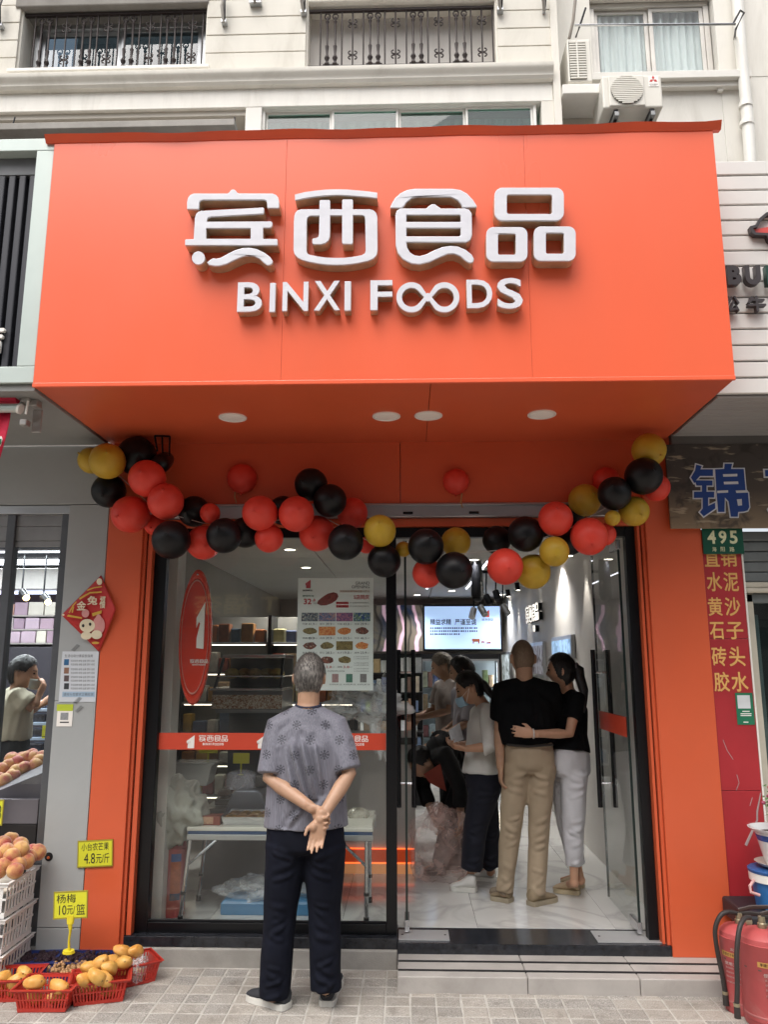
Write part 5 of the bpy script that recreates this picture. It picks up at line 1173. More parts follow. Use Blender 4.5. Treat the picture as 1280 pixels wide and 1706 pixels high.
r3 = rect(292, 1272, 363, 1305, 5.45); kid(MB().loft([[(x, y, z) for x, y in ((r3[0] + k, 5.35), (r3[1] - k, 5.35), (r3[1] - k, 5.55), (r3[0] + k, 5.55))] for k, z in ((.05, r3[2]), (.02, r3[3]), (0, r3[3] + .004), (0, r3[3] + .012))]).build('tub_body', mat('tub_white', 'b9b8b2', .4, var=.06), bevel=.006), wb_)
kid(box('film', r3[0], r3[1], 5.34, 5.56, r3[3] + .013, r3[3] + .016, plastic_film('film', op=.5), None), wb_)
# folding table
tb = thing('folding_table', 'white folding camping table with blue edge behind the shop window', 'table', (-.8, 5.15, .13))
TX0, TX1, TY0, TY1, TZ = P(311, 1390, 4.98).x, P(622, 1390, 4.98).x, 4.98, 5.42, P(400, 1378, 4.98).z
M_TBL = mat('table_white', 'd5d2c8', .4, var=.04); M_TBLB = mat('table_blue', '27476f', .4)
kid(box('table_top', TX0, TX1, TY0, TY1, TZ - .022, TZ, M_TBL, None, bevel=.004), tb); kid(box('edge_band', TX0 + .005, TX1 - .005, TY0 + .004, TY1 - .004, TZ - .042, TZ - .0225, M_TBLB, None), tb); kid(box('apron', TX0 + .0, TX1, TY0 + .001, TY0 + .025, TZ - .075, TZ - .0425, M_SILV, None, bevel=.003), tb); kid(box('apron', TX0 + .0, TX1, TY1 - .025, TY1 - .001, TZ - .075, TZ - .0425, M_SILV, None, bevel=.003), tb)
for x, dx in ((TX0 + .02, -.04), (TX1 - .04, .0)):
    for y in (TY0 + .012, TY1 - .012):
        l_ = kid(MB().tube([(x, y, TZ - .0755), (x + dx, y, .135)], .0125, 10).build('leg', M_STEEL, smooth=True), tb)
        o = MB().tube([(x + dx * .70, y, .30), (x + dx * .74, y, .28)], .016, 10).build('leg_collar', M_DARKM); o.parent = l_; o.matrix_parent_inverse = Matrix()
        o = MB().tube([(x + dx * .97, y, .165), (x + dx, y, .131)], .016, 10).build('rubber_foot', M_DARKM); o.parent = l_; o.matrix_parent_inverse = Matrix()
    s_ = 1 if x < -.8 else -1
    kid(MB().tube([(x + s_ * .16, TY0 + .012, TZ - .0755), (x + dx * .3, TY0 + .012, TZ - .22)], .009, 8).build('brace', M_STEEL, smooth=True), tb)
# things on the table
fo = thing('foil_tray', 'foil tray of cooked food on the folding table', 'tray', (-1.0, 5.1, TZ))
q0, q1 = P(368, 1372, 5.02).x, P(446, 1372, 5.02).x
kid(MB().loft([[(q0 + k, 5.03 + k, z), (q1 - k, 5.03 + k, z), (q1 - k, 5.3 - k, z), (q0 + k, 5.3 - k, z)] for k, z in ((.012, TZ + .001), (0, TZ + .05), (-.006, TZ + .052), (.004, TZ + .046), (.014, TZ + .012))]).build('tray_shell', M_STEEL), fo)
for k in range(8): kid(MB().ball((q0 + .05 + (q1 - q0 - .09) * (k % 4) / 3, 5.09 + .12 * (k // 4), TZ + .035), .045, .04, .022, 9, 6).build('food_piece', mat('braised_food', '7a5a35', .4, var=.4, vs=30, rnd=.5), smooth=True), fo)
bxb = thing('brown_box', 'small reddish box with printed panel at the left end of the table', 'box', tuple(P(350, 1374, 5.05))); r3 = rect(335, 1359, 367, 1374, 5.03)
kid(box('carton', r3[0], r3[1], 5.03, 5.13, TZ + .001, TZ + .001 + r3[3] - r3[2], mat('carton_red', '7d3a2c', .6, var=.1), None), bxb); kid(box('printed_panel', r3[0] + .01, r3[0] + .075, 5.027, 5.0295, TZ + .01, TZ + .05, mat('carton_print', 'b08a70', .6, var=.3, vs=80), None, bevel=0), bxb)
tr2 = thing('serving_tray', 'shallow tray with wrapped food at the right end of the table', 'tray', tuple(P(600, 1370, 5.1))); q0, q1 = P(578, 1372, 5.02).x, P(622, 1372, 5.02).x
kid(MB().loft([[(q0 + k, 5.03 + k, z), (q1 - k, 5.03 + k, z), (q1 - k, 5.3 - k, z), (q0 + k, 5.3 - k, z)] for k, z in ((.01, TZ + .001), (0, TZ + .045), (.006, TZ + .045), (.012, TZ + .01))]).build('tray_shell', M_TBL), tr2)
b = MB(); b.ball(((q0 + q1) / 2 - .02, 5.15, TZ + .05), .075, .09, .04, 14, 9); o = kid(b.build('wrapped_food', plastic_film('food_wrap', (.7, .66, .55), .7), smooth=True), tr2)
# crumpled bags: white sack against the pilaster, more plastic on the counter
def crumple(name, m, c, r, amp, seed, sub=3, f=3.0):
    bm = bmesh.new(); bmesh.ops.create_icosphere(bm, subdivisions=sub + 1, radius=1)
    for v in bm.verts:
        p = v.co.copy(); k = 1 + amp * (noise.noise(p * f + Vector((seed, 0, 0))) + .5 * abs(noise.noise(p * f * 2.3 + Vector((0, seed, 0)))))
        v.co = Vector((p.x * r[0] * k, p.y * r[1] * k, p.z * r[2] * k)) + Vector(c)
    me = bpy.data.meshes.new(name); bm.to_mesh(me); bm.free()
    return mk(name, me, m, smooth='all')
M_SACK = mat('woven_sack', 'a9a99f', .55, var=.12, vs=6, bump=.6, bs=30)
sk = thing('white_sack', 'crumpled white plastic sack leaning on the table end', 'sack', tuple(P(290, 1400, 5.06)))
q = P(293, 1352, 5.07); kid(crumple('sack_body', M_SACK, q, (.165, .12, .19), .34, 3, 4, 2.6), sk); q = P(268, 1310, 5.10); kid(crumple('sack_neck', M_SACK, q, (.06, .05, .15), .4, 9, 3, 3.2), sk)
pb = thing('plastic_bag', 'clear crumpled plastic sheeting hanging right of the poster', 'plastic bag', tuple(P(625, 1180, 5.0)))
q = P(610, 1172, 5.0); kid(crumple('bag', plastic_film('film2', op=.4), q, (.22, .10, .10), .5, 5, 4, 2.2), pb); q = P(636, 1200, 5.0); kid(crumple('bag_tail', plastic_film('film2'), q, (.06, .06, .22), .5, 8, 3, 2.5), pb)
# blue plastic step stool below the table
bs_ = thing('blue_stool', 'low blue plastic stool on the floor under the table', 'stool', tuple(PZ(450, 1520, .13))); r3 = rect(375, 1490, 560, 1512, 5.25); M_BLUP = mat('blue_plastic', '3a6f96', .4, var=.06)
kid(MB().loft([[(r3[0] + k, 5.12 + k, z), (r3[1] - k, 5.12 + k, z), (r3[1] - k, 5.45 - k, z), (r3[0] + k, 5.45 - k, z)] for k, z in ((-.0, r3[2] - .01), (0, r3[3] - .02), (.015, r3[3]), (.03, r3[3]))]).build('seat', M_BLUP, bevel=.01), bs_)
for x in (r3[0] + .06, r3[1] - .1):
    for y in (5.16, 5.40): kid(box('leg', x, x + .04, y - .02, y + .02, .131, r3[2] - .011, M_BLUP, None, bevel=.006), bs_)
cp = thing('plastic_bag', 'clear plastic bag lying on the blue stool', 'plastic bag', tuple(P(440, 1480, 5.25))); q = P(440, 1480, 5.25); kid(crumple('bag', plastic_film('film3', (.8, .82, .84), .35), q, (.26, .12, .075), .4, 12, 4, 2.4), cp)
# ================================================================== PEOPLE
def headpt(s):
    """unit sphere point -> head surface (x right, y forward, z up), metres"""
    x, y, z = s
    X, Y, Z = .076 * x, .098 * y, .118 * z
    if z < 0:
        k = min(1, -z); X *= 1 - .28 * k * k * (1 if y > -.2 else .6)
        if y < 0: Y *= 1 - .38 * k
        else: Y *= 1 - .10 * k
    if y > 0:
        Y += .024 * math.exp(-((X / .013) ** 2 + ((Z + .022) / .024) ** 2)) + .006 * math.exp(-((X / .03) ** 2 + ((Z - .03) / .014) ** 2))
        for sx in (-1, 1): Y -= .010 * math.exp(-(((X - sx * .031) / .016) ** 2 + ((Z - .008) / .012) ** 2)); Y += .004 * math.exp(-(((X - sx * .042) / .02) ** 2 + ((Z + .03) / .02) ** 2))
        Y += .007 * math.exp(-((X / .022) ** 2 + ((Z + .063) / .008) ** 2)) - .004 * math.exp(-((X / .03) ** 2 + ((Z + .08) / .008) ** 2)) + .008 * math.exp(-((X / .022) ** 2 + ((Z + .10) / .014) ** 2))
    return Vector((X, Y, Z))
def frame(fwd, up=Vector((0, 0, 1))):
    f = Vector(fwd).normalized(); r = f.cross(up).normalized(); u = r.cross(f)
    return Matrix((r, f, u)).transposed()
def add_head(mb, c, Mx, k=1.):
    n, m = 36, 26; rings = []
    for i in range(m + 1):
        t = math.pi * max(.01, min(.99, i / m)); rings.append([Vector(c) + Mx @ headpt((math.sin(t) * math.cos(2 * math.pi * j / n), math.sin(t) * math.sin(2 * math.pi * j / n), -math.cos(t))) * k for j in range(n)])
    mb.loft(rings)
    for s in (-1, 1):
        q = [Vector(c) + Mx @ (Vector((s * (.074 + .012 * w), -.008 - .010 * w + .017 * a, -.008 + .030 * b)) * k) for w, a, b in ((0, 0, 0),)]
        pts = []
        for i in range(7):
            t = math.pi * max(.05, min(.95, i / 6)); pts.append([Vector(c) + Mx @ (Vector((s * (.079 + .008 * math.cos(a)), -.010 - .006 * math.cos(a) * 0 + .018 * math.sin(t) * math.sin(a) - .006, -.006 - .031 * math.cos(t)))) * k + Mx @ Vector((s * .010 * math.sin(t) * max(0, -math.sin(a)), 0, 0)) for a in [2 * math.pi * j / 10 for j in range(10)]])
        mb.loft(pts)
def hair_mask(s, style):
    x, y, z = s
    if style == 'bald': return z > (-.55 if y < -.35 else -.12 if y < .15 else 9) and z < .25
    if y < -.3: lim = -.62 if style != 'long' else -.95
    elif y < .18: lim = -.62 + (y + .3) / .48 * (.50 if style != 'long' else .25)
    else: lim = -.12 + (y - .18) / .5 * .75 if style != 'long' else -.35 + (y - .18) / .4 * .95
    if style == 'short' and abs(x) > .55 and -.42 < y < .30: lim = max(lim, .16)
    return z > min(lim, .62)
def make_hair(c, Mx, style, m, thick=.014, n_blade=1500, k=1., length=.03):
    n, mm = 84, 66; vs = {}; mb = MB(); grid = {}
    def sph(i, j):
        t = math.pi * max(.004, min(.996, i / mm)); a = 2 * math.pi * j / n; return (math.sin(t) * math.cos(a), math.sin(t) * math.sin(a), -math.cos(t))
    faces = []
    for i in range(mm):
        for j in range(n):
            q = [(i, j), (i, (j + 1) % n), (i + 1, (j + 1) % n), (i + 1, j)]
            cs = [sph(*p) for p in q]; mid = tuple(sum(p[d] for p in cs) / 4 for d in range(3))
            if hair_mask(mid, style): faces.append(q)
    idx = {}; V_ = []
    for f in faces:
        for p in f:
            if p not in idx:
                s = sph(*p); h = headpt(s); nn = Vector((s[0] / .076, s[1] / .098, s[2] / .118)).normalized()
                edge = .35 if not all(hair_mask((s[0], s[1] + d1, s[2] + d2), style) for d1, d2 in ((0, -.16), (.12, 0))) else 1
                off = thick * edge * (1 + .35 * noise.noise(Vector(s) * 5) + .25 * noise.noise(Vector(s) * 13))
                idx[p] = len(V_); V_.append(Vector(c) + Mx @ ((h + nn * off) * k))
    mb.add(V_, [tuple(idx[p] for p in f) for f in faces])
    # tufts that follow the scalp and break the outline
    rnd = random.Random(5)
    for _ in range(n_blade):
        z = rnd.uniform(-.9, 1); a = rnd.uniform(0, 6.283); r = math.sqrt(max(0, 1 - z * z)); s = (r * math.cos(a), r * math.sin(a), z)
        if not hair_mask((s[0], s[1], s[2] - .03), style): continue
        h = headpt(s); nn = Vector((s[0] / .076, s[1] / .098, s[2] / .118)).normalized()
        dn = Vector((s[0] * .5, -.5 + rnd.uniform(-.3, .3), -.9)) + Vector((rnd.uniform(-.4, .4), 0, 0)); d = (dn - nn * dn.dot(nn)).normalized(); w_ = nn.cross(d) * .0013
        b0 = h + nn * thick * .8; b1 = b0 + d * length * .6 + nn * .004; b2 = b0 + d * length * rnd.uniform(.8, 1.2) + nn * rnd.uniform(-.001, .004)
        mb.add([Vector(c) + Mx @ (q * k) for q in (b0 - w_, b0 + w_, b1 + w_ * .8, b1 - w_ * .8, b2)], [(0, 1, 2, 3), (3, 2, 4)])
    return mb
def add_hand(mb, w, d, pn, th, curl=.5, k=1., spread=1., curls=None):
    """w wrist, d direction of the fingers, pn way the palm faces, th thumb side"""
    d = Vector(d).normalized(); pn = Vector(pn); pn = (pn - d * pn.dot(d)).normalized(); th = Vector(th); t = (th - d * th.dot(d) - pn * th.dot(pn)).normalized(); w = Vector(w)
    mb.tube([w - d * .03 * k, w, w + d * .03 * k, w + d * .065 * k, w + d * .09 * k], [(.027 * k, .020 * k), (.028 * k, .019 * k), (.037 * k, .017 * k), (.041 * k, .015 * k), (.038 * k, .012 * k)], 14, ref=pn, rnd=True)
    mb.ball(w + d * .04 * k + t * .026 * k + pn * .012 * k, .019 * k, .019 * k, .024 * k)
    for i, (off, ln) in enumerate(((.030, .070), (.010, .079), (-.011, .074), (-.030, .058))):
        c_ = (curls[i] if curls else curl * (1 + .12 * i)); b = w + d * (.086 - abs(off - .005) * .22) * k + t * off * k; a = 0; p = b.copy(); pts = [b - d * .02 * k, b]
        dirx = (d + t * off * 3 * spread).normalized()
        for seg, fr in enumerate((.45, .32, .25)):
            a += c_ * (.75, .95, .6)[seg]; v = dirx * math.cos(a) + pn * math.sin(a); p = p + v * ln * fr * k; pts.append(p.copy())
        mb.tube(pts, [.0092 * k, .0092 * k, .0085 * k, .0078 * k, .0066 * k], 9, ref=pn, rnd=True)
    b = w + d * .03 * k + t * .034 * k + pn * .006 * k; v1 = (d * .7 + t * .62 + pn * .3).normalized(); v2 = (d * .92 + t * .1 + pn * .35).normalized()
    mb.tube([b - v1 * .012 * k, b, b + v1 * .032 * k, b + v1 * .032 * k + v2 * .030 * k], [.013 * k, .0125 * k, .0105 * k, .008 * k], 9, ref=pn, rnd=True)
def wrinkle(me, amp, fx=(9, 9, 4), seed=0., folds=()):
    me.update(); vs = me.vertices; out = []
    F_ = [(Vector(a), Vector(b), am, wd) for a, b, am, wd in folds]
    for v in vs:
        c = v.co; h = amp * (noise.noise(Vector((c.x * fx[0] + seed, c.y * fx[1], c.z * fx[2]))) + .5 * noise.noise(Vector((c.x * fx[0] * 2.2, c.y * fx[1] * 2.2 + seed, c.z * fx[2] * 2.0))))
        for a, b, am, wd in F_:
            ab = b - a; t = max(0, min(1, (c - a).dot(ab) / ab.length_squared)); dist = (c - a - ab * t).length
            if dist < wd * 3: h += am * math.exp(-(dist / wd) ** 2) * math.sin(math.pi * min(1, max(0, .08 + t * .84))) - am * .4 * math.exp(-((dist - wd * 1.6) / wd) ** 2)
        out.append(c + v.normal * h)
    for v, c in zip(vs, out): v.co = c
    me.update()
def shoe(parent, heel, toe, m_up, m_sole, w=.05, h=.10, name='shoe', open_=False):
    heel = Vector(heel); toe = Vector(toe); f = (toe - heel); Ln = f.length; f.normalize(); r = f.cross(Vector((0, 0, 1))).normalized(); z0 = heel.z
    def ring(t, ww, zb, zt, n=14, top=.55):
        c = heel + f * Ln * t; out = []
        for i in range(n):
            a = 2 * math.pi * i / n; x = math.cos(a); y = math.sin(a); out.append(c + r * (ww * x * (1 - .25 * max(0, y))) + Vector((0, 0, zb + (zt - zb) * (.5 + .5 * y))))
        return out
    up = MB().loft([ring(.0, w * .45, .025, .05), ring(.02, w * .70, .02, h * 1.0), ring(.12, w * .80, .018, h * 1.12), ring(.3, w * .80, .018, h * 1.1), ring(.45, w * .82, .018, h * .8), ring(.62, w * .95, .018, h * .62), ring(.8, w * .96, .018, h * .5), ring(.93, w * .75, .018, h * .4), ring(.995, w * .35, .02, .03)])
    u = up.build(name, m_up, smooth='all'); kid(u, parent)
    sl = []
    for t in (0, .03, .12, .3, .45, .62, .8, .93, .985, 1.0): sl.append((t, {0: .5, .03: .72, .12: .84, .3: .82, .45: .84, .62: 1.02, .8: 1.04, .93: .84, .985: .5, 1.0: .3}[t] * w))
    pts = [heel + f * (Ln * t - .004) + r * x for t, x in sl] + [heel + f * (Ln * t - .004) - r * x for t, x in sl[::-1]]
    b = MB(); n = len(pts); Z = [.001, .008, .026, .028]
    b.loft([[p + Vector((0, 0, z)) for p in pts] for z in Z]); s_ = b.build('sole', m_sole, smooth=True); s_.parent = u; s_.matrix_parent_inverse = Matrix()
    return u
M_SKIN = mat('skin', 'aa866d', .5, var=.10, vs=14, bump=.12, bs=260, sss=.12, rvar=.2)
M_SKIN2 = mat('skin_light', 'bd9277', .5, var=.08, vs=14, bump=.08, bs=260, sss=.12)
def hairmat(name, c1, c2, rough=.45):
    if name in MATS: return MATS[name]
    m, n, b, o = newmat(name); ge = n('TexCoord'); mp = n('Mapping', i_Vector=ge.outputs['Object'], i_Scale=(150, 150, 25)); nz = n('TexNoise', i_Vector=mp.outputs[0], i_Scale=1., i_Detail=3.); n2 = n('TexNoise', i_Vector=ge.outputs['Object'], i_Scale=18., i_Detail=3.)
    c = n.mix(n.ramp(nz.outputs[0], .38, .66), lin(c1), lin(c2)); c = n.mix(n.math('MULTIPLY', n.ramp(n2.outputs[0], .4, .65), .5), c, lin(c1)); L(m, c, b.inputs['Base Color']); b.inputs['Roughness'].default_value = rough
    bp = n('Bump', i_Strength=.7, i_Distance=.004); L(m, nz.outputs[0], bp.inputs['Height']); L(m, bp.outputs[0], b.inputs['Normal'])
    return m
M_HBLK = hairmat('hair_black', '0c0a0a', '221d1b'); M_HGRY = hairmat('hair_grizzled', '3d3a38', '9a958e', .55)
def cloth(name, col, rough=.8, var=.1, bs=420, bump=.25, **k): return mat(name, col, rough, var=var, vs=7, bump=bump, bs=bs, **k)
def person(label, px, Y, fw, cloths, hair, head_dir=None, k=1., vox=.009, base=None, skin=M_SKIN, hands=None, folds=(), folds_t=(), widths=None, neckr=.05, shoes=None, headk=1., sleeve=.55, blades=3500, face=False, trouser_end=1., sock=None, legr=(.10, .078, .07), sleeve_r=(.075, .07, .066), shirt_len=None, amp=.006, ampt=.009):
    """px: joint -> (pixel x, pixel y, metres nearer(-)/farther(+) than Y)"""
    J = {n_: P(v[0], v[1], Y + (v[2] if len(v) > 2 else 0)) for n_, v in px.items()}
    base = base or Vector((J['pelvis'].x, J['pelvis'].y, min(J['anL'].z, J['anR'].z) - .08))
    root = thing('person', label, 'person', tuple(base))
    fwv = Vector(fw).normalized(); W = dict(neck=(.075, .065), sh=(.165, .09), chest=(.165, .115), waist=(.15, .11), pelvis=(.165, .12)); W.update(widths or {})
    hd = frame(head_dir or fw)
    shm = (J['shL'] + J['shR']) / 2
    # --- body: one continuous skin
    b = MB(); q = .82
    b.tube([J['pelvis'] - Vector((0, 0, .06)), J['pelvis'], J['waist'], J['chest'], shm, J['neck']], [tuple(x * q * .8 for x in W['pelvis'])] + [tuple(x * q for x in W[n_]) for n_ in ('pelvis', 'waist', 'chest')] + [tuple(x * .6 for x in W['sh']), (neckr, neckr)], 18, ref=fwv)
    b.tube([J['neck'] - (J['head'] - J['neck']) * .25, J['neck'], J['head'] + hd @ Vector((0, -.02, -.03))], [neckr * 1.1, neckr, neckr * .98], 14, ref=fwv)
    add_head(b, J['head'], hd, headk)
    for s in 'LR':
        b.tube([J['neck'].lerp(J['sh' + s], .3) - Vector((0, 0, .05)), J['sh' + s] - Vector((0, 0, .012)), J['sh' + s].lerp(J['el' + s], .5), J['el' + s], J['el' + s].lerp(J['wr' + s], .3), J['wr' + s]], [.038 * k, .044 * k, .043 * k, .036 * k, .038 * k, .0255 * k], 14, ref=fwv, rnd=True)
        b.tube([J['hp' + s], J['kn' + s], J['kn' + s].lerp(J['an' + s], .35), J['an' + s]], [.07 * k, .048 * k, .046 * k, .027 * k], 14, ref=fwv, rnd=True)
        a_ = J['an' + s]; tf = shoes[s][1] - shoes[s][0] if shoes else fwv; tf = Vector((tf.x, tf.y, 0)).normalized()
        if shoes: b.tube([a_, shoes[s][0] + tf * .07 + Vector((0, 0, .055)), shoes[s][0] + tf * .15 + Vector((0, 0, .035))], [.032, .026, .014], 12, rnd=True)
        else: b.tube([a_, a_ + tf * .05 - Vector((0, 0, .035)), a_ + tf * .13 - Vector((0, 0, .05))], [(.03, .03), (.036, .03), (.036, .018)], 12, rnd=True)
        hh = (hands or {}).get(s)
        if hh: add_hand(b, J['wr' + s], *hh[:3], **(hh[3] if len(hh) > 3 else {}))
        else: add_hand(b, J['wr' + s], (J['wr' + s] - J['el' + s]), Vector((1 if s == 'L' else -1, 0, 0)), fwv, .5)
    bo = mk('body', remesh(b, vox * .75, 2), skin, smooth='all'); kid(bo, root)
    # creases: round the knees and ankles, and slanting over the back
    rf = random.Random(len(label)); rv = fwv.cross(Vector((0, 0, 1))).normalized(); view = Vector((0, -1, 0)); folds, folds_t = list(folds), list(folds_t)
    for s in 'LR':
        for t in (.06, .12, .2, .42, .5, .56, .63, .8, .88, .95):
            c_ = J['hp' + s].lerp(J['kn' + s], t * 2) if t < .5 else J['kn' + s].lerp(J['an' + s], (t - .5) * 2); r0 = legr[0] * (1 - t) + legr[2] * t; sd_ = rf.choice((-1, 1)); xv = Vector((1, 0, 0))
            folds_t.append((c_ + view * r0 * .9 - xv * r0 * sd_ * .9 + Vector((0, 0, rf.uniform(.0, .03))), c_ + view * r0 * .95 + xv * r0 * sd_ * .5 - Vector((0, 0, rf.uniform(.01, .04))), rf.uniform(.005, .011), rf.uniform(.010, .016)))
    if len(folds) < 3:
        for i in range(9):
            u = rf.uniform(-.8, .8); z0_ = rf.uniform(0, 1); c_ = J['waist'].lerp(J['chest'], z0_); w0 = W['waist'][0]
            folds.append((c_ + Vector((u * w0, -W['waist'][1], .05)), c_ + Vector((u * w0 + rf.uniform(-.08, .08), -W['waist'][1], -rf.uniform(.06, .14))), rf.uniform(.006, .012), rf.uniform(.012, .018)))
    # --- shirt
    b = MB(); sl_ = shirt_len or J['pelvis']
    b.tube([sl_, J['waist'], J['chest'], shm.lerp(J['chest'], .35), shm + Vector((0, 0, .015)), J['neck'] - Vector((0, 0, .012))], [tuple(x * 1.1 for x in W['pelvis']), tuple(x * 1.08 for x in W['waist']), tuple(x * 1.06 for x in W['chest']), tuple(x * 1.05 for x in W['sh']), (W['sh'][0] * .8, W['sh'][1] * .85), tuple(x * 1.0 for x in W['neck'])], 22, ref=fwv)
    for s in 'LR':
        e = J['sh' + s].lerp(J['el' + s], min(1, sleeve / .62)) if sleeve <= .62 else J['el' + s].lerp(J['wr' + s], (sleeve - .62) / .38)
        pts = [J['neck'] - Vector((0, 0, .04)), J['neck'].lerp(J['sh' + s], .5) - Vector((0, 0, .028)), J['sh' + s] - Vector((0, 0, .004)), J['sh' + s].lerp(J['el' + s], .35 if sleeve > .3 else .2)]
        rr_ = [sleeve_r[0] * .78, sleeve_r[0] * .92, sleeve_r[0], sleeve_r[1]]
        if sleeve > .62: pts += [J['el' + s]]; rr_ += [sleeve_r[2]]
        pts += [e]; rr_ += [sleeve_r[2]]
        b.tube(pts, rr_, 16, ref=fwv)
    me = remesh(b, vox, 6); wrinkle(me, amp, seed=len(label), folds=folds); sh = mk('shirt', me, cloths['shirt'], smooth='all'); kid(sh, root)
    # --- trousers
    b = MB(); pv = J['pelvis']
    b.tube([pv + Vector((0, 0, .07)), pv, pv - Vector((0, 0, .09)), (J['hpL'] + J['hpR']) / 2 - Vector((0, 0, .045))], [tuple(x * .93 for x in W['pelvis']), tuple(x * 1.0 for x in W['pelvis']), tuple(x * 1.0 for x in W['pelvis']), (W['pelvis'][0] * .6, W['pelvis'][1] * .8)], 20, ref=fwv)
    for s in 'LR':
        e = J['kn' + s].lerp(J['an' + s], trouser_end); b.tube([J['hp' + s], J['hp' + s].lerp(J['kn' + s], .5), J['kn' + s], J['kn' + s].lerp(e, .5), e], [legr[0], (legr[0] + legr[1]) / 2 * 1.02, legr[1], (legr[1] + legr[2]) / 2, legr[2]], 16, ref=fwv)
    me = remesh(b, vox, 14); wrinkle(me, ampt, (7, 7, 5), 3.3 + len(label), folds_t); kid(mk('trousers', me, cloths['trousers'], smooth='all'), root)
    if hair: kid(make_hair(J['head'], hd, hair[0], hair[1], hair[2] if len(hair) > 2 else .014, blades, headk).build('hair', hair[1], smooth='all'), root)
    if shoes:
        for s in 'LR': shoe(root, shoes[s][0], shoes[s][1], cloths['shoe'], cloths['sole'], w=cloths.get('shoe_w', .05))
    if sock and shoes:
        for s in 'LR':
            tf = (shoes[s][1] - shoes[s][0]).normalized(); kid(MB().tube([J['an' + s] + Vector((0, 0, .06)), J['an' + s], shoes[s][0] + tf * .07 + Vector((0, 0, .055)), shoes[s][0] + tf * .13 + Vector((0, 0, .045))], [.036, .034, .033, .026], 14, rnd=True).build('sock', sock, smooth=True), root)
    if face:
        for sx in (-1, 1):
            o = MB().ball(J['head'] + hd @ Vector((sx * .031, .082, .008)) * headk, .011, .008, .006, 10, 6).build('eye', mat('eye_dark', '1a1412', .2), smooth=True); kid(o, root)
            o = MB().tube([J['head'] + hd @ Vector((sx * .016, .094, .028)) * headk, J['head'] + hd @ Vector((sx * .048, .078, .030)) * headk], [.004, .002], 6).build('eyebrow', M_HBLK); kid(o, root)
    return root, J, hd
# ---------------------------------------------------------------- the man in front
def motif_shirt():
    m, n, b, o = newmat('motif_shirt'); tc = n('TexCoord'); sp = n('SeparateXYZ', i_Vector=tc.outputs['Object'])
    x, z = sp.outputs[0], sp.outputs[2]; dis = n('TexNoise', i_Vector=tc.outputs['Object'], i_Scale=7.); x = n.math('ADD', x, n.math('MULTIPLY', dis.outputs[0], .02))
    tot = None
    for ox, oz in ((0., 0.), (.5, .5)):
        u = n.math('MULTIPLY', n.math('SUBTRACT', n.math('FRACT', n.math('ADD', n.math('DIVIDE', x, .146), ox + .31)), .5), .146); v = n.math('MULTIPLY', n.math('SUBTRACT', n.math('FRACT', n.math('ADD', n.math('DIVIDE', z, .142), oz + .12)), .5), .142)
        r = n.math('SQRT', n.math('ADD', n.math('MULTIPLY', u, u), n.math('MULTIPLY', v, v))); a = n.math('ARCTAN2', v, u)
        c8 = n.math('COSINE', n.math('MULTIPLY', a, 8.)); c4 = n.math('COSINE', n.math('MULTIPLY', a, 4.))
        core = n.math('LESS_THAN', n.math('ABSOLUTE', n.math('SUBTRACT', r, .006)), .0027)
        mid = n.math('MULTIPLY', n.math('GREATER_THAN', c8, -.1), n.math('LESS_THAN', n.math('ABSOLUTE', n.math('SUBTRACT', r, .0125)), .0034))
        tip = n.math('MULTIPLY', n.math('GREATER_THAN', c4, .55), n.math('LESS_THAN', n.math('ABSOLUTE', n.math('SUBTRACT', r, .0195)), .0034)); tip2 = n.math('MULTIPLY', n.math('LESS_THAN', c4, -.75), n.math('LESS_THAN', n.math('ABSOLUTE', n.math('SUBTRACT', r, .021)), .003))
        s_ = n.math('MAXIMUM', n.math('MAXIMUM', core, mid), n.math('MAXIMUM', tip, tip2)); tot = s_ if tot is None else n.math('MAXIMUM', tot, s_)
    mp = n('Mapping', i_Vector=tc.outputs['Object'], i_Scale=(260, 260, 12)); hz = n('TexNoise', i_Vector=mp.outputs[0], i_Scale=1., i_Detail=2.)
    c = n.mix(n.ramp(hz.outputs[0], .3, .7), lin('5b5b65'), lin('757580')); c = n.mix(n.math('MULTIPLY', tot, .82), c, lin('24252f')); L(m, c, b.inputs['Base Color']); b.inputs['Roughness'].default_value = .62; b.inputs['Sheen Weight'].default_value = .15
    bp = n('Bump', i_Strength=.2, i_Distance=.002); L(m, hz.outputs[0], bp.inputs['Height']); L(m, bp.outputs[0], b.inputs['Normal'])
    return m
Ym = 4.17
g0 = lambda x, y, z=.0: PZ(x, y, z)
mpx = dict(head=(516, 1128, .02), neck=(514, 1172, .0), shL=(464, 1211, 0), shR=(559, 1209, 0), elL=(449, 1296, -.07), elR=(582, 1289, -.07), wrL=(520, 1346, -.19), wrR=(534, 1364, -.225), chest=(510, 1240, 0), waist=(510, 1320, .0), pelvis=(509, 1378, .0),
           hpL=(479, 1405, 0), hpR=(540, 1405, 0), knL=(467, 1520, .01), knR=(541, 1516, .01), anL=(457, 1660, .0), anR=(543, 1648, .0))
def pm(x, y, d=-.13): return P(x, y, Ym + d)
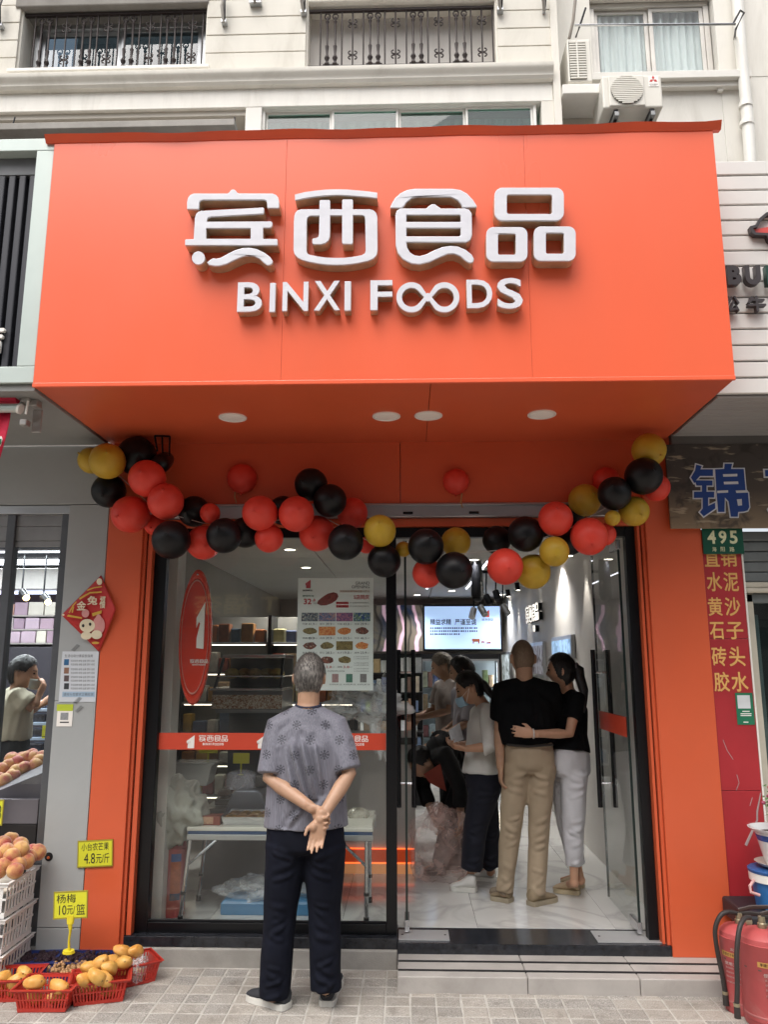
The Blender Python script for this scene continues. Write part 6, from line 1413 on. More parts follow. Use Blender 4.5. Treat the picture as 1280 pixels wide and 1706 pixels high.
mf = [(pm(480, 1215), pm(512, 1335), 0.0275, 0.0153), (pm(500, 1222), pm(524, 1330), 0.0344, 0.0136), (pm(522, 1225), pm(538, 1320), 0.0252, 0.0127), (pm(548, 1220), pm(556, 1300), 0.0252, 0.0119), (pm(470, 1250), pm(498, 1340), 0.0207, 0.0136), (pm(560, 1310), pm(545, 1372), 0.0184, 0.0119), (pm(455, 1330), pm(470, 1372), 0.0184, 0.0119), (pm(505, 1345), pm(480, 1374), 0.0138, 0.0136),
      (pm(440, 1240, -.06), pm(455, 1280, -.08), 0.0161, 0.0102), (pm(585, 1240, -.06), pm(572, 1278, -.08), 0.0161, 0.0102), (pm(495, 1185), pm(470, 1230), 0.0138, 0.0170), (pm(535, 1185), pm(556, 1225), 0.0138, 0.0170)]
shoesM = {'L': (g0(479, 1681), g0(414, 1660)), 'R': (g0(544, 1677), g0(552, 1644) + Vector((0.01, .13, 0)))}
root, J, hd = person('grey-haired man in patterned grey shirt and navy trousers, hands clasped behind his back', mpx, Ym, (0.02, 1, 0),
    dict(shirt=motif_shirt(), trousers=cloth('navy_trousers', '0c0f1b', .9, var=.2, spec=.2), shoe=cloth('knit_shoe', '2c2e33', .8, var=.35, bs=300), sole=mat('white_sole', 'c9c7c0', .6, dirt=.2), shoe_w=.052),
    ('short', M_HGRY, .010), vox=.0065, widths=dict(neck=(.072, .062), sh=(.175, .10), chest=(.185, .125), waist=(.188, .125), pelvis=(.198, .125)), neckr=.058, shoes=shoesM, folds=mf, sleeve=.575, sleeve_r=(.072, .072, .068), legr=(.112, .082, .078), blades=5200, sock=cloth('dark_sock', '15161c', .9), shirt_len=P(510, 1376, Ym), amp=.0035, ampt=.005, headk=.98,
    folds_t=[(P(470, 1420, Ym - .12), P(496, 1440, Ym - .1), .008, .015), (P(545, 1420, Ym - .12), P(515, 1440, Ym - .1), .008, .015), (P(452, 1520, Ym - .08), P(484, 1540, Ym - .08), .007, .014), (P(528, 1520, Ym - .08), P(556, 1545, Ym - .08), .007, .014), (P(440, 1620, Ym - .08), P(470, 1640, Ym - .08), .008, .014), (P(530, 1612, Ym - .08), P(558, 1626, Ym - .08), .008, .014)],
    hands={'R': (P(525, 1412, Ym - .24) - P(534, 1364, Ym - .225), (0.05, -1, .05), (-1, 0, 0.1), dict(curl=.32, spread=.5, k=.98)), 'L': (P(556, 1366, Ym - .20) - P(520, 1346, Ym - .19), (-.1, -.8, -.55), (.1, -.3, -.8), dict(curl=.75, spread=.3, k=.95))})
# neck band of the shirt
nb_ = MB(); c = J['neck'] + Vector((0, 0, -.008)); nb_.tube([c + Vector((.064 * math.cos(a), .058 * math.sin(a), .010 * math.sin(a))) for a in [2 * math.pi * i / 28 for i in range(29)]], .008, 8)
kid(nb_.build('collar_band', cloth('collar_navy', '23263a', .8), smooth=True), root)
# ---------------------------------------------------------------- inside: man in black tee
M_BLKT = cloth('black_tee', '07080b', .9, spec=.2); M_KHA = cloth('khaki_cotton', 'a2917a', .8, var=.08)
Yb = 5.42; F = .13
gz = lambda x, y: PZ(x, y, F)
root, J, hd = person('older man in black T-shirt and khaki trousers standing inside, seen from behind', dict(head=(871, 1096, 0), neck=(874, 1131, 0), shL=(838, 1151, 0), shR=(917, 1151, 0), elL=(832, 1216, .02), elR=(925, 1210, .10), wrL=(834, 1278, -.03), wrR=(900, 1235, .22), chest=(877, 1170, 0), waist=(878, 1215, 0), pelvis=(882, 1250, 0),
    hpL=(862, 1275, 0), hpR=(903, 1275, 0), knL=(852, 1375, 0), knR=(898, 1378, 0), anL=(841, 1486, .02), anR=(894, 1491, -.02)), Yb, (-.08, 1, 0),
    dict(shirt=M_BLKT, trousers=M_KHA, shoe=cloth('tan_shoe', '8a7a62', .8), sole=mat('tan_sole', '9a8f7a', .7), shoe_w=.052), ('short', hairmat('stubble', '6e5a48', '7d6a57', .6), .002), widths=dict(sh=(.165, .095), chest=(.185, .12), waist=(.18, .125), pelvis=(.165, .12)), neckr=.058, shoes={'L': (gz(852, 1503), gz(820, 1496)), 'R': (gz(884, 1509), gz(925, 1498))}, sleeve=.47, sleeve_r=(.08, .078, .072), legr=(.094, .07, .058), blades=0, sock=cloth('tan_sock', '7d7060', .9), shirt_len=P(880, 1238, Yb), headk=1.03,
    hands={'L': ((0, 0, -1), (1, 0, 0), (0, 1, 0), dict(curl=.35))})
kid(MB().tube([P(845, 1240, Yb - .11), P(880, 1243, Yb - .135), P(922, 1240, Yb - .11)], .008, 6).build('belt', mat('belt_dark', '1a1714', .5), smooth=True), root)
# ---------------------------------------------------------------- woman with ponytail, arm round his waist
Yw = 5.52; M_WJE = cloth('white_jeans', 'c9c9ce', .8, var=.05)
root, J, hd = person('woman with long ponytail in black top and white trousers, arm around the man', dict(head=(936, 1117, 0), neck=(946, 1148, 0), shL=(928, 1164, .13), shR=(962, 1162, -.08), elL=(925, 1215, .22), elR=(949, 1222, -.16), wrL=(915, 1240, .3), wrR=(889, 1222, -.27), chest=(950, 1183, .02), waist=(950, 1222, .02), pelvis=(950, 1262, .0),
    hpL=(938, 1285, .06), hpR=(958, 1285, -.05), knL=(946, 1375, .05), knR=(956, 1375, -.05), anL=(968, 1466, .06), anR=(957, 1470, -.04)), Yw, (-.75, .66, 0),
    dict(shirt=M_BLKT, trousers=M_WJE, shoe=mat('sandal_tan', 'b09a7c', .6), sole=mat('sandal_sole', 'c4b596', .6), shoe_w=.046), ('long', M_HBLK, .012), head_dir=(-1, .35, -.05), k=.88, widths=dict(neck=(.06, .055), sh=(.135, .08), chest=(.14, .105), waist=(.125, .10), pelvis=(.155, .12)), neckr=.045, shoes={'L': (gz(973, 1478), gz(935, 1473)), 'R': (gz(966, 1490), gz(922, 1484))}, sleeve=.38, sleeve_r=(.06, .06, .058), legr=(.095, .075, .056), shirt_len=P(950, 1252, Yw), trouser_end=.72, skin=M_SKIN2, headk=.95, face=True,
    hands={'R': (P(858, 1218, Yw - .27) - P(889, 1222, Yw - .27), (0, 1, 0), (0, 0, 1), dict(curl=.25, k=.9)), 'L': ((-1, .3, 0), (0, -1, 0), (0, 0, 1), dict(curl=.4, k=.9))})
b = MB(); c = J['head']; b.tube([c + hd @ Vector((0, -.085, .03)), c + hd @ Vector((.0, -.12, .0)), P(966, 1128, Yw - .05), P(973, 1150, Yw - .08), P(973, 1172, Yw - .09), P(974, 1186, Yw - .09)], [.022, .034, .036, .032, .022, .006], 12, rnd=True)
kid(b.build('ponytail', M_HBLK, smooth='all'), root); kid(MB().lathe([(.012, -.008), (.03, -.008), (.03, .008), (.012, .008)], n=14).build('hair_tie', mat('hair_tie', '6a5f63', .4), loc=c + hd @ Vector((0, -.105, .02)), rot=(R(80), 0, R(60))), root)
kid(MB().tube([J['wrR'] + Vector((.0, .028 * math.cos(a), .028 * math.sin(a))) for a in [2 * math.pi * i / 16 for i in range(17)]], .005, 6).build('bracelet', mat('white_band', 'cfc8c2', .4), smooth=True), root)
# ---------------------------------------------------------------- woman with face mask and price list
Yk = 5.72
root, J, hd = person('woman in white blouse and blue face mask reading a paper, wide navy trousers', dict(head=(783, 1146, 0), neck=(803, 1172, 0), shL=(797, 1186, .14), shR=(816, 1184, -.12), elL=(797, 1240, .20), elR=(817, 1244, -.22), wrL=(768, 1240, .06), wrR=(776, 1247, -.18), chest=(808, 1205, .02), waist=(808, 1245, .02), pelvis=(808, 1285, 0),
    hpL=(800, 1300, .07), hpR=(812, 1300, -.05), knL=(812, 1375, .10), knR=(793, 1375, -.05), anL=(818, 1452, .2), anR=(784, 1460, -.02)), Yk, (-1, .25, 0),
    dict(shirt=cloth('white_blouse', 'd5d5d2', .75, var=.05), trousers=cloth('navy_culotte', '0d1020', .85), shoe=mat('white_trainer', 'd5d3cf', .5, var=.05), sole=mat('trainer_sole', 'dad8d2', .5), shoe_w=.046), ('short', M_HBLK, .014), head_dir=(-.92, .12, -.38), k=.88, widths=dict(neck=(.062, .06), sh=(.14, .085), chest=(.15, .115), waist=(.14, .12), pelvis=(.155, .135)), neckr=.045, shoes={'L': (gz(826, 1468), gz(788, 1464)), 'R': (gz(794, 1485), gz(750, 1481))}, sleeve=.72, sleeve_r=(.065, .066, .06), legr=(.11, .085, .078), shirt_len=P(806, 1290, Yk), trouser_end=.86, skin=M_SKIN2, headk=.97, face=True, amp=.008,
    hands={'L': ((-1, -.1, .1), (.1, -.4, .9), (0, -1, .2), dict(curl=.6, k=.88)), 'R': ((-1, .1, .15), (.1, .5, .85), (0, 1, .2), dict(curl=.6, k=.88))})
# the mask: a curved sheet over nose and mouth with ear loop
b = MB(); rings = []
for i in range(7):
    z = -.105 + .075 * i / 6; rings.append([J['head'] + hd @ (Vector((.062 * math.sin(a), .035 + .085 * math.cos(a) + .018 * math.exp(-(a / .35) ** 2) * (1 - abs(z + .06) / .08) - (.012 if i == 0 else 0), z + .01 * math.sin(i * 3.1))) * .97) for a in [(-1.15 + 2.3 * j / 12) for j in range(13)]])
mo = b.loft(rings, closed=False).build('face_mask', cloth('mask_blue', 'a5cbe4', .8, var=.04), smooth='all'); mo.modifiers.new('s', 'SOLIDIFY').thickness = .003; kid(mo, root)
for sx in (-1, 1):
    kid(MB().tube([J['head'] + hd @ Vector((sx * .058, .07, -.035)), J['head'] + hd @ Vector((sx * .080, .0, -.0)), J['head'] + hd @ Vector((sx * .058, .06, -.085))], .002, 5).build('ear_loop', M_PRINTW), root)
b = MB(); c = J['head']; b.tube([c + hd @ Vector((0, -.08, .02)), P(806, 1140, Yk - .02), P(815, 1152, Yk - .03), P(822, 1165, Yk - .04)], [.025, .032, .026, .008], 12, rnd=True); kid(b.build('ponytail', M_HBLK, smooth='all'), root)
pa = thing('leaflet', 'white leaflet held by the masked woman', 'paper', tuple(P(760, 1222, Yk - .1)))
kid(MB().add([P(748, 1217, Yk - .14), P(766, 1204, Yk - .02), P(773, 1232, Yk - .04), P(753, 1238, Yk - .14)], [(0, 1, 2, 3)]).build('sheet', mat('leaflet_paper', 'cfd3d8', .6, var=.12, vs=30)), pa).modifiers.new('s', 'SOLIDIFY').thickness = .002
# ---------------------------------------------------------------- person bending over a bag
Yc = 6.15
root, J, hd = person('person in black bent down over clear plastic bags behind the left door', dict(head=(704, 1270, -.06), neck=(715, 1250, 0), shL=(704, 1252, .14), shR=(742, 1256, -.16), elL=(706, 1312, .12), elR=(766, 1310, -.20), wrL=(720, 1355, .02), wrR=(768, 1360, -.14), chest=(736, 1246, 0), waist=(755, 1252, .1), pelvis=(772, 1275, .2),
    hpL=(766, 1295, .28), hpR=(776, 1295, .1), knL=(742, 1370, .22), knR=(752, 1370, .05), anL=(760, 1440, .3), anR=(732, 1440, .05)), Yc, (-.85, -.3, -.45),
    dict(shirt=cloth('black_jacket', '0a0a0d', .85), trousers=cloth('black_trousers', '0b0b0f', .85), shoe=cloth('dark_shoe', '1a1a1c', .7), sole=mat('dark_sole', '2a2a2a', .7)), ('short', M_HBLK, .014), head_dir=(-.7, -.3, -.65), k=.92, widths=dict(sh=(.14, .10), chest=(.15, .12), waist=(.15, .12), pelvis=(.16, .13)), shoes={'L': (gz(770, 1448), gz(735, 1446)), 'R': (gz(742, 1456), gz(705, 1456))}, sleeve=.86, sleeve_r=(.07, .068, .055), legr=(.10, .08, .066), shirt_len=P(764, 1262, Yc + .15))
kid(MB().add([P(706, 1290, Yc - .16), P(734, 1272, Yc - .17), P(744, 1318, Yc - .15), P(716, 1304, Yc - .16)], [(0, 1, 2, 3)]).build('apron', cloth('red_apron', '8a3a2c', .8)), root).modifiers.new('s', 'SOLIDIFY').thickness = .01
bg_ = thing('plastic_bag', 'large clear plastic bag standing on the floor before the bent person', 'plastic bag', tuple(gz(735, 1465)))
q = P(738, 1410, Yc - .2); kid(crumple('bag', plastic_film('film4', (.85, .62, .56), .34), q, (.22, .16, .27), .3, 21, 4, 2.4), bg_); q = P(728, 1365, Yc - .2); kid(crumple('bag_neck', plastic_film('film4'), q, (.05, .05, .08), .5, 23, 3, 3), bg_)
# ---------------------------------------------------------------- two shoppers further back
Yg = 7.1
person('grey-haired shopper in pale top reaching across before the fridge', dict(head=(738, 1110, 0), neck=(748, 1132, 0), shL=(735, 1143, .14), shR=(756, 1143, -.06), elL=(722, 1182, .12), elR=(748, 1184, -.16), wrL=(700, 1192, .02), wrR=(705, 1194, -.20), chest=(748, 1160, .02), waist=(750, 1200, .02), pelvis=(752, 1235, 0), hpL=(746, 1250, .05), hpR=(756, 1250, -.05), knL=(748, 1325, .05), knR=(754, 1325, -.05), anL=(750, 1390, .05), anR=(756, 1392, -.05)), Yg, (-1, .15, 0),
    dict(shirt=cloth('pale_top', 'a39a94', .8), trousers=cloth('dark_trousers', '14141a', .85), shoe=M_DARKM, sole=M_DARKM), ('short', hairmat('hair_fair_grey', '5d5448', '8f8676'), .012), head_dir=(-1, .1, -.3), k=.9, widths=dict(sh=(.15, .09), chest=(.16, .115), waist=(.15, .12), pelvis=(.16, .13)), sleeve=.5, shoes={'L': (gz(756, 1398), gz(730, 1396)), 'R': (gz(762, 1400), gz(736, 1400))}, face=True)
person('dark-haired shopper in grey top behind the masked woman', dict(head=(770, 1118, 0), neck=(778, 1142, 0), shL=(766, 1154, .14), shR=(786, 1154, -.06), elL=(764, 1200, .16), elR=(780, 1204, -.12), wrL=(745, 1215, .05), wrR=(750, 1218, -.12), chest=(777, 1172, .02), waist=(778, 1215, .02), pelvis=(780, 1252, 0), hpL=(776, 1265, .05), hpR=(784, 1265, -.05), knL=(778, 1345, .05), knR=(782, 1345, -.05), anL=(780, 1412, .05), anR=(784, 1414, -.05)), 6.6, (-1, .2, 0),
    dict(shirt=cloth('grey_top', '8d8a8f', .8), trousers=cloth('black_trousers', '0b0b0f'), shoe=M_DARKM, sole=M_DARKM), ('long', M_HBLK, .014), head_dir=(-1, .2, -.3), k=.88, widths=dict(sh=(.13, .08), chest=(.14, .10), waist=(.13, .11), pelvis=(.15, .13)), sleeve=.6, shoes={'L': (gz(786, 1420), gz(758, 1418)), 'R': (gz(790, 1424), gz(762, 1424))}, face=True)
# ---------------------------------------------------------------- customer in the fruit shop on the left
Yl = 5.75
root, J, hd = person('customer in pale beige shirt and face mask inside the fruit shop', dict(head=(38, 1121, 0), neck=(28, 1150, 0), shL=(20, 1160, .13), shR=(30, 1162, -.10), elL=(48, 1185, .2), elR=(54, 1180, -.06), wrL=(70, 1172, .1), wrR=(64, 1160, -.02), chest=(22, 1180, 0), waist=(20, 1212, 0), pelvis=(18, 1240, 0), hpL=(16, 1255, .08), hpR=(20, 1255, -.06), knL=(12, 1350, .08), knR=(16, 1350, -.06), anL=(6, 1440, .08), anR=(10, 1445, -.06)), Yl, (1, .35, 0),
    dict(shirt=cloth('beige_shirt', 'b9b29c', .8, var=.06), trousers=cloth('charcoal_trousers', '24282b', .85), shoe=M_DARKM, sole=M_DARKM), ('short', M_HBLK, .016), head_dir=(1, .25, -.15), k=.92, widths=dict(sh=(.16, .10), chest=(.17, .13), waist=(.165, .13), pelvis=(.165, .13)), sleeve=.42, sleeve_r=(.085, .085, .08), shirt_len=P(18, 1232, Yl), skin=M_SKIN2, face=True, headk=.99)
b = MB(); rings = []
for i in range(7):
    z = -.105 + .075 * i / 6; rings.append([J['head'] + hd @ (Vector((.064 * math.sin(a), .035 + .088 * math.cos(a) + .018 * math.exp(-(a / .35) ** 2), z)) * .99) for a in [(-1.15 + 2.3 * j / 12) for j in range(13)]])
mo = b.loft(rings, closed=False).build('face_mask', cloth('mask_white', 'b9bcb5', .8, var=.04), smooth='all'); mo.modifiers.new('s', 'SOLIDIFY').thickness = .003; kid(mo, root)
# ================================================================== BALLOON GARLAND
def rubber(name, c):
    m, n, b, o = newmat(name); b.inputs['Base Color'].default_value = lin(c); b.inputs['Roughness'].default_value = .42; b.inputs['Specular IOR Level'].default_value = .32
    tc = n('TexCoord'); nz = n('TexNoise', i_Vector=tc.outputs['Object'], i_Scale=3., i_Detail=3.); cc = n.mix(nz.outputs[0], tuple(x * .85 for x in lin(c)[:3]) + (1,), lin(c)); L(m, cc, b.inputs['Base Color'])
    b.inputs['Subsurface Weight'].default_value = .08; b.inputs['Subsurface Radius'].default_value = (.03, .02, .01)
    return m
BM = {'r': rubber('red_latex', 'e04638'), 'k': rubber('black_latex', '0d0d10'), 'y': rubber('yellow_latex', 'c2a034')}
prof = [(.001, -1.12), (.045, -1.11), (.05, -1.07), (.03, -1.05), (.09, -1.02), (.30, -.95), (.55, -.83), (.78, -.62), (.93, -.36), (.995, -.05), (1, .08), (.96, .34), (.84, .60), (.64, .81), (.38, .95), (.12, 1.005), (.001, 1.01)]
bal_me = MB().lathe(prof, n=28).mesh('balloon_skin'); knot_me = MB().lathe([(.001, -1.07), (.05, -1.08), (.075, -1.16), (.085, -1.17), (.03, -1.12), (.001, -1.12)], n=10).mesh('balloon_knot')
for me in (bal_me, knot_me): me.polygons.foreach_set('use_smooth', [True] * len(me.polygons)); me.materials.append(BM['r'])
BL = [('y', 152, 767, 22, 2), ('y', 179, 768, 30, 0), ('k', 228, 760, 33, 2), ('k', 181, 818, 28, 2), ('r', 245, 797, 31, 0), ('r', 276, 835, 30, 0), ('r', 217, 857, 31, 1), ('r', 258, 874, 18, 3), ('k', 323, 852, 26, 3), ('r', 350, 855, 17, 1), ('k', 285, 899, 32, 0), ('r', 340, 904, 29, 2), ('k', 373, 892, 29.5, 0), ('k', 408, 887, 26, 2), ('r', 433, 855, 29.5, 0), ('r', 448, 897, 24, 1), ('k', 472, 850, 24, 3), ('r', 494, 856, 30, 0), ('r', 528, 889, 30, 2), ('k', 518, 807, 27.5, 2), ('k', 550, 834, 28, 1), ('r', 587, 855, 26, 3), ('k', 576, 903, 30, 0), ('r', 403, 798, 25, 4),
      ('y', 633, 884, 27, 0), ('r', 610, 908, 14, 3), ('k', 640, 934, 27.5, 1), ('y', 672, 915, 13, 2), ('k', 710, 910, 30, 0), ('y', 760, 903, 25, 3), ('r', 712, 955, 25, 2), ('k', 757, 950, 31, 0), ('k', 828, 900, 24, 3), ('k', 876, 890, 30, 1), ('r', 842, 944, 30.5, 0), ('y', 889, 952, 29, 2), ('r', 926, 864, 29, 0), ('y', 924, 919, 25, 0), ('k', 950, 900, 25, 3), ('r', 982, 894, 31, 0), ('r', 1008, 890, 19, 2), ('y', 975, 833, 27, 3), ('y', 1021, 863, 13, 0), ('k', 1024, 822, 28, 0), ('y', 1057, 852, 25, 1), ('r', 1010, 800, 22, 4), ('k', 1073, 793, 31, 0), ('y', 1082, 750, 28, 1), ('r', 1094, 812, 23, 2), ('r', 760, 803, 22, 4), ('k', 958, 858, 20, 4)]
CN = {'r': 'red', 'k': 'black', 'y': 'yellow'}
cnt = {'r': 0, 'k': 0, 'y': 0}
for c, x, y, r, lay in sorted(BL, key=lambda q: q[1]):
    k = cnt[c]; cnt[c] += 1; Y = 4.36 + .075 * lay
    q = P(x, y, Y); rad = r / FPX * (q - CAM).dot(_F)
    o = bpy.data.objects.new('balloon', bal_me); COL.objects.link(o); o.location = q; o.scale = (rad * random.uniform(.985, 1.0), rad, rad * random.uniform(.98, 1.03))
    o.material_slots[0].link = 'OBJECT'; o.material_slots[0].material = BM[c]
    t_ = random.uniform(20, 80) if lay != 4 else 8; az = random.uniform(0, 6.28); o.rotation_euler = (R(t_) * math.cos(az), R(t_) * math.sin(az), random.uniform(0, 6)) if lay == 4 else (R(random.uniform(-115, -60)), random.uniform(-.6, .6), random.uniform(-.5, .5))
    tag(o, CN[c] + ' balloon of the door garland, ' + ORD[k] + ' from the left among the ' + CN[c] + ' ones', 'balloon', 'balloon garland over the door')
    kn = bpy.data.objects.new('knot', knot_me); COL.objects.link(kn); kn.parent = o; kn.material_slots[0].link = 'OBJECT'; kn.material_slots[0].material = BM[c]
# strings and tails
M_STR = mat('ribbon', 'b08a5a', .5)
for i, pts in enumerate(([(392, 818), (391, 828), (394, 838)], [(770, 822), (768, 836), (771, 846)])):
    t = thing('ribbon', ['short ribbon tail below the left balloon stuck on the fascia', 'short ribbon tail below the right balloon stuck on the fascia'][i], 'ribbon', tuple(P(*pts[0], 4.655))); kid(MB().tube([P(x, y, 4.652) for x, y in pts], [(.004, .002)] * 3, 6).build('tail', M_STR), t)
gl = thing('garland_string', 'thin clear string tying the balloon garland across the doorway', 'string', tuple(P(640, 850, 4.55)))
pts = [(196, 790), (260, 850), (340, 872), (440, 868), (540, 862), (640, 915), (740, 925), (850, 915), (950, 880), (1020, 840), (1085, 770), (1100, 745)]
kid(MB().tube([P(x, y, 4.52) for x, y in pts], .0025, 5).build('string', mat('nylon', 'c9c5bd', .3), smooth=True), gl)
# black outdoor lamp in the corner under the sign
fl_ = thing('corner_floodlight', 'small black floodlight with wire frame in the corner under the sign', 'floodlight', tuple(P(268, 745, 4.5)))
q = P(272, 768, 4.5); kid(MB().tube([q + Vector((0, .05, .02)), q + Vector((0, -.05, -.03))], [.05, .058], 16, rnd=True).build('lamp_head', M_BLACK, smooth=True), fl_)
for a, b_ in (((258, 726), (283, 727)), ((283, 727), (282, 760)), ((258, 726), (262, 752)), ((270, 727), (271, 755))): kid(MB().tube([P(*a, 4.48), P(*b_, 4.48)], .006, 6).build('wire_frame', M_BLACK), fl_)
# ================================================================== NOTICES ON THE GREY COLUMN
YN = 4.648
dm = thing('festive_poster', 'red diamond paper poster with gold trim and a rabbit on the column', 'poster', tuple(P(150, 1085, YN)))
M_DR = mat('festive_red', 'b3201c', .55, var=.12, vs=8); M_GOLD = mat('gold_print', 'd2a94a', .35, metal=.3, var=.1); M_CRE = mat('cream_ink', 'd9cdb0', .6); M_PNK = mat('pink_ink', 'c98a86', .6)
Z6 = lambda pts, Y=YN: [px2((90 + p[0] / 6.09, 940 + p[1] / 6.09), Y) for p in pts]
cor = Z6([(480, 112), (78, 515), (462, 890), (650, 462)])
# the sheet bends round the pillar edge: left part on the column, right part lifting forward
b = MB(); n = 14
def dpt(u, v):
    a = Vector(cor[0]).lerp(Vector(cor[3]), u); c = Vector(cor[1]).lerp(Vector(cor[2]), u); p = a.lerp(c, v); fx = max(0, p.x + 1.86)
    return (p.x, YN - .0015 - .02 * (u * (1 - v)) - fx * .12, p.y)
b.loft([[dpt(i / n, j / n) for i in range(n + 1)] for j in range(n + 1)], closed=False)
o = kid(b.build('sheet', M_DR, smooth='all'), dm); o.modifiers.new('s', 'SOLIDIFY').thickness = .0015
def dmk(pts, m, name, dy=.024, th=.0012): return kid(MB().prism([Z6(pts)], YN - dy - th, YN - dy).build(name, m), dm)
dmk([(160, 512), (300, 540), (300, 556), (150, 532)], M_GOLD, 'gold_line'); dmk([(195, 490), (210, 430), (222, 432), (208, 495)], M_GOLD, 'gold_line'); dmk([(270, 345), (380, 285), (500, 278), (500, 292), (384, 300), (278, 362)], M_GOLD, 'gold_line'); dmk([(350, 262), (420, 236), (500, 226), (500, 236), (424, 247), (356, 274)], M_GOLD, 'gold_line'); dmk([(165, 495), (205, 420), (240, 380), (246, 388), (214, 428), (176, 498)], M_GOLD, 'gold_line')
for ch, x0, y0, x1, y1 in (('金', 245, 375, 345, 470), ('兔', 352, 325, 462, 415), ('福', 475, 325, 540, 450)):
    a = px2((90 + x0 / 6.09, 940 + y1 / 6.09), YN); c = px2((90 + x1 / 6.09, 940 + y0 / 6.09), YN); kid(text(ch, a[0], c[0], a[1], c[1], YN - .0255, M_CRE, None, bold=.03), dm)
def el(cx, cy, rx, ry, n=20): return [(cx + rx * math.cos(6.2832 * i / n), cy + ry * math.sin(6.2832 * i / n)) for i in range(n)]
dmk(el(470, 620, 62, 90), M_PNK, 'rabbit_body'); dmk(el(355, 625, 78, 68), M_CRE, 'rabbit_head', .0255); dmk(el(335, 500, 38, 42), M_PNK, 'rabbit_ear'); dmk(el(470, 560, 30, 50), M_PNK, 'rabbit_ear', .0258); dmk(el(345, 725, 55, 40), M_CRE, 'rabbit_paw', .0245); dmk(el(450, 715, 55, 45), M_CRE, 'rabbit_paw', .0262)
for x, y in ((315, 625), (385, 610)): dmk(el(x, y, 13, 17, 12), M_INK, 'rabbit_eye', .0268)
dmk(el(475, 180, 28, 34), M_CRE, 'small_rabbit', .0215); dmk(el(437, 798, 38, 12), M_GOLD, 'gold_mark'); dmk(el(112, 515, 12, 10), M_CRE, 'gold_mark'); dmk([(400, 500), (500, 470), (498, 500), (410, 530)], M_GOLD, 'gold_mark')
nt_ = thing('paper_notice', 'white paper notice with blue and brown squares taped below the diamond poster', 'notice', tuple(P(130, 1168, YN)))
r_ = rect(101, 1085, 162, 1169, YN); kid(box('sheet', r_[0], r_[1], YN - .0015, YN - .0002, r_[2], r_[3], mat('notice_paper', 'c9ced4', .6, var=.03), None, bevel=0), nt_)
def nbox(x0, y0, x1, y1, m, name='print'): r = rect(x0, y0, x1, y1, YN); return kid(box(name, r[0], r[1], YN - .0025, YN - .0017, r[2], r[3], m, None, bevel=0), nt_)
for y, c in ((1098, '2a5f8a'), (1112, '8a6450'), (1125, '5a4a4a'), (1138, '33363a')): nbox(107, y, 115, y + 10, mat('notice_' + c, c, .6))
kid(text('生活垃圾分类投放指南', *rect(108, 1090, 155, 1095, YN), YN - .0018, M_INK, None), nt_)
for y in (1099, 1105, 1113, 1119, 1126, 1132, 1139, 1145): kid(text('可回收物 玻璃 金属 塑料 纸类', *rect(118, y, 158, y + 3.6, YN), YN - .0018, M_GRY, None), nt_)
nbox(104, 1152, 158, 1161, mat('notice_pale_blue', '9db4c9', .6)); kid(text('请按分类要求正确投放', *rect(106, 1154, 156, 1159, YN), YN - .0027, M_GRY, None), nt_)
ps = thing('payment_card', 'white card with yellow-green header on the column', 'card', tuple(P(108, 1208, YN)))
r_ = rect(95, 1178, 121, 1210, YN); kid(box('card', r_[0], r_[1], YN - .0015, YN - .0002, r_[2], r_[3], M_PRINTW, None, bevel=0), ps); r_ = rect(95, 1173, 122, 1184, YN); kid(box('header', r_[0], r_[1], YN - .0027, YN - .0016, r_[2], r_[3], mat('lime_print', 'b5c436', .5), None, bevel=0), ps); r_ = rect(101, 1187, 114, 1199, YN); kid(box('blank_square', r_[0], r_[1], YN - .0025, YN - .0016, r_[2], r_[3], mat('code_grey', '8d8f92', .6, var=.2, vs=90), None, bevel=0), ps); r_ = rect(100, 1202, 115, 1204, YN); kid(box('print_line', r_[0], r_[1], YN - .0025, YN - .0016, r_[2], r_[3], M_INK, None, bevel=0), ps)
for i, (x, y) in enumerate(((124, 1078), (127, 1166), (130, 1180))):
    t = thing('tape_scrap', ['crossed dark tape marks at the top of the paper notice', 'dark tape marks at the foot of the paper notice', 'faint tape marks below the paper notice'][i], 'tape', tuple(P(x, y, YN)))
    for k in range(3): kid(MB().tube([P(x - 5 + k * 2, y + 5 + k, YN - .003), P(x + 5 + k * 2, y - 5 + k, YN - .003)], .0012, 5).build('strip', M_GRY), t)
# ================================================================== PRICE CARDS
M_CARD = mat('yellow_card', 'd0cf2e', .45, var=.06, rnd=0); M_CARDE = mat('card_edge', '9a8f2a', .5)
def card(x0, y0, x1, y1, Y, lines, lb_, tilt=0., stand=None):
    r = rect(x0, y0, x1, y1, Y); t = thing('price_card', lb_, 'price card', ((r[0] + r[1]) / 2, Y, r[2]), 'handwritten yellow price cards'); w_ = (r[1] - r[0]) / 2; h = r[3] - r[2]
    c = MB().box(-w_, w_, 0, .004, 0, h).build('card', M_CARD, t, bevel=.002, rot=(0, tilt, 0)); f = MB()
    for a in ((-w_ - .003, w_ + .003, -.003, .004), (-w_ - .003, w_ + .003, h - .004, h + .003)): f.box(a[0], a[1], -.001, .0055, a[2], a[3])
    f.box(-w_ - .003, -w_ + .003, -.001, .0055, .004, h - .004); f.box(w_ - .003, w_ + .003, -.001, .0055, .004, h - .004); o = f.build('card_rim', M_CARDE); o.parent = c
    for s, a, b_, c_, d in lines:
        o = text(s, -w_ + 2 * w_ * a, -w_ + 2 * w_ * c_, h * b_, h * d, -.0012, M_INK, None, bold=.0); o.parent = c
    return t
card(131, 1400, 188, 1443, 4.642, [('小台农芒果', .1, .62, .9, .92), ('4.8', .18, .12, .5, .52), ('元/斤', .53, .12, .92, .5)], 'yellow price card reading 4.8 on the orange pillar', R(-3))
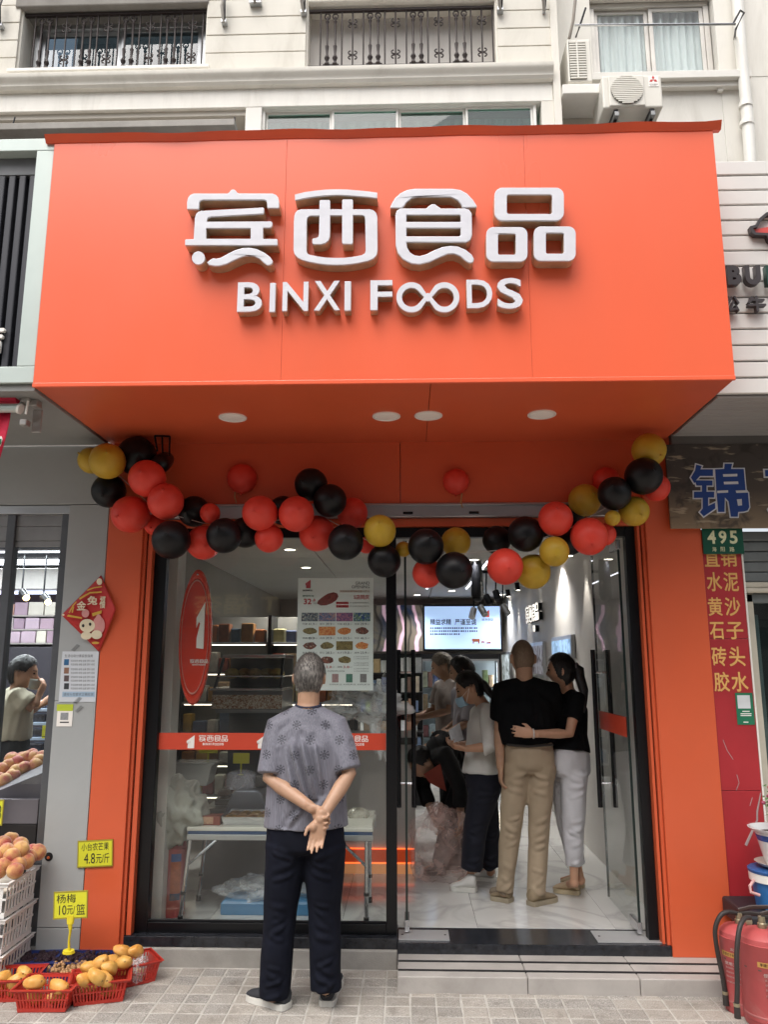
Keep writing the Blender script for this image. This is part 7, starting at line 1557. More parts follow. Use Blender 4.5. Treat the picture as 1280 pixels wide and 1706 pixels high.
t = card(91, 1485, 146, 1529, 4.40, [('杨梅', .08, .58, .66, .92), ('10', .16, .14, .38, .50), ('元/', .40, .14, .64, .48), ('篮', .68, .12, .95, .52)], 'yellow price card reading 10 standing among the bayberry baskets', R(-3))
M_CLIP = mat('yellow_clip', 'd6c52a', .4)
for nm, pts, rr_ in (('clip_jaw', [(.0, .005, .012), (.0, .005, -.03)], [(.025, .01), (.018, .012)]), ('clip_neck', [(0, .005, -.03), (.004, .006, -.06)], [(.013, .01), (.009, .009)]), ('clip_stem', [(.004, .006, -.06), (-.002, .01, -.11), (.002, .01, -.16)], [.007, .006, .008]), ('clip_base', [(.0, .01, -.158), (0, .012, -.172)], [(.03, .02), (.034, .024)])):
    MB().tube(pts, rr_, 8).build(nm, M_CLIP, t, smooth=True)
card(-18, 1333, 4, 1374, 4.45, [('8', .6, .2, .9, .8)], 'yellow price card at the left edge above the peaches')
# ================================================================== FRUIT BASKETS ON THE PAVEMENT
def basket_mesh(L_, W_, H_, n1, n2, taper=.84):
    """slatted plastic basket: rim, floor and upright ribs, with open slots"""
    b = MB(); k = taper
    def at(u, z, o=0):     # walk round the rectangle
        s = k + (1 - k) * z / H_; hx, hy = L_ / 2 * s + o, W_ / 2 * s + o; per = 2 * (hx + hy) * 2; d = u % 1 * 4
        if d < 1: return (-hx + 2 * hx * d, -hy, z)
        if d < 2: return (hx, -hy + 2 * hy * (d - 1), z)
        if d < 3: return (hx - 2 * hx * (d - 2), hy, z)
        return (-hx, hy - 2 * hy * (d - 3), z)
    def band(z0, z1, o0, o1):
        r = [i / 4 for i in range(4)]; b.loft([[at(u, z0, o0) for u in r], [at(u, z1, o0) for u in r], [at(u, z1, o1) for u in r], [at(u, z0, o1) for u in r], [at(u, z0, o0) for u in r]], cap=False)
    band(H_ * .88, H_, .008, -.002); band(H_ - .004, H_, .014, -.002); band(0, H_ * .16, 0, -.004); band(H_ * .5, H_ * .56, .0005, -.003)
    s = k; b.box(-L_ / 2 * s, L_ / 2 * s, -W_ / 2 * s, W_ / 2 * s, 0, .004)
    for side, n in ((0, n1), (1, n2), (2, n1), (3, n2)):
        for i in range(n):
            u0 = (side + (i + .12) / n) / 4; u1 = (side + (i + .55) / n) / 4
            b.loft([[at(u0, H_ * .14, 0), at(u1, H_ * .14, 0), at(u1, H_ * .14, -.003), at(u0, H_ * .14, -.003)], [at(u0, H_ * .9, .0), at(u1, H_ * .9, 0), at(u1, H_ * .9, -.003), at(u0, H_ * .9, -.003)]])
    return b.mesh('basket')
M_RBK = mat('red_basket', 'b8352a', .4, var=.06, coat=.1); M_BBK = mat('blue_basket', '2c3c78', .4, var=.06)
bk_me = basket_mesh(.27, .195, .105, 16, 12); bb_me = basket_mesh(.235, .17, .085, 14, 10)
mango = []
for i in range(3):
    bm = bmesh.new(); bmesh.ops.create_icosphere(bm, subdivisions=3, radius=1)
    for v in bm.verts:
        p = v.co.copy(); k = 1 + .16 * noise.noise(p * 1.3 + Vector((i * 7, 0, 0))); v.co = Vector((p.x * .052 * k, p.y * .033 * k + .010 * (p.x * .9) ** 2, p.z * .032 * k))
        if p.x > .6: v.co.x *= 1 - .10 * (p.x - .6)
    me = bpy.data.meshes.new('mango'); bm.to_mesh(me); bm.free(); me.polygons.foreach_set('use_smooth', [True] * len(me.polygons)); mango.append(me)
def mango_mat():
    m, n, b, o = newmat('mango_skin'); tc = n('TexCoord'); oi = n('ObjectInfo'); nz = n('TexNoise', i_Vector=tc.outputs['Object'], i_Scale=20., i_Detail=3.); vo = n('TexVoronoi', i_Vector=tc.outputs['Object'], i_Scale=34.)
    c = n.mix(n.ramp(nz.outputs[0], .35, .7), lin('c98a3c'), lin('d9a85c')); c = n.mix(n.math('MULTIPLY', oi.outputs['Random'], .35), c, lin('c2a24e')); v2 = n('TexNoise', i_Vector=tc.outputs['Object'], i_Scale=45., i_Detail=2.)
    c = n.mix(n.ramp(v2.outputs[0], .66, .72), c, lin('5a3d1c')); L(m, c, b.inputs['Base Color']); b.inputs['Roughness'].default_value = .45; b.inputs['Subsurface Weight'].default_value = .1; b.inputs['Subsurface Radius'].default_value = (.02, .012, .004); return m
M_MAN = mango_mat()
def basket(px, py, me, m, lb_, name='fruit_basket', rot=0., cat='basket', tilt=0., group='plastic fruit baskets'):
    q = PZ(px, py, 0); o = mk(name, me, m, smooth=True, loc=(q.x, q.y, .001), rot=(0, 0, rot)); tag(o, lb_, cat, group); return o
RB = [(16, 1658, .12, 'red basket of mangoes at the left edge of the pavement'), (80, 1674, .05, 'red basket of mangoes standing furthest forward'), (166, 1661, .30, 'red basket heaped with mangoes in front of the blue ones'), (214, 1634, .62, 'red basket of mangoes against the kerb by the pillar')]
mg = {0: [(6, 1628, .08, 1.2), (26, 1634, .08, .3), (39, 1620, .09, -.6)], 1: [(58, 1636, .115, .4), (98, 1643, .10, -.2)], 2: [(142, 1632, .105, 1.3), (162, 1627, .12, .2), (184, 1612, .13, 1.2), (152, 1612, .12, .6), (174, 1630, .10, -.4), (166, 1604, .14, .1)], 3: [(205, 1585, .13, .5), (228, 1584, .14, 1.3), (205, 1603, .12, -.3), (186, 1601, .115, .9)]}
place = ['in the edge basket', 'in the front basket', 'in the heaped basket', 'in the basket by the pillar']
for i, (x, y, r, lb_) in enumerate(RB):
    o = basket(x, y, bk_me, M_RBK, lb_, rot=r); c = o.location
    for k, (mx, my, z, a) in enumerate(sorted(mg[i]) + [(None, -.06, .045, .3), (None, .05, .045, 1.2)]):
        if mx is None: q = Vector((c.x + my, c.y - .02, z))
        else: q = PZ(mx, my, z + .01)
        q.x = max(c.x - .085, min(c.x + .085, q.x)) if i != 3 else q.x
        f = mk('mango', mango[(i + k) % 3], M_MAN, loc=q, rot=(random.uniform(-.5, .5), random.uniform(-.6, .6), a)); tag(f, ('%s upper mango from the left %s of the pavement' % (ORD[k], place[i])) if mx is not None else ('lower mango %s, behind the %s slots' % (place[i], 'left' if my < 0 else 'right')), 'mango', 'mangoes in the red baskets')
M_BAY = mat('bayberry', '2c1622', .5, var=.5, vs=60, bump=1., bs=400)
for i, (x, y, r, lb_) in enumerate(((57, 1600, .1, 'blue basket of dark bayberries nearest the white crates'), (100, 1600, .08, 'blue basket of dark bayberries under the standing price card'), (150, 1602, .1, 'blue basket of dark bayberries nearest the orange pillar'))):
    o = basket(x, y + 4, bb_me, M_BBK, lb_, rot=r, cat='basket', group='blue bayberry baskets'); v_ = PZ(x, 1593, .085); o.location = (v_.x, v_.y, .001); b = MB(); rd_ = random.Random(i)
    for k in range(70):
        b.ball((rd_.uniform(-.085, .085), rd_.uniform(-.058, .058), .078 + rd_.uniform(-.010, .010)), .0125, .0125, .0125, 7, 5)
    f = b.build('bayberries', M_BAY, smooth=True, loc=o.location, rot=o.rotation_euler); tag(f, ['dark bayberries in the blue basket nearest the crates', 'dark bayberries in the blue basket under the price card', 'dark bayberries in the blue basket by the pillar'][i], 'berries', kind='stuff')
# small tub of longans between the baskets
q = PZ(117, 1640, 0); lt = tag(MB().lathe([(.07, 0), (.09, .05), (.095, .075), (.098, .077), (.09, .07), (.066, .006), (.001, .005)], n=28).build('fruit_bowl', M_BBK, smooth=True, loc=(q.x - .02, q.y + .02, .001)), 'blue bowl of small brown longans between the red baskets', 'bowl')
b = MB(); rd_ = random.Random(4)
for k in range(90): a = rd_.uniform(0, 6.28); rr_ = .085 * math.sqrt(rd_.random()); b.ball((rr_ * math.cos(a) * 1.3, rr_ * math.sin(a), .078 + rd_.uniform(-.008, .010) - .2 * rr_ * rr_), .0105, .0105, .0105, 7, 5)
tag(b.build('longans', mat('longan', 'a9825a', .6, var=.35, vs=50), smooth=True, loc=lt.location), 'small brown longans heaped in the bowl', 'fruit', kind='stuff')
q = PZ(232, 1620, .05); ba = thing('plastic_bag', 'clear plastic wrap bunched on the basket by the kerb', 'plastic bag', tuple(q)); kid(crumple('bag', plastic_film('film5', op=.3), q + Vector((.0, .0, .02)), (.035, .07, .06), .4, 31, 3, 3), ba)
# ================================================================== WHITE CRATES WITH PEACHES
M_CRT = mat('white_crate', 'dfddda', .45, var=.05, dirt=.15)
cr_me = basket_mesh(.50, .36, .172, 13, 10, .97)
cr0 = PZ(58, 1606, 0); CRX = PZ(58, 1606, 0).x - .005
for i in range(3):
    o = mk('fruit_crate', cr_me, M_CRT, smooth=True, loc=(CRX - .25, 4.45, .002 + .174 * i), rot=(0, 0, .03)); tag(o, ['white slatted crate at the bottom of the stack', 'white slatted crate in the middle of the stack', 'white slatted crate of peaches on top of the stack'][i], 'crate', 'stacked white fruit crates')

tl_ = MB().box(-.235, .235, -.165, .165, .115, .125).build('paper_liner', mat('liner_paper', 'c9c2b4', .8, var=.1), o)
M_PEA = mat('peach_skin', 'b8604a', .6, var=.45, vs=9, rnd=.5)
pe = []
for i in range(2):
    bm = bmesh.new(); bmesh.ops.create_icosphere(bm, subdivisions=3, radius=1)
    for v in bm.verts:
        p = v.co; a = math.atan2(p.y, p.x); r_ = math.hypot(p.x, p.y); k = 1 - .06 * math.exp(-(a / .25) ** 2) * (1 if r_ > .1 else 0); v.co = Vector((p.x * .042 * k, p.y * .042 * k, p.z * .039 - .01 * math.exp(-(r_ / .25) ** 2) * (1 if p.z > 0 else 0)))
    me = bpy.data.meshes.new('peach'); bm.to_mesh(me); bm.free(); me.polygons.foreach_set('use_smooth', [True] * len(me.polygons)); pe.append(me)
def peach_mat():
    m, n, b, o = newmat('peach_fuzz'); tc = n('TexCoord'); oi = n('ObjectInfo'); of = n('VectorMath', operation='ADD'); cx = n('CombineXYZ'); L(m, n.math('MULTIPLY', oi.outputs['Random'], 50.), cx.inputs[0]); L(m, tc.outputs['Object'], of.inputs[0]); L(m, cx.outputs[0], of.inputs[1])
    nz = n('TexNoise', i_Vector=of.outputs[0], i_Scale=17., i_Detail=2.); n2 = n('TexNoise', i_Vector=of.outputs[0], i_Scale=160., i_Detail=2.)
    c = n.mix(n.ramp(nz.outputs[0], .38, .64), lin('c79a58'), lin('a2433c')); c = n.mix(n.math('MULTIPLY', n.ramp(n2.outputs[0], .5, .7), .3), c, lin('cf9a78')); L(m, c, b.inputs['Base Color']); b.inputs['Roughness'].default_value = .7; b.inputs['Sheen Weight'].default_value = .3; return m
M_PEA = peach_mat()
PE = [(5, 1405, .09), (18, 1398, .16), (34, 1408, .13), (35, 1414, .04), (12, 1416, .02), (20, 1426, -.01), (8, 1440, -.04), (30, 1440, -.02), (43, 1434, .05), (47, 1428, .09), (54, 1418, .13), (63, 1419, .14), (25, 1450, -.06), (-4, 1425, 0), (-2, 1450, -.05)]
for k, (x, y, dy) in enumerate(sorted(PE)):
    q = P(x, y, 4.42 + dy); o = mk('peach', pe[k % 2], M_PEA, loc=q, rot=(random.uniform(-.8, .8), random.uniform(-.8, .8), random.uniform(0, 6))); s_ = random.uniform(.95, 1.12); o.scale = (s_,) * 3
    tag(o, 'red and yellow peach, %s from the left in the white crate' % ORD[k], 'peach', 'peaches in the white crate')
# ================================================================== FRUIT SHOP BEHIND THE LEFT WINDOW
MB().box(-4.4, -2.2, 4.9, 10.2, -.1, .05).build('floor', mat('fruit_shop_floor', '77736d', .4), kind='structure')
MB().box(-2.20, -2.165, 4.9, 10.2, .05, 2.9).build('wall_right', mat('fruit_shop_wall', '4a4644', .7), kind='structure'); MB().box(-4.5, -4.4, 4.9, 10.2, .05, 2.9).build('wall_left', mat('fruit_shop_wall', '4a4644'), kind='structure'); MB().box(-4.4, -2.2, 10.2, 10.3, .05, 2.9).build('wall_back', mat('fruit_shop_back', '5d5654', .7), kind='structure')
MB().box(-4.4, -2.2, 4.78, 10.2, 2.62, 2.7).build('ceiling', mat('fruit_shop_ceiling', '1f2022', .5), kind='structure')
for k, y in enumerate((898, 917, 934, 957, 967)):
    q = PZ(70, y + 1, 2.58); yy = min(9.6, q.y); t = thing('led_tube', '%s white light tube from the front on the fruit shop ceiling' % ORD[k], 'lamp', (-3.35, yy, 2.60), 'fruit shop light tubes')
    MB().box(-1.0, 1.0, -.03, .03, 0, .02).build('batten', M_SILV, t); MB().tube([(-.98, 0, -.018), (.98, 0, -.018)], .016, 10).build('tube', mat('tube_glow', 'f4f7ff', .5, emit=4, var=0), t, smooth=True)
    l = bpy.data.lights.new('tube_light', 'AREA'); l.shape = 'RECTANGLE'; l.size = 1.9; l.size_y = .04; l.energy = 34; l.color = (.93, .97, 1); lo = bpy.data.objects.new('tube_light', l); COL.objects.link(lo); lo.parent = t; lo.location = (0, 0, -.04)
for k in range(9):
    y = 5.2 + k * .5; tag(MB().box(-4.3, -2.21, y, y + .1, 2.55, 2.60).build('ceiling_slat', mat('ceiling_slat', '2c2d31', .45, metal=.3), kind='structure'))
# gift-box shelf with bulkhead and track lamps
bh = thing('display_shelf', 'lit display shelf of pale gift boxes at the back of the fruit shop', 'shelf', (-3.3, 7.6, .05)); YS = 7.4
xL, xR = -4.35, -2.22; Zs = lambda y: P(60, y, YS).z
kid(box('bulkhead', xL, xR, YS - .25, YS + .4, Zs(985), Zs(952), mat('bulkhead', 'aaa6a2', .5), None), bh); kid(box('back_board', xL, xR, YS + .3, YS + .33, .05, Zs(985), mat('shelf_back', '5d4a50', .6), None), bh)
rd_ = random.Random(11); M_BX = [mat('gift_%d' % i, c, .5, var=.15, rnd=.3) for i, c in enumerate(('c2b9b8', 'a3909c', 'c9c7c9', '8a7482', 'b5b0a4', 'c99a8c'))]
for k, y in enumerate((1025, 1048, 1071)):
    z = Zs(y); s_ = kid(box('shelf_board', xL, xR, YS - .05, YS + .3, z - .015, z, mat('shelf_board', '8a8480', .5), None), bh); x = xL + .02
    while x < xR - .1:
        w_ = rd_.uniform(.09, .16); h = rd_.uniform(.10, .135); o = box('gift_box', x, x + w_ - .01, YS - .04, YS + .12, z + .0005, z + h, rd_.choice(M_BX), None, bevel=.005); o.parent = s_; o.matrix_parent_inverse = Matrix(); x += w_
kid(box('lower_cabinet', xL, xR, YS - .1, YS + .3, .05, Zs(1078), mat('lower_cabinet', '2f2c33', .5), None), bh)
kid(box('light_strip', xL, xR, YS - .06, YS - .02, Zs(990), Zs(986), mat('shelf_glow', 'dfe6ff', .5, emit=2.5, var=0), None), bh)
for k, (x, y) in enumerate(((36, 991), (72, 998), (100, 1003))):
    q = P(x, y, 6.6); t = thing('track_spot', '%s black track spotlight from the left in the fruit shop' % ORD[k], 'lamp', tuple(q), 'fruit shop track spotlights')
    MB().tube([(0, 0, .03), (.05, -.02, -.02)], .035, 12).build('spot_body', M_BLACK, t, smooth=True); MB().tube([(0, 0, .03), (0, 0, 2.56 - q.z)], .008, 6).build('stem', M_BLACK, t); MB().ball((.055, -.026, -.026), .028).build('lens', mat('warm_lens', 'ffdca0', .5, emit=4, var=0), t, smooth=True)
# chilled shelves and the sloping fruit display in the window
cs = thing('chiller_shelf', 'dark chilled shelf of packed fruit beside the customer', 'shelf', (-2.55, 5.9, .05)); YH = 6.1; Zh = lambda y: P(60, y, YH).z; hx0, hx1 = P(42, 1200, YH).x, -2.22
kid(box('cabinet', hx0, hx1, YH + .35, YH + .4, .05, Zh(1160), mat('chiller', '26272c', .5), None), cs)
for k, y in enumerate((1180, 1203, 1228, 1252)):
    s_ = kid(box('shelf_board', hx0, hx1, YH, YH + .35, Zh(y + 5), Zh(y), mat('chiller_edge', '9fb0c4', .4, emit=.15), None), cs)
    for i in range(5):
        x = hx0 + .02 + i * (hx1 - hx0) / 5; o = box('fruit_pack', x, x + (hx1 - hx0) / 5 - .02, YH + .02, YH + .14, Zh(y) + .001, Zh(y) + .06, mat('fruit_pack', '3f4350', .3, var=.8, vs=40, rnd=.5), None, bevel=.01); o.parent = s_; o.matrix_parent_inverse = Matrix()
fd = thing('fruit_stand', 'sloping grey fruit stand behind the left window', 'stand', tuple(P(40, 1400, 5.0))); YQ = 4.86
pa_, pb_ = P(-30, 1322, YQ), P(84, 1266, YQ)
kid(MB().loft([[(pa_.x, YQ, .3), (pa_.x, YQ, pa_.z - .02), (pa_.x, YQ + .5, pa_.z + .10), (pa_.x, YQ + .5, .3)], [(pb_.x - .01, YQ, .3), (pb_.x - .01, YQ, pb_.z - .06), (pb_.x - .01, YQ + .5, pb_.z + .06), (pb_.x - .01, YQ + .5, .3)]]).build('stand_body', mat('stand_grey', '57545a', .5, var=.1), bevel=.004), fd)
kid(box('dark_base', -4.3, -2.19, 4.80, 4.84, .05, P(40, 1372, 4.82).z, mat('dark_base', '1a1516', .6), None), lf)
kid(box('stand_panel', -4.3, -2.19, 4.80, 4.842, P(40, 1371, 4.82).z, P(40, 1330, 4.82).z, mat('stand_panel', '6a666c', .5, var=.08), None), lf)
WF = [(8, 1300), (22, 1292), (3, 1282), (15, 1275), (30, 1270), (45, 1262), (58, 1262), (40, 1280), (28, 1285), (60, 1275), (52, 1258), (70, 1262), (66, 1268), (-4, 1298), (36, 1264), (20, 1264)]
for k, (x, y) in enumerate(sorted(WF)):
    q = P(x, y, YQ + .14 + .012 * (1300 - y) * .5); o = mk('peach', pe[k % 2], M_PEA, loc=q, rot=(random.uniform(-.8, .8), random.uniform(-.8, .8), random.uniform(0, 6))); o.scale = (1.15,) * 3; tag(o, 'orange fruit, %s from the left on the stand behind the left window' % ORD[k], 'fruit', 'fruit on the stand behind the window')
for i, (x0, y0, x1, y1, lb_) in enumerate(((70, 1208, 88, 1230, 'yellow tag hanging behind the left window pane'), (92, 1158, 98, 1172, 'narrow yellow tag at the window jamb'))):
    r = rect(x0, y0, x1, y1, 4.95); t = thing('price_tag', lb_, 'price tag', (r[0], 4.95, r[2]), 'yellow tags behind the left window'); MB().box(0, r[1] - r[0], 0, .004, 0, r[3] - r[2]).build('card', M_CARD, t); MB().box(.002, r[1] - r[0] - .002, -.0006, -.0001, .01, .014).build('ink_line', M_INK, t)
# ================================================================== FIRE EXTINGUISHERS, BUCKETS AND PLANT AT THE RIGHT
M_EXT = mat('extinguisher_red', 'a84a4a', .5, var=.15, vs=5, dirt=.55, dirtcol='a88880'); M_HOSE = mat('rubber_hose', '2c2624', .6, var=.15); M_BRS = mat('dull_brass', 'a39a80', .4, metal=.7, var=.15)
def extinguisher(x, y, R_, H_, lb_, hose, gauge=True, label=True, ang=0., z0=.0, grp='fire extinguishers on the pavement', hose_side=-1):
    q = PZ(x, y, z0); t = thing('fire_extinguisher', lb_, 'fire extinguisher', (q.x, q.y, z0), grp)
    MB().lathe([(R_ * .93, .001), (R_ * .97, .012), (R_ * .97, .03), (R_, .034), (R_, H_ * .86), (R_ * 1.01, H_ * .865), (R_ * .98, H_ * .87), (R_ * .95, H_ * .92), (R_ * .75, H_ * .97), (R_ * .4, H_ * .995), (R_ * .25, H_), (.001, H_)], n=36).build('cylinder', M_EXT, t, smooth=True)
    MB().lathe([(R_ * 1.005, .05), (R_ * 1.012, .052), (R_ * 1.012, .057), (R_ * 1.005, .059)], n=36, cap=False).build('weld_band', mat('dusty_pink', 'b06a68', .6), t, smooth=True)
    MB().lathe([(.02, H_ - .004), (.021, H_ + .02), (.016, H_ + .024), (.016, H_ + .05), (.001, H_ + .05)], n=16).build('valve', M_BRS, t, smooth=True)
    MB().tube([(0, 0, H_ + .045), (.05 * -hose_side, -.01, H_ + .05), (.13 * -hose_side, -.03, H_ + .045)], [(.010, .006)] * 3, 8).build('carry_handle', mat('handle_dark', '2a2523', .5), t, smooth=True); MB().tube([(0, 0, H_ + .06), (.06 * -hose_side, -.01, H_ + .078), (.14 * -hose_side, -.03, H_ + .085)], [(.010, .005)] * 3, 8).build('lever', mat('lever_dark', '3a2c28', .5), t, smooth=True)
    if gauge: MB().lathe([(.019, -.006), (.019, .006), (.015, .008), (.001, .0085)], n=16).build('gauge', M_BRS, t, smooth=True, loc=(.03, -.035, H_ + .02), rot=(R(80), 0, R(20)))
    h = MB().tube(spline(hose), .0115, 10).build('hose', M_HOSE, t, smooth=True); o = MB().tube([Vector(hose[-1]) + Vector((0, 0, .012)), Vector(hose[-1]) - Vector((0, 0, .05))], [.013, .015], 10).build('nozzle', M_HOSE); o.parent = h; o = MB().tube([Vector(hose[-1]) + Vector((0, 0, .012)), Vector(hose[-1]) + Vector((0, 0, -.002))], .0145, 10).build('ferrule', M_BRS); o.parent = h
    if label:
        def strip(a0, a1, z0_, z1_, m, d=.0008, name='label'):
            n = 10; b = MB(); rr_ = R_ + d; b.loft([[(rr_ * math.sin(a0 + (a1 - a0) * i / n), -rr_ * math.cos(a0 + (a1 - a0) * i / n), z) for i in range(n + 1)] for z in (z0_, z1_)], closed=False); return b.build(name, m, t, smooth='all')
        strip(-.55 + ang, .7 + ang, H_ * .655, H_ * .71, mat('gold_label', 'b98a4a', .5))
        def curved(s, a0, a1, z0_, z1_, m, d=.0014):
            me = textmesh(s, .01).copy(); rr_ = R_ + d
            for v in me.vertices: a = a0 + (a1 - a0) * v.co.x; v.co = (rr_ * math.sin(a), -rr_ * math.cos(a), z0_ + (z1_ - z0_) * v.co.y)
            o = mk('lettering', me, m, t); return o
        curved('手提式干粉灭火器', -.45 + ang, .6 + ang, H_ * .667, H_ * .70, M_INK); M_LW = mat('label_ink', 'c9b8b2', .6)
        curved('灭火器', .0 + ang, .6 + ang, H_ * .735, H_ * .765, M_LW); curved('使用方法', -.35 + ang, .5 + ang, H_ * .56, H_ * .60, M_LW)
        for z in (.52, .47, .42, .36): curved('拔出保险销 压下手柄', -.3 + ang, .45 + ang, H_ * z, H_ * (z + .022), M_LW)
        strip(-3.14, 3.14, H_ * .615, H_ * .628, mat('tie_band', '5a4a46', .6), .002, 'tie_band')
    return t
q1 = PZ(1262, 1712, 0)
def rel(x, y, Y, o): v = P(x, y, Y); return (v.x - o.x, v.y - o.y, v.z - o.z)
he = .012 
qf = PZ(1284, 1704, 0); Hf = P(1276, 1545, qf.y).z
extinguisher(1284, 1704, .112, Hf, 'dusty red fire extinguisher in front at the right edge with gold label', [rel(1250, 1528, qf.y - .02, qf), rel(1240, 1530, qf.y - .06, qf), rel(1232, 1548, qf.y - .10, qf), rel(1228, 1590, qf.y - .12, qf), rel(1229, 1640, qf.y - .12, qf), rel(1228, 1675, qf.y - .12, qf)], ang=-.15)
qb_ = PZ(1244, 1682, 0); Hb = P(1236, 1538, qb_.y).z
extinguisher(1244, 1682, .10, Hb, 'dusty red fire extinguisher behind, its hose hanging to the left', [rel(1228, 1521, qb_.y, qb_), rel(1212, 1519, qb_.y - .02, qb_), rel(1200, 1526, qb_.y - .03, qb_), rel(1192, 1548, qb_.y - .03, qb_), rel(1195, 1580, qb_.y - .03, qb_), rel(1203, 1620, qb_.y - .03, qb_), rel(1209, 1655, qb_.y - .03, qb_)], ang=-.9)
for i, (x, y, h) in enumerate(((262, 1532, .42), (288, 1530, .45))):
    Q = PZ(x, y - 6, .13); extinguisher(x, y - 6, .068, h, ['left fire extinguisher inside the shop window', 'right fire extinguisher with blue label inside the shop window'][i], [(0, -.02, h + .04), (-.03, -.06, h + .01), (-.045, -.08, h - .1), (-.05, -.08, .15), (-.048, -.075, .08)], label=False, z0=.131, grp='fire extinguishers inside the window')
    if i == 1:
        b = MB(); rr_ = .0692; t_ = [o for o in COL.objects if o.name.startswith('fire_extinguisher')][-1]
        for nm, z0_, z1_, c in (('label_blue', .32, .365, '2f4f86'), ('label', .14, .318, 'a8532c'), ('label_blue', .10, .138, '2a3a5a')):
            b = MB(); b.loft([[(rr_ * math.sin(a), -rr_ * math.cos(a), z) for a in [-.1 + .9 * i_ / 8 for i_ in range(9)]] for z in (z0_, z1_)], closed=False); b.build(nm, mat('lab_' + c, c, .5, var=.2, vs=40), t_, smooth='all')
# things to the right: crate-like pile, bucket with lid, flower pot on a saucer
bk = PZ(1300, 1640, 0); YBK = 4.42; zB = lambda y: P(1290, y, YBK).z; xB = P(1292, 1480, YBK).x
bx_ = thing('tool_crate', 'dark crate with green side under the blue bucket', 'crate', (xB + .05, YBK + .05, 0)); kid(box('crate_body', xB - .16, xB + .3, YBK - .12, YBK + .2, .0, zB(1545), mat('crate_green', '2a5a45', .5, var=.1), None, bevel=.01), bx_); kid(box('crate_lid', xB - .20, xB + .3, YBK - .15, YBK + .22, zB(1544), zB(1512), mat('crate_lid_dark', '24262c', .5), None, bevel=.012), bx_)
bu = thing('plastic_bucket', 'blue and white plastic paint bucket with lid at the right edge', 'bucket', (xB, YBK, zB(1510))); H_ = zB(1447) - zB(1510)
MB().lathe([(.098, .001), (.112, H_ * .78), (.118, H_ * .79), (.118, H_ * .9), (.112, H_ * .905), (.001, H_ * .905)], n=32).build('bucket_body', mat('bucket_blue', '2a6aa8', .4, var=.06), bu, smooth=True)
MB().lathe([(.113, H_ * .70), (.121, H_ * .705), (.123, H_ * .92), (.119, H_ * .93), (.11, H_ * .93)], n=32).build('white_rim', M_PVC, bu, smooth=True); MB().lathe([(.125, H_ * .931), (.127, H_ * 1.0), (.12, H_ * 1.03), (.02, H_ * 1.03), (.001, H_ * 1.03)], n=32).build('lid', mat('lid_blue', '27548c', .4), bu, smooth=True)
MB().tube([(-.118, -.03, H_ * .74), (-.15, -.05, H_ * .60), (-.15, -.06, H_ * .46), (-.11, -.07, H_ * .40)], .008, 8).build('handle', mat('pink_grip', 'c79a96', .5), bu, smooth=True)
for a0, a1, z0_, z1_, c in ((-.7, -.2, .08, .28, 'd5d8da'), (-.7, -.3, .45, .6, '2f8a6a')):
    b = MB(); rr_ = .1145; b.loft([[(rr_ * .93 * math.sin(a0 + (a1 - a0) * i / 8), -rr_ * .93 * math.cos(a0 + (a1 - a0) * i / 8), H_ * z0_) for i in range(9)], [(rr_ * .96 * math.sin(a0 + (a1 - a0) * i / 8), -rr_ * .96 * math.cos(a0 + (a1 - a0) * i / 8), H_ * z1_) for i in range(9)]], closed=False); b.build('label', mat('blabel_' + c, c, .5, var=.3, vs=60), bu, smooth='all')
zs0 = zB(1510) + H_ * 1.031
sa = thing('flower_pot', 'white and blue glazed flower pot on a saucer above the bucket', 'flower pot', (xB + .03, YBK, zs0)); hp = zB(1378) - zs0
MB().lathe([(.06, .001), (.095, .012), (.115, .028), (.117, .03), (.06, .012), (.001, .011)], n=32).build('saucer', mat('glaze_cream', 'c9c4b8', .25, var=.06), sa, smooth=True)
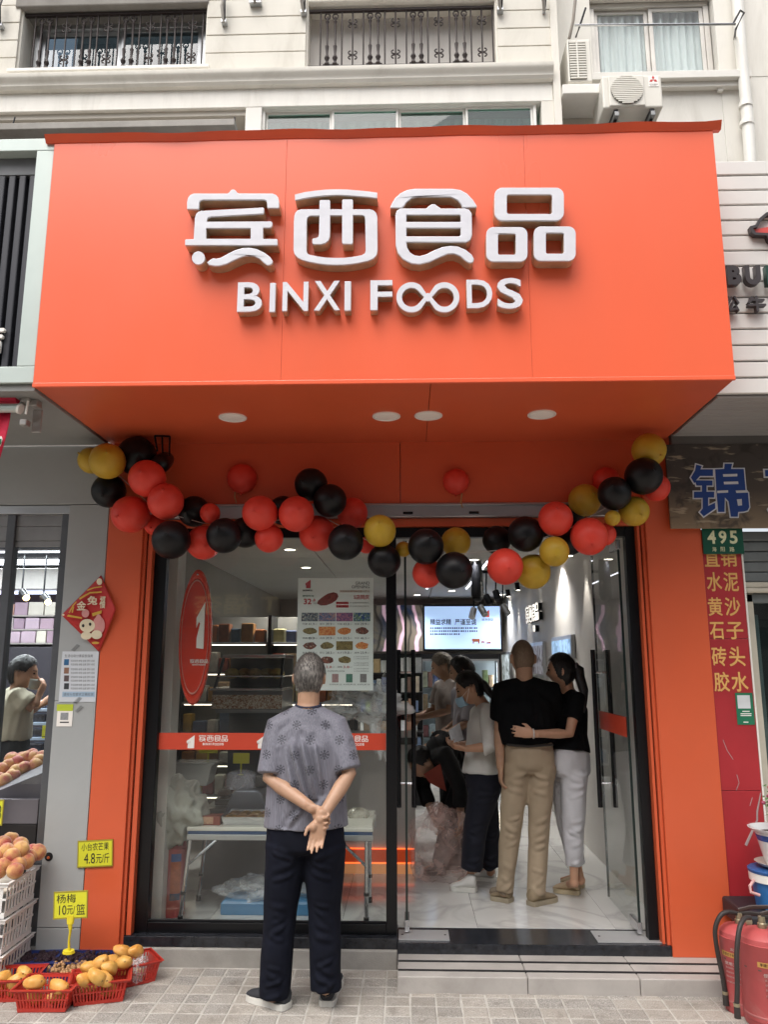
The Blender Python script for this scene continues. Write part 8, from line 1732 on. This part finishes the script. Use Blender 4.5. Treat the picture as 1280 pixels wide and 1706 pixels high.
MB().lathe([(.06, .0125), (.075, hp * .3), (.095, hp * .72), (.105, hp * .88), (.135, hp * .97), (.138, hp), (.128, hp), (.1, hp * .9), (.09, hp * .85), (.001, hp * .84)], n=36).build('pot', mat('glaze_white', 'd2d3d3', .2, var=.05, coat=.4), sa, smooth=True)
MB().lathe([(.0915, hp * .66), (.097, hp * .73), (.103, hp * .83), (.1035, hp * .835)], n=36, cap=False).build('blue_band', mat('glaze_blue', '2f4f96', .25, var=.4, vs=30), sa, smooth=True); MB().lathe([(.098, hp * .86), (.001, hp * .87)], n=24).build('soil', mat('soil', '3a2e24', .95, bump=1.), sa)
pl2 = thing('flowering_plant', 'small flowering plant in the glazed pot at the right edge', 'plant', (xB + .03, YBK, zs0 + hp * .87)); M_LEAF = mat('leaf', '4a6a35', .6, var=.3, vs=30, rnd=.3); M_STEM = mat('stem', '6a5a42', .8); M_FLW = mat('flower_pink', 'a8505a', .6, var=.2, rnd=.4)
rd_ = random.Random(8)
for k in range(9):
    a = rd_.uniform(0, 6.28); h = rd_.uniform(.10, .24); d = rd_.uniform(.02, .09); tip = Vector((d * math.cos(a), d * math.sin(a), h)); s_ = MB().tube([(0.01 * math.cos(a), .01 * math.sin(a), 0), tip * .5 + Vector((0, 0, h * .1)), tip], [.005, .004, .0025], 6).build('stem', M_STEM, pl2, smooth=True)
    for j in range(9):
        p = tip * rd_.uniform(.35, 1.05) + Vector((rd_.uniform(-.03, .03), rd_.uniform(-.03, .03), rd_.uniform(-.02, .03))); v = Vector((rd_.uniform(-1, 1), rd_.uniform(-1, 1), rd_.uniform(-.2, .8))).normalized() * rd_.uniform(.018, .034); w_ = v.cross(Vector((0, 0, 1))).normalized() * v.length * .35
        fl2 = j > 6; m_ = M_FLW if fl2 else M_LEAF
        if fl2: o = MB().ball(p, .012, .012, .010, 8, 6).build('flower', m_, smooth=True)
        else: o = MB().add([p, p + v * .5 + w_, p + v + Vector((0, 0, -.004)), p + v * .5 - w_, p + v * .5 + Vector((0, 0, .003))], [(0, 1, 4), (1, 2, 4), (2, 3, 4), (3, 0, 4)]).build('leaf', m_)
        o.parent = s_
